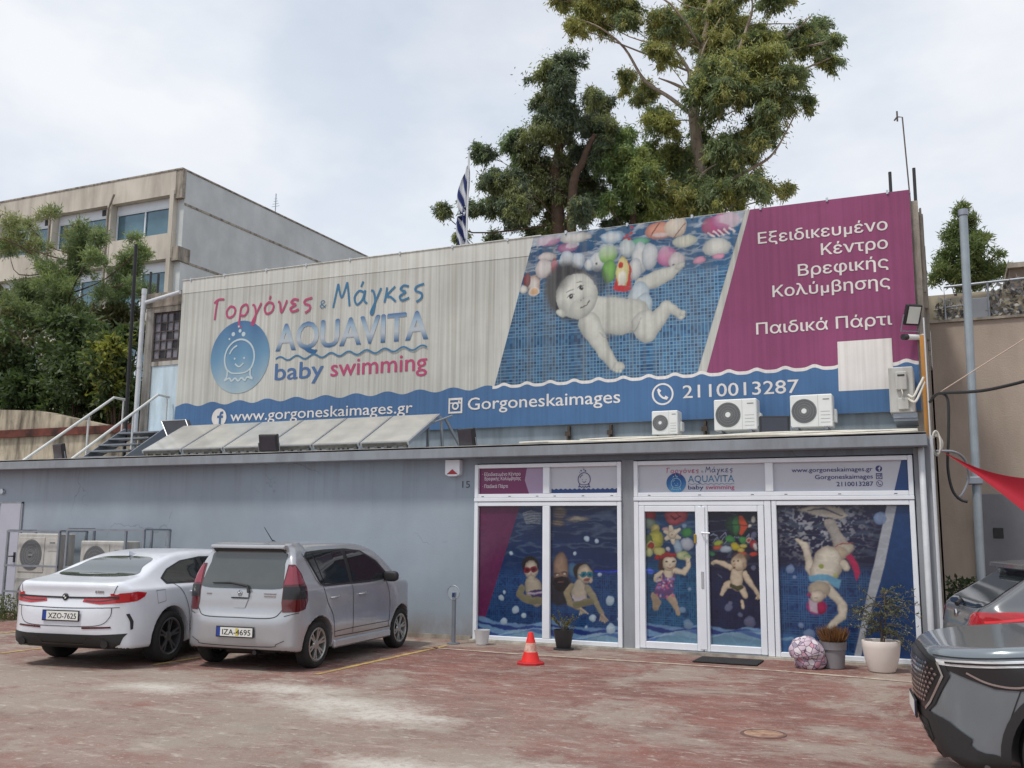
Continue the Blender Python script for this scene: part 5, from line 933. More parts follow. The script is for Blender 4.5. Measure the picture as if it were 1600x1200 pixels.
tag(link('shade_sail', raw_mesh('shade_sail', np.array(V), np.array(F)), mat('red_canvas', lin((148, 20, 40)), .85, var=.08, trans=.2), None, tuple(A_), True), 'bright red triangular shade sail at the right edge', 'shade sail')
# ------------------------------------------------------------------ things on the ground
o = thing('traffic_cone', 'orange red traffic cone with faded white band', 'traffic cone', (-4.565, -2.0, 0)); cx, cy = -4.565, -2.0
conem = mat('cone_orange', lin((226, 44, 38)), .5, var=.12, scale=6)
b = MB(); b.lathe([(.125, .03), (.098, .12), (.088, .155), (.0865, .1555)], (cx, cy, 0), 28); b.lathe([(.064, .27), (.058, .29), (.034, .385), (.030, .40), (.022, .403), (.0, .403)], (cx, cy, 0), 28); b.build('cone', conem, o, smooth=True, sharp=40)
MB().lathe([(.0868, .1556), (.0642, .27)], (cx, cy, 0), 28).build('white_band', streaked('worn_reflector', lin((226, 190, 176)), lin((170, 90, 60)), .8, 12, 12), o, smooth=True)
b = MB(); a = [2*math.pi*k/8+math.pi/8 for k in range(8)]; b.lathe([(.188, .0), (.188, .022), (.165, .034), (.126, .036), (.05, .037)], (cx, cy, 0), 8); b.build('base', mat('cone_base', lin((176, 30, 34)), .55, var=.15), o)
soil = mat('soil', (.035, .025, .018), .95, var=.3, bump=.6)
def pot(o, x, y, prof, m, fill):
    MB().lathe(prof, (x, y, 0), 36).build('pot', m, o, smooth=True, sharp=35); MB().lathe([(0, fill[1]+.01), (fill[0]*.6, fill[1]+.006), (fill[0], fill[1])], (x, y, 0), 24).build('soil', soil, o)
def leaves(name, V, D, Ln, Wd, Cc, m, par=None, org=None, seed=0, fold=.0):
    """many small leaf faces: points V, directions D, lengths, widths, colours"""
    rg = np.random.default_rng(seed); n = len(V); D = D/np.linalg.norm(D, axis=1)[:, None]; s_ = np.cross(D, rg.normal(size=(n, 3))); s_ /= np.linalg.norm(s_, axis=1)[:, None]
    Ln = np.broadcast_to(Ln, n)[:, None]; Wd = np.broadcast_to(Wd, n)[:, None]
    P = np.stack([V, V+D*Ln*.45+s_*Wd*.5, V+D*Ln, V+D*Ln*.45-s_*Wd*.5], 1).reshape(-1, 3)
    return link(name, raw_mesh(name, P, np.arange(n*4).reshape(-1, 4), np.repeat(Cc, 4, 0)), m, par, org)
leafm = mat('leaf', (1, 1, 1), .55, var=0, attr=True, trans=.5, spec=.3); twigm = mat('twig', (.11, .085, .06), .9, var=.2)
def pick(rg, n, cols, j=.25):
    c = np.array(cols)[rg.integers(0, len(cols), n)]; return c*rg.uniform(1-j, 1+j, (n, 1))
# small empty white pot
o = thing('flower_pot', 'small empty white pot at the left window corner', 'flower pot', (-6.06, -.36, 0)); pot(o, -6.06, -.36, [(.0, 0), (.078, 0), (.09, .01), (.118, .205), (.122, .22), (.108, .22), (.1, .17)], mat('white_plastic_pot', lin((206, 206, 206)), .45, var=.06), (.1, .17))
# black pot with a thin shrub
x, y = -4.74, -.36; o = thing('potted_plant', 'sparse spindly shrub in a black plastic pot', 'potted plant', (x, y, 0)); pot(o, x, y, [(0, 0), (.15, 0), (.15, .022), (.10, .024), (.105, .03), (.148, .27), (.152, .285), (.136, .285), (.13, .25)], mat('black_pot', (.03, .03, .033), .55, var=.1), (.13, .25))
rg = np.random.default_rng(5); b = MB(); V = []; D = []
for k in range(16):
    a, l = rg.uniform(0, 6.28), rg.uniform(.2, .42); d = np.array([math.cos(a)*rg.uniform(.2, .8)+.12, math.sin(a)*.5, 1.]); d /= np.linalg.norm(d); p0 = np.array([x, y, .25]); q = [p0+d*l*t+np.array([0, 0, -.10*t*t]) for t in (0, .35, .7, 1)]; b.tube(q, [.005, .004, .003, .0015], 5)
    for t in rg.uniform(.3, 1, 22): V.append(p0+d*l*t+np.array([0, 0, -.10*t*t])); D.append(rg.normal(size=3)+d)
b.build('stem', twigm, o); leaves('foliage', np.array(V), np.array(D), .035, .014, pick(rg, len(V), [(.07, .08, .025), (.10, .10, .03), (.12, .09, .03), (.05, .06, .02)]), leafm, o)
# grey pot with dead grass
x, y = -.955, -.56; o = thing('potted_plant', 'dry brown tuft in a mid grey plastic pot', 'potted plant', (x, y, 0)); pot(o, x, y, [(0, 0), (.118, 0), (.13, .01), (.146, .235), (.162, .24), (.168, .325), (.172, .335), (.155, .335), (.15, .30)], mat('grey_pot', lin((132, 130, 134)), .5, var=.08), (.15, .30))
n = 900; a = rg.uniform(0, 6.28, n); r = .12*np.sqrt(rg.random(n)); V = np.stack([x+r*np.cos(a), y+r*np.sin(a), np.full(n, .30)], 1); D = np.stack([np.cos(a)*r*4+rg.normal(0, .2, n), np.sin(a)*r*4+rg.normal(0, .2, n), np.ones(n)], 1); leaves('foliage', V, D, rg.uniform(.12, .27, n), .010, pick(rg, n, [(.10, .045, .02), (.15, .075, .03), (.06, .028, .018), (.18, .10, .045)]), leafm, o)
# large white pot with an olive bush
x, y = -.375, -.62; o = thing('potted_plant', 'straggly olive bush in a big rounded white pot', 'potted plant', (x, y, 0)); pot(o, x, y, [(0, 0), (.13, 0), (.155, .012), (.185, .09), (.212, .2), (.226, .3), (.231, .375), (.225, .385), (.205, .38), (.2, .33)], mat('cream_white_pot', lin((222, 212, 204)), .45, var=.05), (.2, .33))
b = MB(); V = []; D = []
b.tube([(x, y, .3), (x+.02, y, .5), (x-.01, y+.01, .7)], [.018, .014, .010], 7); b.tube([(x+.03, y, .32), (x+.06, y, .55), (x+.07, y, .98)], [.012, .01, .006], 6)
for k in range(64):
    h = rg.uniform(.42, 1.0); a = rg.uniform(0, 6.28); l = rg.uniform(.2, .55); d = np.array([math.cos(a), math.sin(a)*.6, rg.uniform(-.15, .9)]); d /= np.linalg.norm(d); p0 = np.array([x+.03+rg.normal(0, .02), y, h]); dr_ = rg.uniform(.05, .28)
    if k > 57: p0[2] = .45; l = .42; d = np.array([abs(math.cos(a))*.9, -.2, .5]); d /= np.linalg.norm(d); dr_ = .42
    f_ = lambda t: p0+d*l*t+np.array([0, 0, -dr_*t*t]); b.tube([f_(t) for t in (0, .3, .6, 1)], [.005, .004, .003, .0015], 5)
    for t in rg.uniform(.15, 1, 30): V.append(f_(t)); D.append(d*.8+rg.normal(size=3)*.8)
b.build('stem', twigm, o); leaves('foliage', np.array(V), np.array(D), rg.uniform(.03, .055, len(V)), .012, pick(rg, len(V), [(.075, .085, .05), (.05, .06, .03), (.11, .12, .075), (.16, .165, .11), (.04, .045, .025)]), leafm, o)
# patterned fabric bag leaning on the grey pot
o = thing('fabric_bag', 'slouching pink and grey patterned fabric bag against the grey pot', 'bag', (-1.25, -.72, 0))
m = bpy.data.materials.new('patchwork_fabric'); m.use_nodes = True; t = m.node_tree; p = t.nodes['Principled BSDF']; p.inputs['Roughness'].default_value = .85
tcn = N(t, 'ShaderNodeTexCoord'); vo = N(t, 'ShaderNodeTexVoronoi', distance='CHEBYCHEV'); vo.inputs['Scale'].default_value = 14; ve = N(t, 'ShaderNodeTexVoronoi', feature='DISTANCE_TO_EDGE'); ve.inputs['Scale'].default_value = 14
for q in (vo, ve): L(t, tcn.outputs['Object'], q.inputs['Vector'])
rp = N(t, 'ShaderNodeValToRGB'); rp.color_ramp.interpolation = 'CONSTANT'; rp.color_ramp.elements[0].color = tuple(lin((196, 178, 190)))+(1,); rp.color_ramp.elements[1].color = tuple(lin((206, 198, 202)))+(1,); rp.color_ramp.elements[1].position = .3
for ps, cc in ((.5, (176, 150, 168)), (.65, (214, 206, 210)), (.8, (150, 140, 158)), (.9, (200, 150, 166))): e = rp.color_ramp.elements.new(ps); e.color = tuple(lin(cc))+(1,)
sp = N(t, 'ShaderNodeSeparateColor'); L(t, vo.outputs['Color'], sp.inputs[0]); L(t, sp.outputs[0], rp.inputs[0]); ed = N(t, 'ShaderNodeMath', operation='LESS_THAN'); ed.inputs[1].default_value = .045; L(t, ve.outputs['Distance'], ed.inputs[0])
mm = N(t, 'ShaderNodeMix', data_type='RGBA'); L(t, ed.outputs[0], mm.inputs[0]); L(t, rp.outputs[0], mm.inputs[6]); mm.inputs[7].default_value = tuple(lin((96, 70, 90)))+(1,); L(t, mm.outputs[2], p.inputs['Base Color'])
def blob(c, rx, ry, rz, seed, zmin, flat_=.5, amp=.05):
    V = []; F = []; nu, nv = 40, 24
    for j in range(nv+1):
        ph = -math.pi/2+math.pi*j/nv
        for i in range(nu):
            a = 2*math.pi*i/nu; d = Vector((math.cos(ph)*math.cos(a), math.cos(ph)*math.sin(a), math.sin(ph))); k = 1+amp*math.sin(3*a+seed+ph*2)+amp*.7*math.sin(7*a-ph*5+seed); V.append((c[0]+rx*d.x*k, c[1]+ry*d.y*k, max(zmin, c[2]+rz*d.z*k)))
    for j in range(nv):
        for i in range(nu): F.append((j*nu+i, j*nu+(i+1) % nu, (j+1)*nu+(i+1) % nu, (j+1)*nu+i))
    return raw_mesh('b', np.array(V), np.array(F))
link('bag_body', blob((-1.235, -.72, .10), .20, .145, .15, 1, 0., amp=.04), m, o, None, True); link('bag_flap', blob((-1.265, -.735, .205), .215, .17, .185, 2.9, .13, amp=.05), m, o, None, True)
b = MB(); a = np.linspace(R(185), R(352), 24); b.tube([(-1.25+.20*math.cos(t), -.73+.162*math.sin(t), .165+.03*math.cos(t)) for t in a], .009, 6); b.build('piping', mat('grey_piping', lin((120, 110, 118)), .8), o)
# door mat
o = MB().bbox(-2.72, -1.88, -.86, -.30, .006, .022, .005).build('doormat', mat('black_rubber', (.022, .021, .022), .9, var=.4, scale=20, bump=.8, bscale=90), None, (-2.3, -.58, 0)); o.location.z += 0; tag(o, 'worn black rubber doormat before the glass door', 'doormat')
# steel stand with a round clear disc
o = thing('hand_sanitiser_stand', 'slim grey steel stand with round clear disc by the wall', 'stand', (-6.49, -.47, 0)); MB().tube([(-6.49, -.47, 0), (-6.49, -.47, .70)], .032, 14).lathe([(.10, 0), (.10, .012), (.03, .016)], (-6.49, -.47, .005), 20).build('post', gsteel, o, smooth=True, sharp=40)
MB().bbox(-6.515, -6.465, -.5, -.44, .69, .765, .006).build('dispenser', mat('dark_blue_plastic', (.02, .04, .12), .4), o); b = MB(); b.tube([(-6.49+.105*math.cos(t), -.50, .765+.105*math.sin(t)) for t in np.linspace(0, 2*math.pi, 33)], .006, 6, cap=False); b.build('disc_rim', alu, o)
cl = mat('clear_plastic', lin((190, 200, 206)), .1, var=0); cl.node_tree.nodes['Principled BSDF'].inputs['Alpha'].default_value = .22; MB().disc(-6.49, -.497, .765, .104, 32).build('clear_disc', cl, o)
o = thing('manhole_cover', 'round sandy filled manhole in the red concrete', 'manhole', (-1.06, -5.15, 0)); MB().lathe([(0, .006), (.165, .006), (.165, .003)], (-1.06, -5.15, 0), 40).build('fill', streaked('sandy_mortar', lin((170, 140, 118)), lin((120, 84, 72)), .9, 9, 9, bump=.6, blot=(.2, .1, .085), blotamt=.8), o); MB().lathe([(.165, .004), (.168, .009), (.19, .008), (.195, .001)], (-1.06, -5.15, 0), 40).build('rim', mat('rust_ring', (.15, .085, .07), .8, var=.4, scale=10), o)
CROSS = (2.40, -5.9, 0, 186)
HATCH = (2.50, -2.60, 0, 13)
# ------------------------------------------------------------------ cars: one smooth shell each, grown from side, plan and cross-section outlines
def smax(a, b, k):
    h = np.maximum(k-np.abs(a-b), 0)/k; return np.maximum(a, b)+h*h*k*.25
class Prof:
    """signed distance to an outline, kept on a fine 2-D raster"""
    def __init__(s, pts, b, res=.012):
        s.x0, x1, s.z0, z1 = b; s.r = res; s.nx, s.nz = int((x1-s.x0)/res)+2, int((z1-s.z0)/res)+2
        X, Z = np.meshgrid(s.x0+np.arange(s.nx)*res, s.z0+np.arange(s.nz)*res, indexing='ij'); s.g = sd_poly(pts, X, Z)
    def __call__(s, x, z):
        u = np.clip((x-s.x0)/s.r, 0, s.nx-1.001); v = np.clip((z-s.z0)/s.r, 0, s.nz-1.001); i, j = u.astype(int), v.astype(int); a, b = u-i, v-j; g = s.g
        return (g[i, j]*(1-a)+g[i+1, j]*a)*(1-b)+(g[i, j+1]*(1-a)+g[i+1, j+1]*a)*b
class Shell:
    def __init__(s, side, plan, sect, axles, r, well, half, taper=None, k=.07, flare=.018, extra=None, wellmin=.5):
        s.side = Prof(spline(side, 6, True), (-2.9, 2.9, -.3, 2.2)); pl = spline(plan, 8); s.plan = Prof(np.concatenate([pl, (pl*[1, -1])[::-1]]), (-2.9, 2.9, -.1, 1.4)); se = spline(sect, 8); s.sect = Prof(np.concatenate([se, (se*[-1, 1])[::-1]]), (-.1, 1.4, -.3, 2.2))
        s.ax, s.r, s.well, s.half, s.taper, s.k, s.flare, s.extra, s.wm = axles, r, well, half, taper, k, flare, extra, wellmin
    def f0(s, x, y, z):
        a = np.abs(y)
        if s.taper is not None: a = a+s.taper(x, z)
        fl = sum(np.exp(-((x-q)**2+(z-s.r)**2)/(2*(s.well*.8)**2)) for q in s.ax)*s.flare
        d = smax(smax(s.side(x, z), s.plan(x, a)-fl, s.k), s.sect(a, z)-fl, s.k*.8)
        if s.extra is not None: d = s.extra(d, x, y, z)
        return d
    def wells(s, x, y, z): return np.min([np.maximum(np.hypot(x-q, z-s.r)-s.well, s.wm-np.abs(y)) for q in s.ax], 0)
    def f(s, x, y, z): return smax(s.f0(x, y, z), -s.wells(x, y, z), .012)
    def grad(s, F, P, e=.006):
        g = np.stack([F(P[:, 0]+e*(k == 0), P[:, 1]+e*(k == 1), P[:, 2]+e*(k == 2))-F(P[:, 0]-e*(k == 0), P[:, 1]-e*(k == 1), P[:, 2]-e*(k == 2)) for k in range(3)], 1)/(2*e); return g
    def mesh(s, h=.024):
        L_, H_ = s.half[0]+.08, s.half[2]+.08; ax = [np.arange(-L_, L_, h), np.arange(-s.half[1]-.08, s.half[1]+.08, h), np.arange(0.0, H_, h)]
        X, Y, Z = np.meshgrid(*ax, indexing='ij'); v = s.f(X.ravel(), Y.ravel(), Z.ravel()).reshape(X.shape); nx, ny, nz = v.shape
        ins = v < 0; acc = np.zeros((nx-1, ny-1, nz-1, 3)); cnt = np.zeros((nx-1, ny-1, nz-1))
        sl_ = lambda o, n: slice(o, o+n)
        for ax_ in range(3):
            for o1 in (0, 1):
                for o2 in (0, 1):
                    o = [0, 0, 0]; oth = [q for q in range(3) if q != ax_]; o[oth[0]] = o1; o[oth[1]] = o2; e = list(o); e[ax_] = 1
                    A = v[tuple(sl_(o[q], v.shape[q]-1) for q in range(3))]; B = v[tuple(sl_(e[q], v.shape[q]-1) for q in range(3))]; c = (A < 0) != (B < 0); t = np.where(c, A/np.where(c, A-B, 1), 0)
                    for q in range(3): acc[..., q] += c*(t if q == ax_ else o[q])
                    cnt += c
        act = cnt > 0; idx = -np.ones(act.shape, int); idx[act] = np.arange(act.sum()); cell = np.argwhere(act); P = np.stack([ax[q][0]+h*(cell[:, q]+acc[act][:, q]/cnt[act]) for q in range(3)], 1)
        Fs = []
        for ax_ in range(3):
            o = [q for q in range(3) if q != ax_]; A = np.take(ins, range(v.shape[ax_]-1), ax_); B = np.take(ins, range(1, v.shape[ax_]), ax_); E_ = np.argwhere(A != B); E_ = E_[(E_[:, o[0]] > 0) & (E_[:, o[1]] > 0) & (E_[:, o[0]] < v.shape[o[0]]-1) & (E_[:, o[1]] < v.shape[o[1]]-1)]
            def I(d1, d2): c = E_.copy(); c[:, o[0]] -= d1; c[:, o[1]] -= d2; return idx[c[:, 0], c[:, 1], c[:, 2]]
            q = np.stack([I(1, 1), I(0, 1), I(0, 0), I(1, 0)], 1); fl = A[tuple(E_.T)]; fl = fl if ax_ != 1 else ~fl; q[~fl] = q[~fl][:, ::-1]; Fs.append(q)
        F = np.concatenate(Fs); F = F[(F >= 0).all(1)]
        for _ in range(3):
            g = s.grad(s.f, P); d = s.f(P[:, 0], P[:, 1], P[:, 2]); P = P-np.clip(d/np.maximum((g*g).sum(1), .3), -.012, .012)[:, None]*g
        me = raw_mesh('body', P, F); c = P[F].mean(1); w = s.wells(c[:, 0], c[:, 1], c[:, 2]); n = np.cross(P[F[:, 1]]-P[F[:, 0]], P[F[:, 2]]-P[F[:, 0]]); n /= np.maximum(np.linalg.norm(n, axis=1), 1e-9)[:, None]
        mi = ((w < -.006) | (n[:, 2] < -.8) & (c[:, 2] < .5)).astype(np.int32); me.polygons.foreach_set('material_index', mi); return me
    def project(s, uv, fr, off):
        """carry 2-D points of a view frame onto the shell"""
        uv = np.asarray(uv, float); n = len(uv)
        if fr == 'R': O = np.stack([uv[:, 0], np.full(n, -1.3), uv[:, 1]], 1); D = np.array([0, 1., 0])
        elif fr == 'L': O = np.stack([uv[:, 0], np.full(n, 1.3), uv[:, 1]], 1); D = np.array([0, -1., 0])
        elif fr == 'T': O = np.stack([uv[:, 0], uv[:, 1], np.full(n, 2.)], 1); D = np.array([0, 0, -1.])
        else:
            a = {'B': 0, 'F': math.pi}.get(fr, fr if not isinstance(fr, str) else 0); D = np.array([math.cos(a), math.sin(a), 0]); S = np.array([-math.sin(a), math.cos(a), 0]); O = uv[:, :1]*S+np.stack([0*uv[:, 0], 0*uv[:, 0], uv[:, 1]], 1)-D*3.2
        T = np.arange(0, 4.2, .04); Q = O[:, None]+D*T[None, :, None]; v = s.f0(Q[..., 0].ravel(), Q[..., 1].ravel(), Q[..., 2].ravel()).reshape(n, -1); hit = v < 0; i = np.where(hit.any(1), hit.argmax(1), v.argmin(1)); lo = T[np.maximum(i-1, 0)]; hi = T[i]
        for _ in range(14):
            m = (lo+hi)/2; q = O+D*m[:, None]; w = s.f0(q[:, 0], q[:, 1], q[:, 2]) < 0; hi = np.where(w, m, hi); lo = np.where(w, lo, m)
        P = O+D*((lo+hi)/2)[:, None]; g = s.grad(s.f0, P, .012); g /= np.maximum(np.linalg.norm(g, axis=1), 1e-6)[:, None]; return P+g*off, g
    def patch(s, poly, fr, m, par, name, off=.005, smooth=0, step=.045, rim=.0):
        P = np.array(spline(poly, smooth, True) if smooth else poly, float); out = []
        for i in range(len(P)):
            a, b = P[i], P[(i+1) % len(P)]; k = max(1, int(np.hypot(*(b-a))/step)); out += [a+(b-a)*t/k for t in range(k)]
        out = np.array(out); x0, x1, z0, z1 = out[:, 0].min(), out[:, 0].max(), out[:, 1].min(), out[:, 1].max(); X, Z = np.meshgrid(np.arange(x0+step/2, x1, step), np.arange(z0+step/2, z1, step)); d = sd_poly(out, X.ravel(), Z.ravel()); inn = np.stack([X.ravel(), Z.ravel()], 1)[d < -step*.45]
        allp = [Vector(q) for q in out]+[Vector(q) for q in inn]; r = delaunay_2d_cdt(allp, [], [list(range(len(out)))], 1, 1e-6); W_ = np.array([q[:] for q in r[0]]); P3, g = s.project(W_, fr, off)
        me = bpy.data.meshes.new(name); fs = [tuple(f) for f in r[2]]; me.from_pydata([tuple(p) for p in P3], [], fs)
        o = link(name, me, m, par, None, True); n0 = np.array(me.polygons[0].normal); 
        if (n0*g[fs[0][0]]).sum() < 0: me.flip_normals()
        # sampled shell normals keep the reflections smooth
        me.normals_split_custom_set_from_vertices([tuple(q) for q in g])
        return o
    def strip(s, pts, fr, w, m, par, name, off=.004, sm=6):
        P = np.array(spline(pts, sm) if sm and len(pts) > 2 else pts, float)
        if len(P) == 2: P = np.linspace(P[0], P[1], 14)
        d = np.gradient(P, axis=0); d /= np.linalg.norm(d, axis=1)[:, None]; nn = np.stack([-d[:, 1], d[:, 0]], 1)*w/2; a, _ = s.project(P+nn, fr, off); b, g = s.project(P-nn, fr, off); n = len(P); me = bpy.data.meshes.new(name)
        me.from_pydata([tuple(q) for q in a]+[tuple(q) for q in b], [], [(i, n+i, n+i+1, i+1) for i in range(n-1)]); return link(name, me, m, par, None, True)
    def pt(s, u, v, fr, off=0): return s.project([(u, v)], fr, off)[0][0]
def paint(name, c, metal=0, rough=.35, coat=.7): 
    m = mat(name, c, rough, metal, var=.07, scale=2.2, coat=coat); return m
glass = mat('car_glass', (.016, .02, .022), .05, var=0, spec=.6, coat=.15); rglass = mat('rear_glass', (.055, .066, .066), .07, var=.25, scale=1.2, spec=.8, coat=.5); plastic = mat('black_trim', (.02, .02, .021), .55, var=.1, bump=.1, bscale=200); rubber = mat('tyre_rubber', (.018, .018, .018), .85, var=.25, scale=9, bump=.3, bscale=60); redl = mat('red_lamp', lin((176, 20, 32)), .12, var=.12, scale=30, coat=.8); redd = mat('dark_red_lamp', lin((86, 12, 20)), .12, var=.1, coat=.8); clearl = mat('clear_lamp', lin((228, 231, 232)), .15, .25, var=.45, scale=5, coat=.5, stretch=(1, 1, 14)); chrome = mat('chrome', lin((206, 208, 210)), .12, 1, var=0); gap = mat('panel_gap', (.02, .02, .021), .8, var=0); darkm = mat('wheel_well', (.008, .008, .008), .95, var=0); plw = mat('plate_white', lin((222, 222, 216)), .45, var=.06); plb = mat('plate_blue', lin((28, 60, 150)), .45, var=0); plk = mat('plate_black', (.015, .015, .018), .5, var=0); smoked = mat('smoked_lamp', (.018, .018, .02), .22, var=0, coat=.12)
def wheel(par, x, y, r, w, rimr, rimm, spokes, style, face):
    """tyre and rim turned about the y axis; the face looks to `face` (-1 right side, +1 left side)"""
    o = bpy.data.objects.new('wheel', None); COL.objects.link(o); o.parent = par; o.location = (x, y, r); ORG[o.name] = np.zeros(3); o.empty_display_size = .1
    b = MB(); h = w/2; b.lathe([(rimr-.02, -h*.72), (rimr+.008, -h*.86), (rimr+.03, -h), (r-.04, -h*1.02), (r-.012, -h*.86), (r, -h*.6), (r-.003, -h*.3), (r, 0), (r-.003, h*.3), (r, h*.6), (r-.012, h*.86), (r-.04, h*1.02), (rimr+.03, h), (rimr+.008, h*.86), (rimr-.02, h*.72)], (0, 0, 0), 48, 'y')
    b.build('tyre', rubber, o, smooth=True, sharp=60)
    f = face*h; b = MB(); b.lathe([(rimr+.012, f*.90), (rimr-.004, f*.95), (rimr-.016, f*.86), (rimr-.03, f*.1), (rimr-.035, -f*.7)], (0, 0, 0), 48, 'y')
    bk = MB(); bk.lathe([(rimr-.033, -f*.15), (.05, -f*.10), (0, -f*.10)], (0, 0, 0), 32, 'y'); bk.build('brake_disc', mat('brake_dark', (.03, .03, .032), .6, .3, var=.2) if 'brake_dark' not in bpy.data.materials else bpy.data.materials['brake_dark'], o)
    for k in range(spokes):
        a0 = 2*math.pi*k/spokes+.3
        for da, w0, w1 in (((-.15, .030, .026), (.15, .030, .026)) if style == 'double' else ((0, .05, .075),)):
            a, a2 = a0+da*.6, a0+da; u0, u1 = Vector((math.cos(a), 0, math.sin(a))), Vector((math.cos(a2), 0, math.sin(a2))); s0, s1 = Vector((-u0.z, 0, u0.x)), Vector((-u1.z, 0, u1.x)); y0, y1 = f*.72, f*.84; R0, R1 = .05, rimr-.012; vs = []
            for dy in (0, -.022*face):
                for u_, s_, R_, ww, yy in ((u0, s0, R0, w0, y0), (u1, s1, R1, w1, y1)):
                    for sg in (-1, 1): p = u_*R_+s_*ww*.5*sg; vs.append((p.x, yy+dy, p.z))
            b.add(vs, [(0, 1, 3, 2), (4, 6, 7, 5), (0, 2, 6, 4), (1, 5, 7, 3), (2, 3, 7, 6), (0, 4, 5, 1)])
    b.lathe([(0, f*.80), (.03, f*.80), (.055, f*.74), (.065, f*.55)], (0, 0, 0), 20, 'y'); b.build('rim', rimm, o, smooth=True, sharp=30); return o
def plate(par, sh, y, z, label, fr='B', yel=None):
    c = sh.pt(y, z, fr, .016); s_ = -1 if fr == 'B' else 1; X = c[0]
    o = MB().bbox(X-.006, X+.006, y-.27, y+.27, z-.066, z+.066, .004).build('licence_plate', plk, par)
    e = X-.0075; q = [(-.25, -.05), (.25, -.05), (.25, .05), (-.25, .05)]
    b = MB(); b.add([(e, y-u, z+v) for u, v in ((-.205, -.052), (.255, -.052), (.255, .052), (-.205, .052))], [(0, 1, 2, 3)]); b.build('plate_field', plw, o); b = MB(); b.add([(e, y-u, z+v) for u, v in ((-.255, -.052), (-.207, -.052), (-.207, .052), (-.255, .052))], [(0, 1, 2, 3)]); b.build('plate_band', plb, o)
    t = text(label, -.175, 0, -.034, .405, .068, plk, o, 'plate_lettering', bold=.012); me = t.data
    for v in me.vertices: v.co = (e-.0015, y-v.co.x, z+v.co.z)
    if yel: b = MB(); b.add([(e-.001, y-u, z+v) for u, v in ((yel-.02, -.045), (yel+.022, -.045), (yel+.022, .045), (yel-.02, .045))], [(0, 1, 2, 3)]); b.build('plate_sticker', mat('plate_yellow', lin((206, 190, 90)), .5), o)
def car(name, label, loc, heading, sh, pm, colour_name='car'):
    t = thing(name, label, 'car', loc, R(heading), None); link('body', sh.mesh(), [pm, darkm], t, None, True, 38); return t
def mirror(par, sh, x, z, side, m, out=.16):
    p = sh.pt(x, z, 'R' if side < 0 else 'L'); y = p[1]+side*out*.62; b = MB(); V = []; F = []; nu, nv = 18, 10
    for j in range(nv+1):
        ph = -math.pi/2+math.pi*j/nv
        for i in range(nu):
            a = 2*math.pi*i/nu; cx, cy, cz = math.cos(ph)*math.cos(a), math.cos(ph)*math.sin(a), math.sin(ph); q = lambda v, e: math.copysign(abs(v)**e, v); V.append((x+.075*q(cx, .7)*(.6 if cx < 0 else 1), y+.115*q(cy, .7), z+.03+.075*q(cz, .7)))
    for j in range(nv):
        for i in range(nu): F.append((j*nu+i, j*nu+(i+1) % nu, (j+1)*nu+(i+1) % nu, (j+1)*nu+i))
    o = b.add(V, F).build('mirror', m, par, smooth=True); MB().tube([(x, p[1]-side*.02, z-.01), (x, y, z-.01)], .025, 8).build('mirror_arm', plastic, o); return o
def handle(par, sh, x, z, fr, m): a, b_ = sh.pt(x-.085, z, fr, .03), sh.pt(x+.085, z+.006, fr, .03); a0, b0 = sh.pt(x-.10, z, fr, -.01), sh.pt(x+.10, z+.006, fr, -.01); return MB().tube([a0, a, b_, b0], .013, 8).build('handle', m, par, smooth=True)
# ---- white saloon coupe, seen from behind at the left
sh = Shell([(-2.12, .27), (-2.21, .36), (-2.255, .5), (-2.245, .68), (-2.20, .80), (-2.185, .92), (-2.19, 1.0), (-2.12, 1.035), (-1.85, 1.075), (-1.62, 1.12), (-1.25, 1.255), (-.85, 1.36), (-.4, 1.415), (0, 1.42), (.35, 1.395), (.7, 1.31), (1.05, 1.13), (1.3, 1.0), (1.7, .93), (2.05, .83), (2.22, .68), (2.26, .45), (2.18, .26), (1.9, .2), (0, .18), (-1.8, .22)],
           [(-2.262, 0), (-2.25, .3), (-2.21, .55), (-2.12, .75), (-1.95, .865), (-1.5, .9), (0, .895), (1.4, .9), (1.9, .83), (2.15, .62), (2.25, .3), (2.262, 0)],
           [(0, .17), (.6, .17), (.82, .22), (.87, .32), (.893, .5), (.897, .68), (.885, .82), (.862, .93), (.80, 1.0), (.735, 1.1), (.655, 1.25), (.575, 1.365), (.42, 1.42), (0, 1.435)],
           (-1.27, 1.40), .325, .385, (2.262, .92, 1.43), taper=lambda x, z: np.clip(z-.95, 0, 1)*np.clip((-x-.5)/1.5, 0, 1)*.32, k=.06)
c1 = car('white_saloon_car', 'white four door coupe with dark wheels parked tail out by the air conditioners', (-9.83, -2.87, 0), 98.5, sh, paint('white_car_paint', lin((216, 219, 226)), 0, .28))
def both(poly, fr, m, par, name, **k):
    sh.patch(poly, fr, m, par, name, **k); sh.patch([(-u, v) for u, v in poly], fr, m, par, name, **k)
sh.patch([(-.56, 1.105), (-.50, 1.2), (-.42, 1.30), (0, 1.325), (.42, 1.30), (.50, 1.2), (.56, 1.105), (0, 1.085)], 'B', rglass, c1, 'rear_window', smooth=5, off=.004)
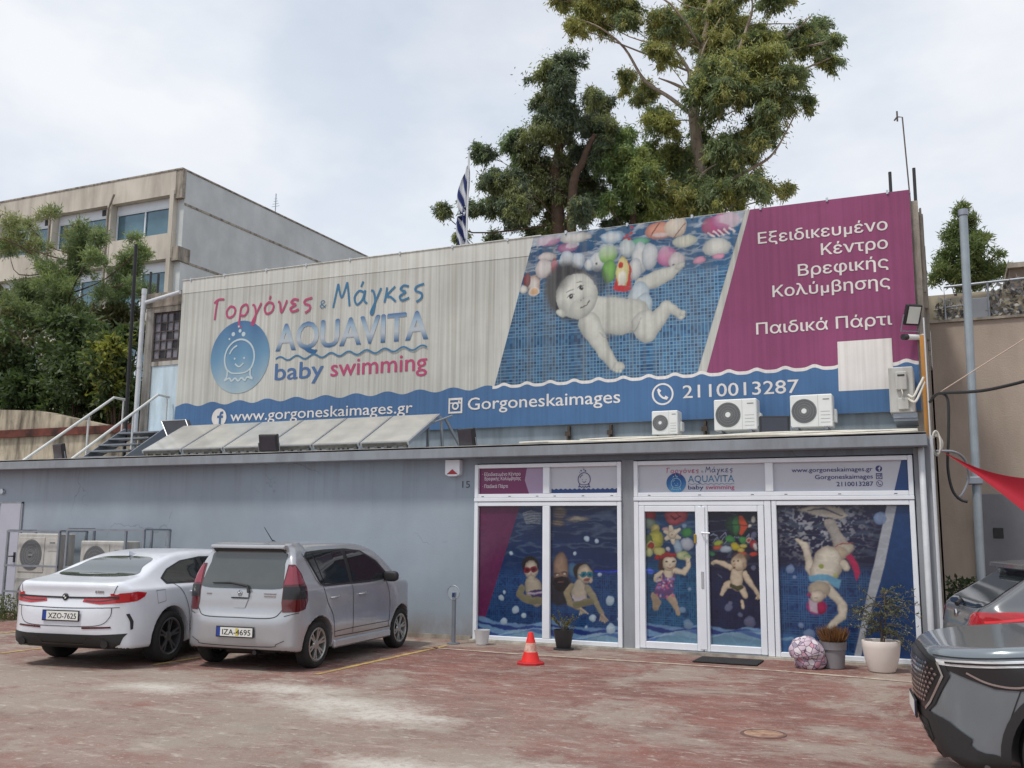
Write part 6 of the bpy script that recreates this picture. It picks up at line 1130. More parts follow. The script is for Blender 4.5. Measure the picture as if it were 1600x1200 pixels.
for fr in 'RL':
    o = sh.patch([(-1.32, .985), (-1.36, 1.06), (-1.15, 1.17), (-.8, 1.27), (-.35, 1.315), (.05, 1.31), (.45, 1.25), (.85, 1.08), (.98, .985), (-.2, .97)], fr, plastic, c1, 'window_trim', off=.004)
    for pl in ([(-1.29, 1.0), (-1.32, 1.055), (-1.13, 1.155), (-.80, 1.25), (-.44, 1.295), (-.40, .99)], [(-.30, .99), (-.34, 1.298), (.04, 1.29), (.43, 1.23), (.82, 1.065), (.92, 1.0)]): sh.patch(pl, fr, glass, c1, 'side_window', off=.0075)
    sh.strip([(-.40, .97), (-.42, .75), (-.40, .5), (-.35, .32)], fr, .009, gap, c1, 'door_gap'); sh.strip([(-1.18, .99), (-1.02, .85), (-.90, .62), (-.86, .40), (-.82, .32)], fr, .009, gap, c1, 'door_gap'); sh.strip([(.72, .96), (.78, .7), (.76, .32)], fr, .009, gap, c1, 'door_gap'); sh.strip([(-.82, .30), (0, .295), (.9, .30)], fr, .012, gap, c1, 'sill_gap')
    handle(c1, sh, -.78, .87, fr, chrome if False else bpy.data.materials['white_car_paint']); handle(c1, sh, .05, .86, fr, bpy.data.materials['white_car_paint'])
    mirror(c1, sh, .83, 1.0, -1 if fr == 'R' else 1, bpy.data.materials['white_car_paint'])
sh.strip([(-1.60, .92), (-1.42, .92), (-1.42, .78), (-1.58, .76), (-1.60, .92)], 'R', .006, gap, c1, 'fuel_flap', sm=0)
for sg in (-1, 1):
    a = math.radians(28)*(-sg)   # look along the rear corner
    fr = -a
    # lamp wraps the corner: inner half seen from behind, outer half from the diagonal
    sh.patch([(sg*.26, .80), (sg*.28, .845), (sg*.55, .862), (sg*.80, .905), (sg*.82, .80), (sg*.5, .775)], 'B', redl, c1, 'tail_light', off=.006)
    fr = 'R' if sg < 0 else 'L'; sh.patch([(-2.17, .905), (-1.96, .925), (-1.80, .905), (-1.84, .86), (-1.97, .81), (-2.17, .795)], fr, redl, c1, 'tail_light', off=.0065)
    sh.strip([(sg*.30, .815), (sg*.5, .81), (sg*.73, .85)], 'B', .014, redd, c1, 'light_bar', off=.009); sh.patch([(sg*.30, .505), (sg*.66, .515), (sg*.67, .495), (sg*.30, .482)], 'B', redd, c1, 'reflector', off=.006)
    fr2 = math.radians(-40 if sg > 0 else 40); q = [(sg*(1.34+.0), .64), (sg*1.36, .66), (sg*1.40, .56), (sg*1.415, .47), (sg*1.385, .47), (sg*1.365, .56)]; p_ = [(u-sg*.32, v) for u, v in q]
    fr3 = 'R' if sg < 0 else 'L'; sh.patch([(-2.08, .66), (-2.05, .665), (-2.0, .57), (-2.0, .48), (-2.03, .47), (-2.04, .57)], fr3, plastic, c1, 'vent', off=.006)
    b = MB(); p0 = sh.pt(sg*.60, .33, 'B'); b.tube([(p0[0]+.08, sg*.60, .31), (p0[0]-.02, sg*.60, .305)], .05, 16); b.build('exhaust', smoked, c1)
sh.strip([(-.73, .862), (-.4, .852), (0, .848), (.4, .852), (.73, .862)], 'B', .022, plastic, c1, 'light_band', off=.007); sh.patch([(-.80, .42), (-.70, .40), (-.60, .27), (0, .255), (.60, .27), (.70, .40), (.80, .42), (.76, .30), (.6, .24), (0, .23), (-.6, .24), (-.76, .30)], 'B', plastic, c1, 'diffuser', off=.007)
sh.patch([(-.82, .43), (-.5, .415), (.5, .415), (.82, .43), (.72, .28), (.5, .235), (-.5, .235), (-.72, .28)], 'B', plastic, c1, 'diffuser', off=.006); sh.strip([(-.6, .37), (-.35, .375), (-.3, .30), (.3, .30), (.35, .375), (.6, .37)], 'B', .012, smoked, c1, 'diffuser_rib', off=.01, sm=0)
sh.strip([(-.66, .735), (-.64, .62), (-.50, .525), (0, .51), (.50, .525), (.64, .62), (.66, .735)], 'B', .008, gap, c1, 'boot_gap'); sh.strip([(-.74, .74), (0, .725), (.74, .74)], 'B', .008, gap, c1, 'boot_gap'); sh.strip([(-.70, 1.0), (-.66, .88)], 'B', .008, gap, c1, 'boot_gap'); sh.strip([(.70, 1.0), (.66, .88)], 'B', .008, gap, c1, 'boot_gap')
plate(c1, sh, 0, .635, 'XZO-7625')
p_ = sh.pt(0, .855, 'B', .008); MB().lathe([(0, -.012), (.034, -.012), (.042, -.006), (.043, .004)], tuple(p_), 24, 'x').build('badge', smoked, c1)
e = bpy.data.materials['white_print']; b = MB()
for a0, a1 in ((0, 90), (180, 270)): t_ = [R(a0+(a1-a0)*k/8) for k in range(9)]; b.add([(p_[0]-.0135, p_[1], p_[2])]+[(p_[0]-.0135, p_[1]+.024*math.cos(q), p_[2]+.024*math.sin(q)) for q in t_], [tuple(range(10))])
b.build('badge_quarter', plw, c1)
for k, x in enumerate((-.47, -.44, -.41, -.375)): q = sh.pt(x-.06, .925, 'B', .006); MB().bbox(q[0]-.004, q[0]+.004, q[1]-.011, q[1]+.011, q[2]-.016, q[2]+.016, .002).build('model_letter', chrome, c1)
b = MB(); q = sh.pt(-.95, 0, 'T'); b.add([(q[0]-.10, -.012, q[2]-.01), (q[0]+.10, -.012, q[2]-.0), (q[0]-.09, 0, q[2]+.055), (q[0]-.10, .012, q[2]-.01), (q[0]+.10, .012, q[2])], [(0, 1, 2), (3, 2, 4), (0, 2, 3), (1, 4, 2)]); b.build('antenna_fin', bpy.data.materials['white_car_paint'], c1)
bmr = mat('dark_alloy', (.16, .162, .168), .3, .75, var=.2); 
for x in (-1.27, 1.40):
    for sg in (-1, 1): wheel(c1, x, sg*.775, .325, .225, .225, bmr, 5, 'double', sg)
# ---- silver hatchback
def spoil(d, x, y, z):
    # roof spoiler lip over the rear window
    b_ = np.maximum(np.maximum(np.abs(x+1.46)-.14, np.abs(y)-.53), np.abs(z-1.493-.10*(x+1.46))-.014)-.012; return -smax(-d, -b_, .10)
sh = Shell([(-1.66, .24), (-1.74, .30), (-1.77, .45), (-1.765, .60), (-1.715, .70), (-1.70, .85), (-1.68, 1.0), (-1.62, 1.18), (-1.53, 1.38), (-1.44, 1.475), (-1.2, 1.515), (-.7, 1.545), (-.2, 1.548), (.15, 1.52), (.5, 1.43), (.85, 1.23), (1.1, 1.05), (1.4, .97), (1.62, .86), (1.74, .68), (1.76, .42), (1.68, .24), (1.3, .2), (0, .19), (-1.3, .2)],
           [(-1.80, 0), (-1.79, .35), (-1.75, .58), (-1.66, .74), (-1.48, .81), (-1.0, .832), (0, .835), (1.0, .83), (1.4, .78), (1.62, .62), (1.73, .35), (1.76, 0)],
           [(0, .18), (.6, .18), (.77, .22), (.80, .33), (.825, .5), (.83, .68), (.82, .84), (.795, .95), (.762, 1.02), (.725, 1.18), (.675, 1.36), (.62, 1.46), (.50, 1.53), (0, 1.555)],
           (-1.17, 1.15), .285, .345, (1.82, .88, 1.58), taper=lambda x, z: np.clip(z-.98, 0, 1)*np.clip((-x-.7)/1.1, 0, 1)*.13, k=.065, extra=spoil)
silv = paint('silver_car_paint', lin((178, 180, 184)), .5, .26)
c2 = car('silver_hatchback_car', 'silver five door hatchback with roof spoiler parked tail out beside the white coupe', (-7.66, -2.48, 0), 94.5, sh, silv)
sh.patch([(-.56, .985), (-.575, 1.1), (-.54, 1.28), (-.50, 1.42), (0, 1.44), (.50, 1.42), (.54, 1.28), (.575, 1.1), (.56, .985), (0, .975)], 'B', rglass, c2, 'rear_window', smooth=4, off=.005)
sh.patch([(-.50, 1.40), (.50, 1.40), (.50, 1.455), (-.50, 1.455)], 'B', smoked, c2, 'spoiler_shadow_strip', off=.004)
for fr, sg in (('R', -1), ('L', 1)):
    sh.patch([(-1.33, 1.37), (-1.26, 1.42), (-.8, 1.445), (-.3, 1.45), (.1, 1.42), (.5, 1.27), (.86, 1.02), (.2, .985), (-1.02, .985), (-1.10, 1.02)], fr, plastic, c2, 'window_trim', off=.004)
    for pl in ([(-1.30, 1.365), (-1.24, 1.40), (-1.17, 1.405), (-1.03, 1.03), (-1.08, 1.03)], [(-1.14, 1.405), (-.43, 1.43), (-.36, 1.01), (-1.0, 1.01)], [(-.27, 1.01), (-.33, 1.43), (.08, 1.40), (.47, 1.25), (.76, 1.03)]): sh.patch(pl, fr, glass, c2, 'side_window', off=.0075)
    sh.strip([(-.32, .99), (-.33, .7), (-.30, .35)], fr, .009, gap, c2, 'door_gap'); sh.strip([(-1.06, .99), (-1.0, .80), (-.86, .62), (-.80, .42), (-.78, .35)], fr, .009, gap, c2, 'door_gap'); sh.strip([(-1.36, 1.40), (-1.20, 1.10), (-1.08, .99)], fr, .007, gap, c2, 'door_gap'); sh.strip([(.68, .98), (.74, .7), (.73, .35)], fr, .009, gap, c2, 'door_gap'); sh.strip([(-.78, .345), (0, .34), (.78, .345)], fr, .01, gap, c2, 'sill_gap'); sh.strip([(-.8, .41), (0, .42), (.73, .42)], fr, .008, gap, c2, 'side_crease', off=.003)
    handle(c2, sh, -.82, .84, fr, silv); handle(c2, sh, -.08, .845, fr, silv); mirror(c2, sh, .66, 1.02, sg, plastic, .17)
    # tall tail lamp, laid on the rounded corner along its diagonal
    ang = math.radians(45)*(1 if sg < 0 else -1); q = lambda pts: [(u if sg < 0 else -u, v) for u, v in pts]
    lamp = sh.patch(q([(.70, 1.27), (.63, 1.27), (.545, 1.16), (.475, 1.0), (.46, .84), (.50, .74), (.60, .71), (.775, .705), (.785, .82), (.765, 1.05)]), ang, redd, c2, 'tail_light', off=.006, step=.03)
    sh.patch(q([(.69, 1.25), (.635, 1.25), (.56, 1.15), (.515, 1.04), (.755, 1.03)]), ang, mat('dull_red_lamp', lin((134, 44, 62)), .15, var=.15, coat=.6) if sg < 0 else bpy.data.materials['dull_red_lamp'], c2, 'lamp_lens', off=.010, step=.03); sh.patch(q([(.505, 1.01), (.48, .86), (.775, .86), (.76, 1.01)]), ang, smoked, c2, 'lamp_lens', off=.010, step=.03)
    b = MB(); pts = [(x, sg*(.80+.012*math.sin(i)), .25) for i, x in enumerate(np.linspace(-.78, .76, 8))]
    b.bbox(-.80, .78, sg*.80-.03, sg*.80+.035, .20, .305, .02); b.build('side_skirt', silv, c2)
sh.strip([(-.60, .98), (-.62, .80), (-.58, .70), (-.46, .635), (0, .63), (.46, .635), (.58, .70), (.62, .80), (.60, .98)], 'B', .009, gap, c2, 'tailgate_gap'); sh.strip([(-.66, .375), (-.56, .33), (-.50, .30), (0, .29), (.50, .30), (.56, .33), (.66, .375)], 'B', .008, gap, c2, 'bumper_crease', off=.003); sh.strip([(-.78, .70), (-.64, .66)], 'B', .008, gap, c2, 'bumper_gap'); sh.strip([(.78, .70), (.64, .66)], 'B', .008, gap, c2, 'bumper_gap')
sh.patch([(-.125, .955), (.125, .955), (.125, .87), (-.125, .87)], 'B', silv, c2, 'handle_plinth', off=.02); sh.patch([(-.125, .868), (.125, .868), (.12, .852), (-.12, .852)], 'B', gap, c2, 'handle', off=.016); sh.patch([(-.12, .845), (.12, .845), (.08, .745), (-.08, .745)], 'B', silv, c2, 'handle_recess', off=.008)
q = sh.pt(0, .915, 'B', .026); b = MB(); b.lathe([(.026, -.002), (.03, -.008), (.034, -.002)], tuple(q), 24, 'x'); b.tube([(q[0]-.004, q[1]+.015, q[2]+.012), (q[0]-.004, q[1]-.004, q[2]+.004), (q[0]-.004, q[1]+.012, q[2]-.014)], .005, 6); b.tube([(q[0]-.004, q[1]-.016, q[2]+.016), (q[0]-.004, q[1]-.012, q[2]-.014)], .005, 6); b.build('badge', chrome, c2)
for y0, z0, w in ((-.42, .92, .17), (-.42, .89, .16), (.46, .905, .07)): q = sh.pt(y0, z0, 'B', .007); MB().bbox(q[0]-.004, q[0]+.004, y0-w/2, y0+w/2, z0-.009, z0+.009, .002).build('model_badge', chrome, c2)
b = MB(); w0 = sh.pt(-.13, .93, 'B', .03); b.tube([w0, sh.pt(-.10, 1.0, 'B', .03), sh.pt(.16, 1.035, 'B', .025), sh.pt(.42, 1.03, 'B', .02)], [.022, .016, .011, .007], 8); b.build('wiper', plastic, c2)
plate(c2, sh, 0, .46, 'IZA-4695', yel=.035)
q = sh.pt(-1.05, .0, 'T'); b = MB(); b.tube([(q[0]+.06, .0, q[2]-.01), (q[0]+.0, .0, q[2]+.03)], [.03, .014], 8); b.tube([(q[0]+.0, 0, q[2]+.02), (q[0]-.16, .03, q[2]+.20)], [.007, .004], 6); b.build('antenna', plastic, c2)
sil_r = mat('silver_alloy', lin((176, 176, 172)), .3, .75, var=.12, scale=12)
for x in (-1.17, 1.15):
    for sg in (-1, 1): wheel(c2, x, sg*.715, .285, .18, .195, sil_r, 6, 'double', sg)
b = MB(); b.tube([(-1.5, -.25, .24), (-1.72, -.25, .22)], .028, 10); b.tube([(-1.45, .3, .24), (-1.45, -.4, .26)], .08, 10); b.build('exhaust', smoked, c2)
# ---- grey crossover at the front right, nose to the left
sh = Shell([(2.02, .22), (2.14, .32), (2.205, .5), (2.225, .66), (2.205, .84), (2.13, .945), (1.9, .98), (1.5, 1.02), (1.1, 1.085), (.6, 1.42), (.2, 1.57), (-.3, 1.62), (-.9, 1.60), (-1.5, 1.52), (-1.8, 1.42), (-2.05, 1.1), (-2.17, .9), (-2.22, .6), (-2.15, .32), (-1.9, .25), (0, .22), (1.7, .2)],
           [(-2.22, 0), (-2.2, .4), (-2.1, .72), (-1.9, .87), (-1.4, .912), (0, .90), (1.3, .912), (1.72, .88), (1.98, .74), (2.14, .52), (2.215, .26), (2.235, 0)],
           [(0, .2), (.65, .2), (.84, .27), (.885, .4), (.905, .6), (.91, .78), (.895, .93), (.86, 1.03), (.80, 1.08), (.75, 1.25), (.69, 1.45), (.60, 1.57), (.42, 1.62), (0, 1.635)],
           (-1.31, 1.33), .345, .415, (2.26, .95, 1.65), k=.075, flare=.02)
gre = paint('grey_car_paint', lin((122, 131, 137)), .4, .24)
c3 = car('grey_crossover_car', 'grey crossover nosing in at the lower right with honeycomb grille and long headlight', CROSS[:3], CROSS[3], sh, gre)
grm = bpy.data.materials.new('honeycomb_grille'); grm.use_nodes = True; t = grm.node_tree; p = t.nodes['Principled BSDF']; p.inputs['Roughness'].default_value = .3; p.inputs['Base Color'].default_value = (.012, .012, .013, 1)
# one-piece nose trims seen from the front
G = [(-.58, .86), (-.62, .78), (-.50, .60), (-.42, .545), (.42, .545), (.50, .60), (.62, .78), (.58, .86), (.3, .895), (0, .90), (-.3, .895)]
sh.patch([(u*1.10, (v-.70)*1.14+.70) for u, v in G], 'F', plastic, c3, 'grille_surround', off=.008); gp = sh.patch(G, 'F', grm, c3, 'grille', off=.012)
b = MB(); V0 = []
for i in range(-12, 13):
    for j in range(12):
        u, v = i*.05+(.025 if j % 2 else 0), .565+j*.031
        if sd_poly(G, np.array([u]), np.array([v]))[0] > -.025: continue
        P3, g_ = sh.project([(u-.019, v), (u, v+.011), (u+.019, v), (u, v-.011)], 'F', .018); b.add(P3, [(0, 1, 2, 3)][::1])
b.build('grille_mesh', chrome, gp)
e_ = [(u*1.02, (v-.70)*1.03+.70) for u, v in [(.58, .86), (.62, .78), (.50, .60), (.42, .545)]]; sh.strip(e_, 'F', .018, chrome, c3, 'grille_edge', off=.014, sm=0); sh.strip([(-u, v) for u, v in e_], 'F', .018, chrome, c3, 'grille_edge', off=.014, sm=0)
sh.patch([(-.78, .42), (-.66, .50), (-.50, .53), (.50, .53), (.66, .50), (.78, .42), (.74, .30), (.5, .245), (-.5, .245), (-.74, .30)], 'F', plastic, c3, 'lower_bumper', off=.009); sh.patch([(-.44, .47), (.44, .47), (.50, .36), (.40, .32), (-.40, .32), (-.50, .36)], 'F', gap, c3, 'lower_intake', off=.013)
for k in range(3): sh.strip([(-.44, .355+.035*k), (0, .35+.035*k), (.44, .355+.035*k)], 'F', .010, plastic, c3, 'intake_slat', off=.02)
sh.strip([(-.5, .262), (0, .25), (.5, .262)], 'F', .03, alu, c3, 'skid_plate', off=.014)
for fr, sg in (('L', 1), ('R', -1)):
    # headlight: dark housing, bright upper bar
    sh.patch([(2.10, .885), (1.95, .895), (1.6, .925), (1.28, .94), (1.30, .88), (1.46, .81), (1.64, .745), (1.80, .745), (1.95, .79), (2.09, .838)], fr, smoked, c3, 'headlight', off=.006)
    h_ = sh.patch([(2.11, .885), (1.95, .90), (1.6, .932), (1.22, .95), (1.24, .925), (1.58, .893), (1.94, .86), (2.10, .85)], fr, clearl, c3, 'light_bar', off=.010); sh.strip([(2.06, .872), (1.8, .893), (1.5, .918)], fr, .012, smoked, c3, 'lamp_divider', off=.014); sh.strip([(1.95, .825), (1.83, .775), (1.67, .765), (1.52, .82), (1.40, .86)], fr, .012, chrome, c3, 'lamp_edge', off=.010)
    sh.strip([(2.125, .905), (1.95, .915), (1.6, .947), (1.2, .968)], fr, .009, gap, c3, 'bonnet_gap', off=.004)
    # black cladding round the arch and along the sill
    A_ = [(1.33+.465*math.cos(t), .345+.465*math.sin(t)) for t in np.linspace(R(-18), R(198), 26)]+[(1.33+.41*math.cos(t), .345+.41*math.sin(t)) for t in np.linspace(R(198), R(-18), 26)]
    sh.patch(A_, fr, plastic, c3, 'arch_trim', off=.009, step=.03); sh.patch([(u-2.64, v) for u, v in A_], fr, plastic, c3, 'arch_trim', off=.009, step=.03); sh.patch([(.86, .40), (-.84, .40), (-.84, .24), (.86, .24)], fr, plastic, c3, 'sill_trim', off=.010)
    sh.patch([(2.06, .50), (1.92, .36), (1.80, .345), (1.79, .25), (2.0, .24), (2.12, .36), (2.15, .5)], fr, plastic, c3, 'bumper_trim', off=.009, smooth=3); sh.strip([(1.62, .86), (1.72, .60), (1.78, .40)], fr, .008, gap, c3, 'bumper_gap', off=.003)
    sh.patch([(-1.55, 1.16), (-1.3, 1.40), (-.6, 1.50), (.2, 1.48), (.6, 1.33), (.95, 1.11), (-.2, 1.07)], fr, glass, c3, 'side_window', off=.006); sh.strip([(.78, 1.05), (.84, .75), (.80, .42)], fr, .009, gap, c3, 'door_gap'); sh.strip([(-.25, 1.06), (-.27, .75), (-.25, .42)], fr, .009, gap, c3, 'door_gap'); mirror(c3, sh, .80, 1.10, sg, gre)
for u0, u1 in (((1.95, .30), (1.2, .42)), ((1.95, -.30), (1.2, -.42)), ((1.97, .55), (1.2, .70)), ((1.97, -.55), (1.2, -.70))): pass
sh.patch([(1.05, -.62), (.35, -.55), (.30, 0), (.35, .55), (1.05, .62), (1.12, 0)], 'T', glass, c3, 'windscreen', off=.006, smooth=3)
P_ = sh.pt(0, .50, 'F', .03); o = MB().bbox(P_[0]-.006, P_[0]+.008, -.27, .27, .445, .565, .004).build('licence_plate', plk, c3); MB().add([(P_[0]+.0095, u, v) for u, v in ((-.255, .455), (.205, .455), (.205, .555), (-.255, .555))], [(0, 1, 2, 3)]).build('plate_field', plw, o); MB().add([(P_[0]+.0095, u, v) for u, v in ((.207, .455), (.255, .455), (.255, .555), (.207, .555))], [(0, 1, 2, 3)]).build('plate_band', plb, o)
for x in (-1.31, 1.33):
    for sg in (-1, 1): wheel(c3, x, sg*.79, .345, .22, .235, bmr, 5, 'double', sg)
# ---- dark grey hatchback behind it, tail to the left
sh = Shell([(-1.98, .26), (-2.10, .36), (-2.13, .55), (-2.10, .74), (-2.06, .88), (-2.0, 1.0), (-1.80, 1.13), (-1.50, 1.33), (-1.38, 1.405), (-1.15, 1.44), (-.8, 1.465), (-.2, 1.46), (.3, 1.40), (.8, 1.20), (1.15, 1.01), (1.6, .93), (1.95, .82), (2.1, .62), (2.12, .4), (2.02, .24), (1.6, .2), (0, .19), (-1.6, .22)],
           [(-2.14, 0), (-2.12, .3), (-2.06, .55), (-1.95, .74), (-1.75, .86), (-1.3, .895), (0, .895), (1.3, .895), (1.75, .82), (2.0, .6), (2.1, .3), (2.12, 0)],
           [(0, .18), (.65, .18), (.83, .23), (.87, .36), (.89, .55), (.893, .74), (.875, .88), (.845, .97), (.79, 1.04), (.745, 1.15), (.68, 1.3), (.60, 1.41), (.45, 1.46), (0, 1.475)],
           (-1.28, 1.36), .32, .38, (2.16, .92, 1.5), taper=lambda x, z: np.clip(z-.96, 0, 1)*np.clip((-x-.7)/1.2, 0, 1)*.2, k=.06, extra=lambda d, x, y, z: -smax(-d, -(np.maximum(np.maximum(np.abs(x+1.43)-.13, np.abs(y)-.54), np.abs(z-1.408-.08*(x+1.43))-.016)-.012), .05))
dg = paint('dark_grey_car_paint', lin((104, 107, 110)), .35, .27)
c4 = car('dark_grey_hatchback_car', 'dark grey hatchback with bright red tail lamp half hidden behind the grey crossover', HATCH[:3], HATCH[3], sh, dg)
sh.patch([(-.60, 1.03), (-.56, 1.16), (-.48, 1.335), (0, 1.35), (.48, 1.335), (.56, 1.16), (.60, 1.03), (0, 1.01)], 'B', glass, c4, 'rear_window', smooth=4, off=.005)
for fr, sg in (('R', -1), ('L', 1)):
    sh.patch([(-1.62, 1.08), (-1.36, 1.28), (-1.08, 1.365), (-.5, 1.395), (.1, 1.365), (.5, 1.23), (.85, 1.03), (-.4, .985), (-1.3, 1.0)], fr, plastic, c4, 'window_trim', off=.004)
    for pl in ([(-1.52, 1.08), (-1.32, 1.24), (-1.08, 1.335), (-1.04, 1.345), (-.98, 1.02), (-1.3, 1.03)], [(-1.0, 1.35), (-.40, 1.375), (-.32, 1.01), (-.92, 1.02)], [(-.24, 1.01), (-.30, 1.375), (.08, 1.345), (.45, 1.22), (.76, 1.04)]): sh.patch(pl, fr, glass, c4, 'side_window', off=.0075)
    sh.patch([(sg*.50, .90), (sg*.52, .965), (sg*.72, .99), (sg*.80, .97), (sg*.80, .84), (sg*.66, .81), (sg*.52, .83)], 'B', redl, c4, 'tail_light', off=.006, smooth=2); l_ = sh.patch([(-2.0, .83), (-2.02, .93), (-1.95, .985), (-1.72, 1.0), (-1.50, .975), (-1.49, .935), (-1.62, .90), (-1.80, .85)], fr, redl, c4, 'tail_light', off=.0075, smooth=2)
    sh.strip([(-1.97, .90), (-1.78, .93), (-1.55, .955)], fr, .022, mat('bright_red_lamp', lin((236, 64, 72)), .15, var=.1) if sg < 0 else bpy.data.materials['bright_red_lamp'], c4, 'light_bar', off=.011)
    sh.strip([(-.36, .99), (-.37, .7), (-.34, .34)], fr, .009, gap, c4, 'door_gap'); sh.strip([(-1.05, 1.0), (-.98, .82), (-.88, .62), (-.84, .34)], fr, .009, gap, c4, 'door_gap'); handle(c4, sh, -.8, .86, fr, dg); mirror(c4, sh, .72, 1.02, sg, dg)
sh.strip([(-.62, 1.02), (-.60, .80), (-.56, .60), (0, .58), (.56, .60), (.60, .80), (.62, 1.02)], 'B', .009, gap, c4, 'tailgate_gap'); sh.patch([(-.7, .36), (-.6, .24), (.6, .24), (.7, .36)], 'B', plastic, c4, 'diffuser', off=.006)
q = sh.pt(0, .93, 'B', .008); MB().lathe([(0, -.012), (.036, -.012), (.042, 0)], tuple(q), 20, 'x').build('badge', chrome, c4); b = MB(); b.tube([sh.pt(.0, .99, 'B', .04), sh.pt(.05, 1.03, 'B', .035), sh.pt(.35, 1.06, 'B', .02)], [.026, .014, .008], 8); b.build('wiper', plastic, c4)
for k, y0 in enumerate((-.36, -.40, -.44)): q = sh.pt(y0, .90, 'B', .006); MB().bbox(q[0]-.003, q[0]+.003, y0-.012, y0+.012, .886, .914, .002).build('model_letter', chrome, c4)
for x in (-1.28, 1.36):
    for sg in (-1, 1): wheel(c4, x, sg*.77, .32, .21, .215, bmr, 5, 'single', sg)
# ------------------------------------------------------------------ neighbouring walls, far building, hill
beige = streaked('beige_render', lin((176, 162, 148)), lin((150, 136, 124)), .5, 1.6, .4, big=.5, bump=.5)
o = thing('boundary_building', 'plain beige rendered building beyond the right hand corner', 'building', (6, 5.2, 0)); MB().box(.36, 30, 5.2, 18, 0, 5.55).build('wall', beige, o); MB().box(.34, 30, 5.16, 5.24, 5.553, 5.60).build('coping', conc, o)
b = MB(); q0, q1 = at(1527, 772, 5.12), at(1610, 900, 5.12); b.bbox(q0[0], 4, 5.10, 5.197, 0, q0[2], .01)
gdoor = b.build('metal_gate', mat('grey_gate_paint', lin((118, 120, 124)), .5, .2, var=.12), o); q = at(1560, 833, 5.08); MB().bbox(q[0]-.08, q[0]+.08, 5.085, 5.099, q[2]-.09, q[2]+.09, .004).build('lock_plate', plastic, gdoor); q = at(1526, 800, 5.09); MB().tube([(q[0]+.02, 5.09, 0), (q[0]+.02, 5.09, 2.0)], .035, 8).build('gate_post', steel, gdoor)
# wall top terrace: camouflage screens and railing
o = thing('terrace_fence', 'terrace railing with leaf camouflage netting and grey panel on the beige wall', 'fence', (2, 6, 5.6)); z0 = 5.6
screen = bpy.data.materials.new('camouflage_net'); screen.use_nodes = True; t = screen.node_tree; p = t.nodes['Principled BSDF']; p.inputs['Roughness'].default_value = .9; tcn = N(t, 'ShaderNodeTexCoord'); vo = N(t, 'ShaderNodeTexVoronoi'); vo.inputs['Scale'].default_value = 11; L(t, tcn.outputs['Object'], vo.inputs['Vector']); rp = N(t, 'ShaderNodeValToRGB'); rp.color_ramp.elements[0].color = (.05, .05, .055, 1); rp.color_ramp.elements[1].color = (.36, .36, .36, 1); sp = N(t, 'ShaderNodeSeparateColor'); L(t, vo.outputs['Color'], sp.inputs[0]); L(t, sp.outputs[0], rp.inputs[0]); L(t, rp.outputs[0], p.inputs['Base Color'])
rg = np.random.default_rng(8)
def netting(px0, px1, zt, Y):
    a, c = at(px0, 480, Y)[0], at(px1, 480, Y)[0]; n = int((c-a)*(zt-z0)*420); V = np.stack([rg.uniform(a, c, n), Y+rg.uniform(-.05, .05, n), rg.uniform(z0, zt, n)], 1); D = rg.normal(size=(n, 3)); D[:, 2] -= .4; D[:, 1] *= .5; return leaves('netting', V, D, .11, .07, pick(rg, n, [(.05, .05, .06), (.10, .10, .115), (.20, .20, .205), (.30, .30, .30), (.13, .13, .15)]), leafm, o)
netting(1462, 1506, 6.25, 6.1); netting(1545, 1720, 6.48, 6.1)
xa, xb = at(1510, 480, 6.1)[0], at(1545, 480, 6.1)[0]; MB().bbox(xa, xb, 6.06, 6.12, 5.6, 6.16, .01).build('panel', mat('grey_panel', lin((128, 132, 138)), .5, .2), o); MB().box(at(1447, 480, 6.2)[0], 8, 6.16, 6.2, 5.6, 6.3).build('backing_wall', streaked('cream_wall', lin((190, 180, 158)), lin((150, 140, 120)), .6, 2, .5), o)
b = MB(); xr = at(1476, 470, 6.05)[0]; b.tube([(xr, 6.05, 5.6), (xr, 6.05, 6.42), (8, 6.05, 6.62)], .025, 8); b.tube([(xr, 6.05, 6.02), (xa, 6.05, 6.04)], .015, 6); b.tube([(xb, 6.05, 5.6), (xb, 6.05, 6.46)], .02, 6); b.build('railing', steel, o)
o = thing('brown_hut', 'low brown flat roofed hut at the right edge behind the netting', 'hut', (4, 12, 0)); MB().box(at(1577, 420, 11)[0], 12, 11, 16, 0, at(1590, 419, 11)[2]).build('wall', streaked('brown_wall', lin((124, 110, 98)), lin((90, 80, 72)), .5, 2, .5), o); MB().box(at(1574, 420, 11)[0], 12.1, 10.9, 16.1, at(1590, 419, 11)[2]+.003, at(1590, 419, 11)[2]+.12).build('roof', conc, o)
# old retaining wall at the left
o = thing('retaining_wall', 'old stained concrete retaining wall with rusty beam at the left', 'wall', (-24, 6, 0)); prof = [(-60, 5.6), (-27, 5.36), (-25.2, 5.16), (-23.6, 5.06), (-22.3, 4.80), (-20.8, 4.52), (-19.9, 4.36), (-16.2, 4.25)]
old2 = streaked('stained_concrete', lin((182, 170, 150)), lin((70, 62, 54)), 1.0, 2.4, .45, bump=.7, blot=lin((96, 88, 74)), blotamt=.75)
MB().prism([(-60, 0)]+[(-16.2, 0)]+prof[::-1], 6.0, 6.6).build('wall', old2, o); MB().box(-60, -16.25, 5.9, 5.997, 4.30, 4.52).build('rusty_beam', streaked('rust', lin((110, 60, 50)), lin((40, 30, 28)), .9, 2, 2, bump=.5), o)
MB().box(-60, -16.3, 2.57, 5.99, 2.9, 3.015).build('yard_slab', roofm, o)
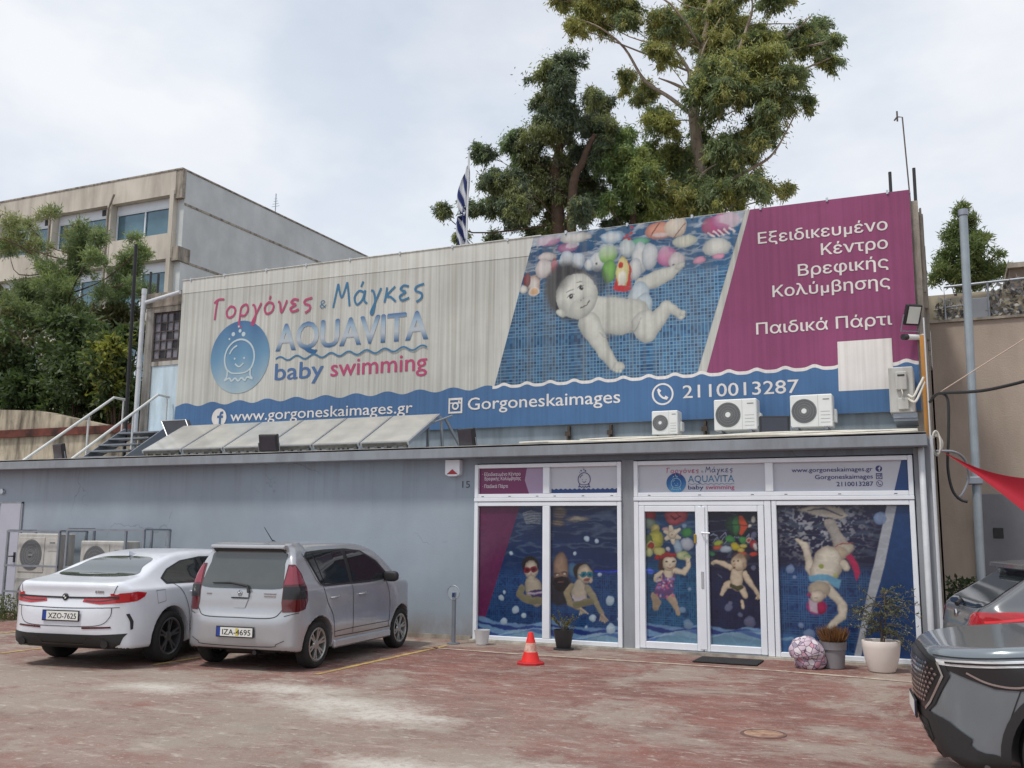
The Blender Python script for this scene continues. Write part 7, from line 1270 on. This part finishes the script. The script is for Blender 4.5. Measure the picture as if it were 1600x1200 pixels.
tag(MB().add([(-140, 8, 3.5), (-17, 8, 3.2), (-17, 13, 5.0), (-140, 13, 5.2), (-17, 24, 6.4), (-140, 24, 6.6), (-17, 34, 6.6), (-140, 34, 6.8), (-17, 90, 9), (-140, 90, 9)], [(0, 1, 2, 3), (3, 2, 4, 5), (5, 4, 6, 7), (7, 6, 8, 9)]).build('hillside', mat('hill_soil', (.10, .085, .05), .95, var=.4, bump=.6)), kind='structure')
# far office building
ob = thing('office_building', 'three storey beige office block with wide windows on the hill at the left', 'building', (-60, 33, 0)); XR = -44.67; ZT = 25.3; Y0 = 33.0
bm = streaked('beige_cladding', lin((206, 199, 186)), lin((150, 142, 130)), .6, .9, .14, big=.25, bump=.2); gm = streaked('grey_cement', lin((200, 205, 205)), lin((172, 176, 177)), .4, .5, .2, big=.3, bump=.3); wfm = mat('office_frame', lin((214, 222, 230)), .4, var=.05); og = mat('office_glass', lin((96, 128, 142)), .06, .25, var=.35, scale=.35, spec=.8)
b = MB(); fl = [(25.35, 23.62), (20.98, 19.24), (15.92, 14.4), (11.2, 9.6), (6.6, 0)]
for zt, zb in fl: b.box(-110, XR-.5, Y0, Y0+.9, zb, zt)
b.box(-110, XR-.55, Y0+1.4, Y0+26, 0, ZT-.4); b.build('wall', bm, ob)
b = MB(); b.box(XR-1.0, XR, Y0+.35, Y0+26, 0, ZT-.05); b.build('side_wall', gm, ob)
b = MB()
for z0, z1 in ((ZT-2.0, ZT), (19.1, 20.3)): b.box(XR-.52, XR+.05, Y0-.05, Y0+26, z0 if z0 > 20 else z0, z1) if False else None
b.box(-110, XR+.06, Y0-.04, Y0+26.1, ZT-.04, ZT+.06); b.build('roof', conc, ob)
b = MB(); b.box(XR-.499, XR+.07, Y0+.02, Y0+.34, 23.3, ZT-.045); b.box(XR-.499, XR+.07, Y0+.02, Y0+1.1, 19.05, 20.0); b.box(XR+.001, XR+.035, Y0+.36, Y0+26, 22.9, 23.05); b.box(XR+.001, XR+.035, Y0+.36, Y0+26, 19.0, 19.15); b.build('side_ledge', conc, ob)
b = MB(); cols = [-45.25-5.55*k for k in range(12)]
for x in cols: b.box(x-.32, x+.02, Y0-.05, Y0+1.3, 0, 23.9)
b.build('pilaster', bm, ob)
b = MB()
for x in cols[1:]: b.tube([(x-.2, Y0-.12, 0), (x-.2, Y0-.12, 23.2), (x+.5, Y0-.3, 24.2)], .07, 8)
b.build('drain_pipe', conc, ob)
for r_, (z0, z1) in enumerate(((20.98, 23.62), (15.92, 19.24), (11.2, 14.4))):
    for k in range(6):
        x1 = cols[k]-.34; xx0 = cols[k+1]+.04; b = MB(); b.box(xx0, x1, Y0+.5, Y0+.56, z1-.62, z1-.02); b.box(xx0, x1, Y0+.5, Y0+.58, z0, z0+.10); b.box(xx0, xx0+.09, Y0+.5, Y0+.58, z0+.102, z1-.622); b.box(x1-.09, x1, Y0+.5, Y0+.58, z0+.102, z1-.622); m_ = (xx0+x1)/2; b.box(m_-.05, m_+.05, Y0+.5, Y0+.58, z0+.102, z1-.622); b.box(xx0+.092, x1-.092, Y0+.51, Y0+.57, z1-.70, z1-.624)
        f_ = b.build('window', wfm, ob); MB().box(xx0+.02, x1-.02, Y0+.61, Y0+.64, z0+.05, z1-.6).build('pane', og, f_)
        if r_ == 0 and k in (1, 2): MB().box(x1-1.0, x1-.55, Y0+.45, Y0+.497, z1-.5, z1-.08).build('vent', plastic, f_)
o = thing('roof_antenna', 'small spiky tv antenna on the grey side of the office block roof', 'antenna', (XR-1, 43, 25)); q = at(430, 334, 43); b = MB(); b.tube([(q[0], 43, 25.2), (q[0], 43, 26.9)], .035, 6)
for k in range(5): b.tube([(q[0]-.35+.08*k, 43, 25.9+.2*k), (q[0]+.35-.08*k, 43, 25.9+.2*k)], .02, 5)
b.build('mast', steel, o)
# ------------------------------------------------------------------ trees
barkm = mat('eucalyptus_bark', lin((172, 156, 142)), .9, var=.35, scale=3, stretch=(4, 4, .5), bump=.5); barkd = mat('dark_bark', lin((92, 74, 62)), .95, var=.35, scale=5, bump=.6)
def crown(par, clumps, n, Y, depth, Ln, Wd, droop, cols, seed, thin=.0, zs=1., shell=.4):
    """leaf faces in many clumps (px, py, radius in px) placed round the plane y = Y"""
    rg = np.random.default_rng(seed); C_ = []; 
    for px, py, r in clumps:
        p = at(px, py, Y); k = np.linalg.norm(p-CAM)/FPX; C_.append((p[0], Y+rg.uniform(-1, 1)*depth, p[2], r*k))
    traced = np.array(C_)      # and between the traced clumps a few looser ones
    for x, y, z, r in traced: d = rg.normal(size=3); d /= np.linalg.norm(d); C_.append((x+d[0]*r*.9, y+d[1]*r*1.2, z+d[2]*r*.8, r*rg.uniform(.5, .8)))
    C_ = np.array(C_); w = C_[:, 3]**2; cnt = np.maximum(8, (n*w/w.sum()).astype(int)); V = []; D = []; CC = []; pal = np.array(cols)
    for (x, y, z, r), m in zip(C_, cnt):
        # every clump is a spray of drooping twigs, with leaves along their outer halves
        k = int(10+16*r); d = rg.normal(size=(k, 3))+[0, 0, .25]; d /= np.linalg.norm(d, axis=1)[:, None]; ln = r*rg.uniform(.6, 1.45, k); i = rg.integers(0, k, m); t = rg.beta(2.2, 1.3, m); P = np.array([x, y, z])+rg.normal(size=(k, 3))[i]*r*.18+d[i]*(ln[i]*t)[:, None]*[1, 1.15, zs]
        P[:, 2] -= droop*.45*ln[i]*t*t; P += rg.normal(size=(m, 3))*(.045+.10*r*(1.1-t))[:, None]; st_ = rg.random(m) < .16; P[st_] += (rg.normal(size=(m, 3))*r*.33)[st_]
        V.append(P); dd = d[i]*.7+rg.normal(size=(m, 3))*.8; dd[:, 2] -= droop*2.0; D.append(dd); q = (vnoise(P[:, 0]+50, P[:, 2]+50, .45, seed)*.6+vnoise(P[:, 0]+50, P[:, 2]+P[:, 1]+50, 1.6, seed+1)*.3+rg.random(k)[i]*.25)*len(pal)/1.15; CC.append(pal[np.clip(q.astype(int), 0, len(pal)-1)]*rg.uniform(.8, 1.25, (m, 1)))
    V, D, CC = map(np.concatenate, (V, D, CC)); rg2 = np.random.default_rng(seed+1); return leaves('foliage', V, D, rg2.uniform(.6, 1.3, len(V))*Ln, Wd, CC, leafm, par), traced
def limbs(par, base, top_nodes, C_, m, r0, seed, name='branch'):
    """trunk through the given nodes, and a limb from the nearest trunk node to each clump"""
    rg = np.random.default_rng(seed); b = MB(); T = spline(top_nodes, 6); n = len(T); b.tube(T, [r0*(1-.75*i/(n-1)) for i in range(n)], 10); b.build('trunk', m, par, smooth=True); b = MB()
    for c in C_[::2]:
        d = np.linalg.norm(T-c[:3]+[0, 0, 1.2], axis=1)+np.where(T[:, 2] > c[2], 3, 0); i = d.argmin(); p, q = T[i], c[:3]; mid = (p+q)/2+rg.normal(size=3)*.12*np.linalg.norm(q-p)+[0, 0, -.05*np.linalg.norm(q-p)]; rr = min(r0*(1-.75*i/(n-1))*.4, .012+.007*np.linalg.norm(q-p)); b.tube(spline([p, mid, q], 4), [rr*(1-.8*k/8) for k in range(9)], 6)
        for _ in range(2): e_ = q+rg.normal(size=3)*c[3]*.6; b.tube([q*.6+mid*.4, (q+e_)/2+rg.normal(size=3)*.1, e_], [rr*.35, rr*.25, .008], 5)
    b.build('branch', m, par, smooth=True)
def Z(k, x0, y0, *Q): return [(x0+u/k, y0+v/k, r/k) for u, v, r in Q]
EU = Z(3.2, 860, 0, (110, 100, 50), (150, 40, 60), (200, 60, 70), (300, 60, 80), (195, 225, 45), (330, 310, 55), (440, 220, 50), (420, 120, 60), (500, 40, 80), (450, 430, 50), (460, 520, 28), (540, 560, 26), (600, 110, 80), (640, 190, 80), (610, 370, 60), (740, 90, 90), (880, 70, 90), (860, 230, 95), (950, 330, 95), (1060, 200, 80), (1000, 60, 70), (1150, 60, 70), (1160, 200, 60), (1230, 200, 70), (1300, 250, 60), (1390, 265, 45), (1440, 275, 32), (1300, 60, 45), (1330, 20, 40), (1150, 350, 75), (1230, 400, 50), (1060, 430, 95), (900, 440, 90), (820, 350, 60), (790, 450, 55), (1200, 480, 70), (1260, 480, 40), (600, 690, 80), (700, 610, 80), (820, 560, 95), (950, 560, 95), (1080, 560, 90), (1190, 570, 55), (620, 800, 85), (750, 740, 95), (900, 700, 95), (1040, 690, 85), (1130, 660, 45), (1160, 730, 35), (560, 920, 75), (700, 900, 85), (850, 880, 85), (960, 840, 75), (1090, 800, 40), (1140, 880, 35), (1060, 920, 60), (800, 1000, 90), (950, 980, 70), (1060, 1000, 55), (600, 1030, 70), (540, -60, 80), (760, -60, 100), (950, -60, 90), (1150, -60, 70), (300, -40, 70), (690, 1060, 80), (900, 1060, 80))
o = thing('eucalyptus_tree', 'tallest eucalyptus with spreading pale branches, reaching out of the top of the picture', 'tree', (-7.3, 21, 0))
f_, C_ = crown(o, EU, 310000, 21, 2.2, .19, .042, .55, [(.137, .156, .066), (.183, .192, .066), (.100, .129, .066), (.200, .200, .076), (.119, .156, .085)], 11, zs=.85); P = lambda u, v, dy=0: tuple(at(860+u/3.2, v/3.2, 21+dy))
limbs(o, None, [(-7.2, 21, 0), P(790, 1200), P(760, 950), P(730, 700), P(715, 560), P(725, 430), P(760, 250), P(790, 80), P(800, -60)], C_[C_[:, 2] > 0], barkm, .30, 3)
b = MB()
for q in ([(715, 580), (600, 490), (470, 400), (370, 240), (250, 140), (130, 90)], [(720, 470), (620, 420), (540, 390)], [(690, 420), (690, 350), (610, 230), (540, 130), (450, 30)], [(730, 470), (810, 470), (760, 390), (760, 260), (850, 90)], [(940, 260), (980, 150), (1010, 40), (1000, -40)], [(900, 900), (1010, 840), (1120, 760), (1240, 540)], [(1000, 480), (1150, 400), (1280, 340), (1400, 290)], [(720, 960), (760, 870), (830, 820)], [(1180, 180), (1240, 140), (1300, 80)]):
    T = spline([at(860+u/3.2, v/3.2, 20.4) for u, v in q], 5); b.tube(T, [.09*(1-.8*i/(len(T)-1)) for i in range(len(T))], 8)
b.build('bough', barkm, o, smooth=True)
o = thing('eucalyptus_tree', 'bright green bushy young eucalyptus left of the tallest eucalyptus', 'tree', (-10.2, 19, 0)); f_, C_ = crown(o, Z(3.2, 860, 0, (390, 700, 55), (420, 760, 75), (360, 770, 55), (350, 840, 60), (430, 860, 80), (500, 880, 60), (380, 940, 75), (470, 960, 75), (350, 1010, 55), (430, 1050, 75), (330, 1060, 45), (520, 1050, 60)), 70000, 19, 1.0, .17, .04, .6, [(.137, .183, .066), (.110, .156, .063), (.164, .192, .066), (.083, .119, .058)], 12); limbs(o, None, [(-10.2, 19, 0), tuple(at(990, 330, 19)), tuple(at(985, 220, 19))], C_, barkd, .2, 4)
o = thing('eucalyptus_tree', 'dark dense eucalyptus directly right of the flag', 'tree', (-11.5, 18, 0))
f_, C_ = crown(o, Z(3.53, 680, 60, (650, 130, 40), (600, 190, 45), (640, 220, 60), (720, 210, 70), (800, 220, 60), (855, 260, 45), (600, 320, 55), (720, 340, 85), (820, 340, 65), (630, 430, 70), (740, 460, 90), (860, 450, 80), (940, 420, 50), (985, 480, 32), (900, 550, 70), (950, 600, 40), (560, 540, 60), (660, 570, 90), (760, 590, 75), (450, 540, 35), (470, 600, 55), (420, 620, 40), (440, 700, 85), (560, 700, 95), (680, 700, 95), (770, 700, 60), (350, 700, 50), (320, 760, 40), (310, 830, 50), (400, 850, 80), (520, 850, 90), (640, 830, 85), (740, 850, 70), (330, 930, 60), (440, 960, 75), (540, 980, 75), (620, 960, 60), (230, 960, 50), (130, 1000, 40), (240, 1050, 50), (120, 1080, 35), (900, 700, 40), (890, 810, 32), (860, 920, 50), (850, 1010, 60), (790, 970, 45), (950, 1000, 45), (500, 1060, 60), (620, 1070, 50), (720, 1070, 40), (880, 1070, 50)), 225000, 18, 1.6, .17, .04, .55, [(.083, .110, .063), (.100, .137, .066), (.070, .092, .063), (.129, .146, .066), (.110, .113, .085)], 13, zs=.9)
limbs(o, None, [(-11.9, 18, 0), tuple(at(872, 350, 18)), tuple(at(868, 270, 18)), tuple(at(880, 190, 18)), tuple(at(868, 110, 18))], C_, barkd, .30, 5)
T = spline([(-10.9, 17.5, 0), tuple(at(893, 350, 17.5)), tuple(at(912, 250, 17.5)), tuple(at(930, 210, 17.5))], 6); MB().tube(T, [.22*(1-.6*i/(len(T)-1)) for i in range(len(T))], 9).build('trunk', barkd, o, smooth=True)
o = thing('conifer_tree', 'conical green pine behind the tall grey pole at the right', 'tree', (1.35, 16, 0)); CN = [(1502, 322, 7), (1500, 335, 11), (1512, 345, 12), (1490, 345, 10), (1522, 340, 8), (1494, 365, 14), (1480, 365, 9), (1516, 368, 16), (1535, 372, 11), (1502, 388, 17), (1480, 395, 15), (1528, 395, 17), (1472, 412, 13), (1495, 415, 19), (1520, 418, 20), (1542, 415, 15), (1558, 405, 7), (1565, 420, 11), (1576, 415, 7), (1468, 430, 13), (1490, 437, 17), (1515, 440, 19), (1545, 436, 16), (1460, 440, 9)]
f_, C_ = crown(o, [(a, b, r*.72) for a, b, r in CN], 16000, 16, .7, .17, .034, .0, [(.050, .075, .028), (.070, .095, .034), (.095, .115, .04), (.04, .06, .026)], 14); limbs(o, None, [(1.4, 16, 0), tuple(at(1508, 450, 16)), tuple(at(1503, 315, 16))], C_, barkd, .14, 6)
PN = Z(4, 0, 220, (120, 520, 40), (70, 620, 55), (160, 600, 55), (240, 560, 45), (30, 660, 40), (420, 510, 45), (450, 580, 70), (540, 560, 45), (620, 590, 60), (680, 550, 40), (760, 660, 45), (800, 670, 30), (550, 680, 75), (650, 720, 75), (740, 790, 60), (350, 640, 55), (250, 680, 55), (150, 690, 50), (480, 770, 95), (610, 830, 95), (390, 850, 100), (760, 900, 65), (830, 890, 35), (130, 840, 55), (60, 900, 55), (60, 960, 60), (200, 960, 85), (330, 990, 95), (480, 970, 95), (630, 950, 75), (730, 970, 50), (100, 1070, 80), (250, 1100, 95), (400, 1110, 95), (520, 1090, 70), (30, 1180, 60), (-60, 700, 60), (-80, 900, 90))
o = thing('pine_tree', 'loose pine tree in front of the office block at the left', 'tree', (-27.5, 10, 4)); f_, C_ = crown(o, [(a, b, r*.86) for a, b, r in PN], 50000, 10, 1.3, .20, .03, .0, [(.105, .14, .06), (.125, .16, .07), (.088, .12, .058), (.15, .165, .08), (.095, .105, .06)], 15, shell=.25); limbs(o, None, [(-26.9, 10, 4), tuple(at(105, 480, 10)), tuple(at(108, 420, 10)), tuple(at(115, 350, 10))], C_, barkd, .16, 7)
HB = [('dark_shrub', 'dark green shrub mass directly above the rusty beam at the left edge', [(10, 560, 34), (50, 590, 34), (20, 620, 30), (60, 625, 26), (-20, 600, 40), (40, 540, 30), (0, 520, 30)], 8.6, [(.035, .055, .022), (.045, .07, .025), (.06, .06, .03)]),
      ('green_shrub', 'mid green shrub under the pine in the middle of the bank', [(95, 570, 34), (130, 545, 32), (110, 610, 34), (140, 600, 32), (90, 630, 26), (140, 640, 22), (120, 520, 26)], 8.2, [(.05, .075, .025), (.04, .06, .022), (.065, .085, .03)]),
      ('yellow_shrub', 'yellow green leafy shrub beside the black pole', [(188, 545, 20), (175, 565, 22), (195, 580, 20), (170, 600, 24), (195, 615, 22), (185, 640, 22), (160, 575, 18), (200, 520, 16), (205, 555, 14)], 7.6, [(.055, .075, .025), (.07, .09, .026), (.04, .06, .022), (.13, .14, .03), (.085, .105, .028)]),
      ('bank_shrub', 'dull olive bush on the bank below the office block', [(150, 500, 22), (180, 500, 20), (165, 525, 24), (60, 500, 30), (195, 490, 15), (100, 500, 24), (20, 500, 30)], 11, [(.06, .07, .03), (.075, .075, .035), (.05, .06, .028)])]
for k, (nm, lb, cl_, Y, cols) in enumerate(HB):
    o = thing(nm, lb, 'shrub', tuple(at(cl_[0][0], 700, Y))); f_, C_ = crown(o, cl_, 13000, Y, .7, .22, .085, .1, cols, 20+k); b = MB(); bx = C_[:, 0].mean()
    for c in C_: b.tube([(bx+(c[0]-bx)*.3, Y, 3.6), tuple((c[:3]+[bx, Y, 4.0])/2), tuple(c[:3])], [.05, .035, .01], 5)
    b.build('stem', barkd, o)
o = thing('weed_clump', 'scrubby weeds at the foot of the air conditioner cage', 'weeds', (-15.6, -1.1, 0)); n = 1600; V = np.stack([rg.uniform(-16.6, -15.3, n), rg.uniform(-1.25, -.8, n), rg.random(n)**1.6*.42], 1); leaves('foliage', V, rg.normal(size=(n, 3))+[0, 0, .8], .07, .022, pick(rg, n, [(.06, .08, .03), (.09, .10, .04), (.045, .06, .025)]), leafm, o)
b = MB()
for k in range(24): x = rg.uniform(-16.5, -15.3); y = rg.uniform(-1.2, -.85); b.tube([(x, y, 0), (x+rg.normal()*.08, y, .2), (x+rg.normal()*.14, y, .40)], [.006, .004, .002], 5)
b.build('stem', twigm, o)
o = thing('weed_clump', 'dark weeds growing in the gap between the shop corner and the dark grey hatchback', 'weeds', (.8, 2.6, 0)); n = 1800; V = np.stack([rg.uniform(.42, 1.3, n), rg.uniform(2.2, 3.0, n), rg.random(n)**1.2*1.05], 1); leaves('foliage', V, rg.normal(size=(n, 3))+[0, 0, .4], .09, .045, pick(rg, n, [(.03, .05, .02), (.045, .06, .025), (.02, .035, .016)]), leafm, o)
b = MB()
for k in range(14): x = rg.uniform(.5, 1.2); y = rg.uniform(2.3, 2.9); b.tube([(x, y, 0), (x+rg.normal()*.06, y, .5), (x+rg.normal()*.1, y, .95)], [.008, .006, .003], 5)
b.build('stem', twigm, o)
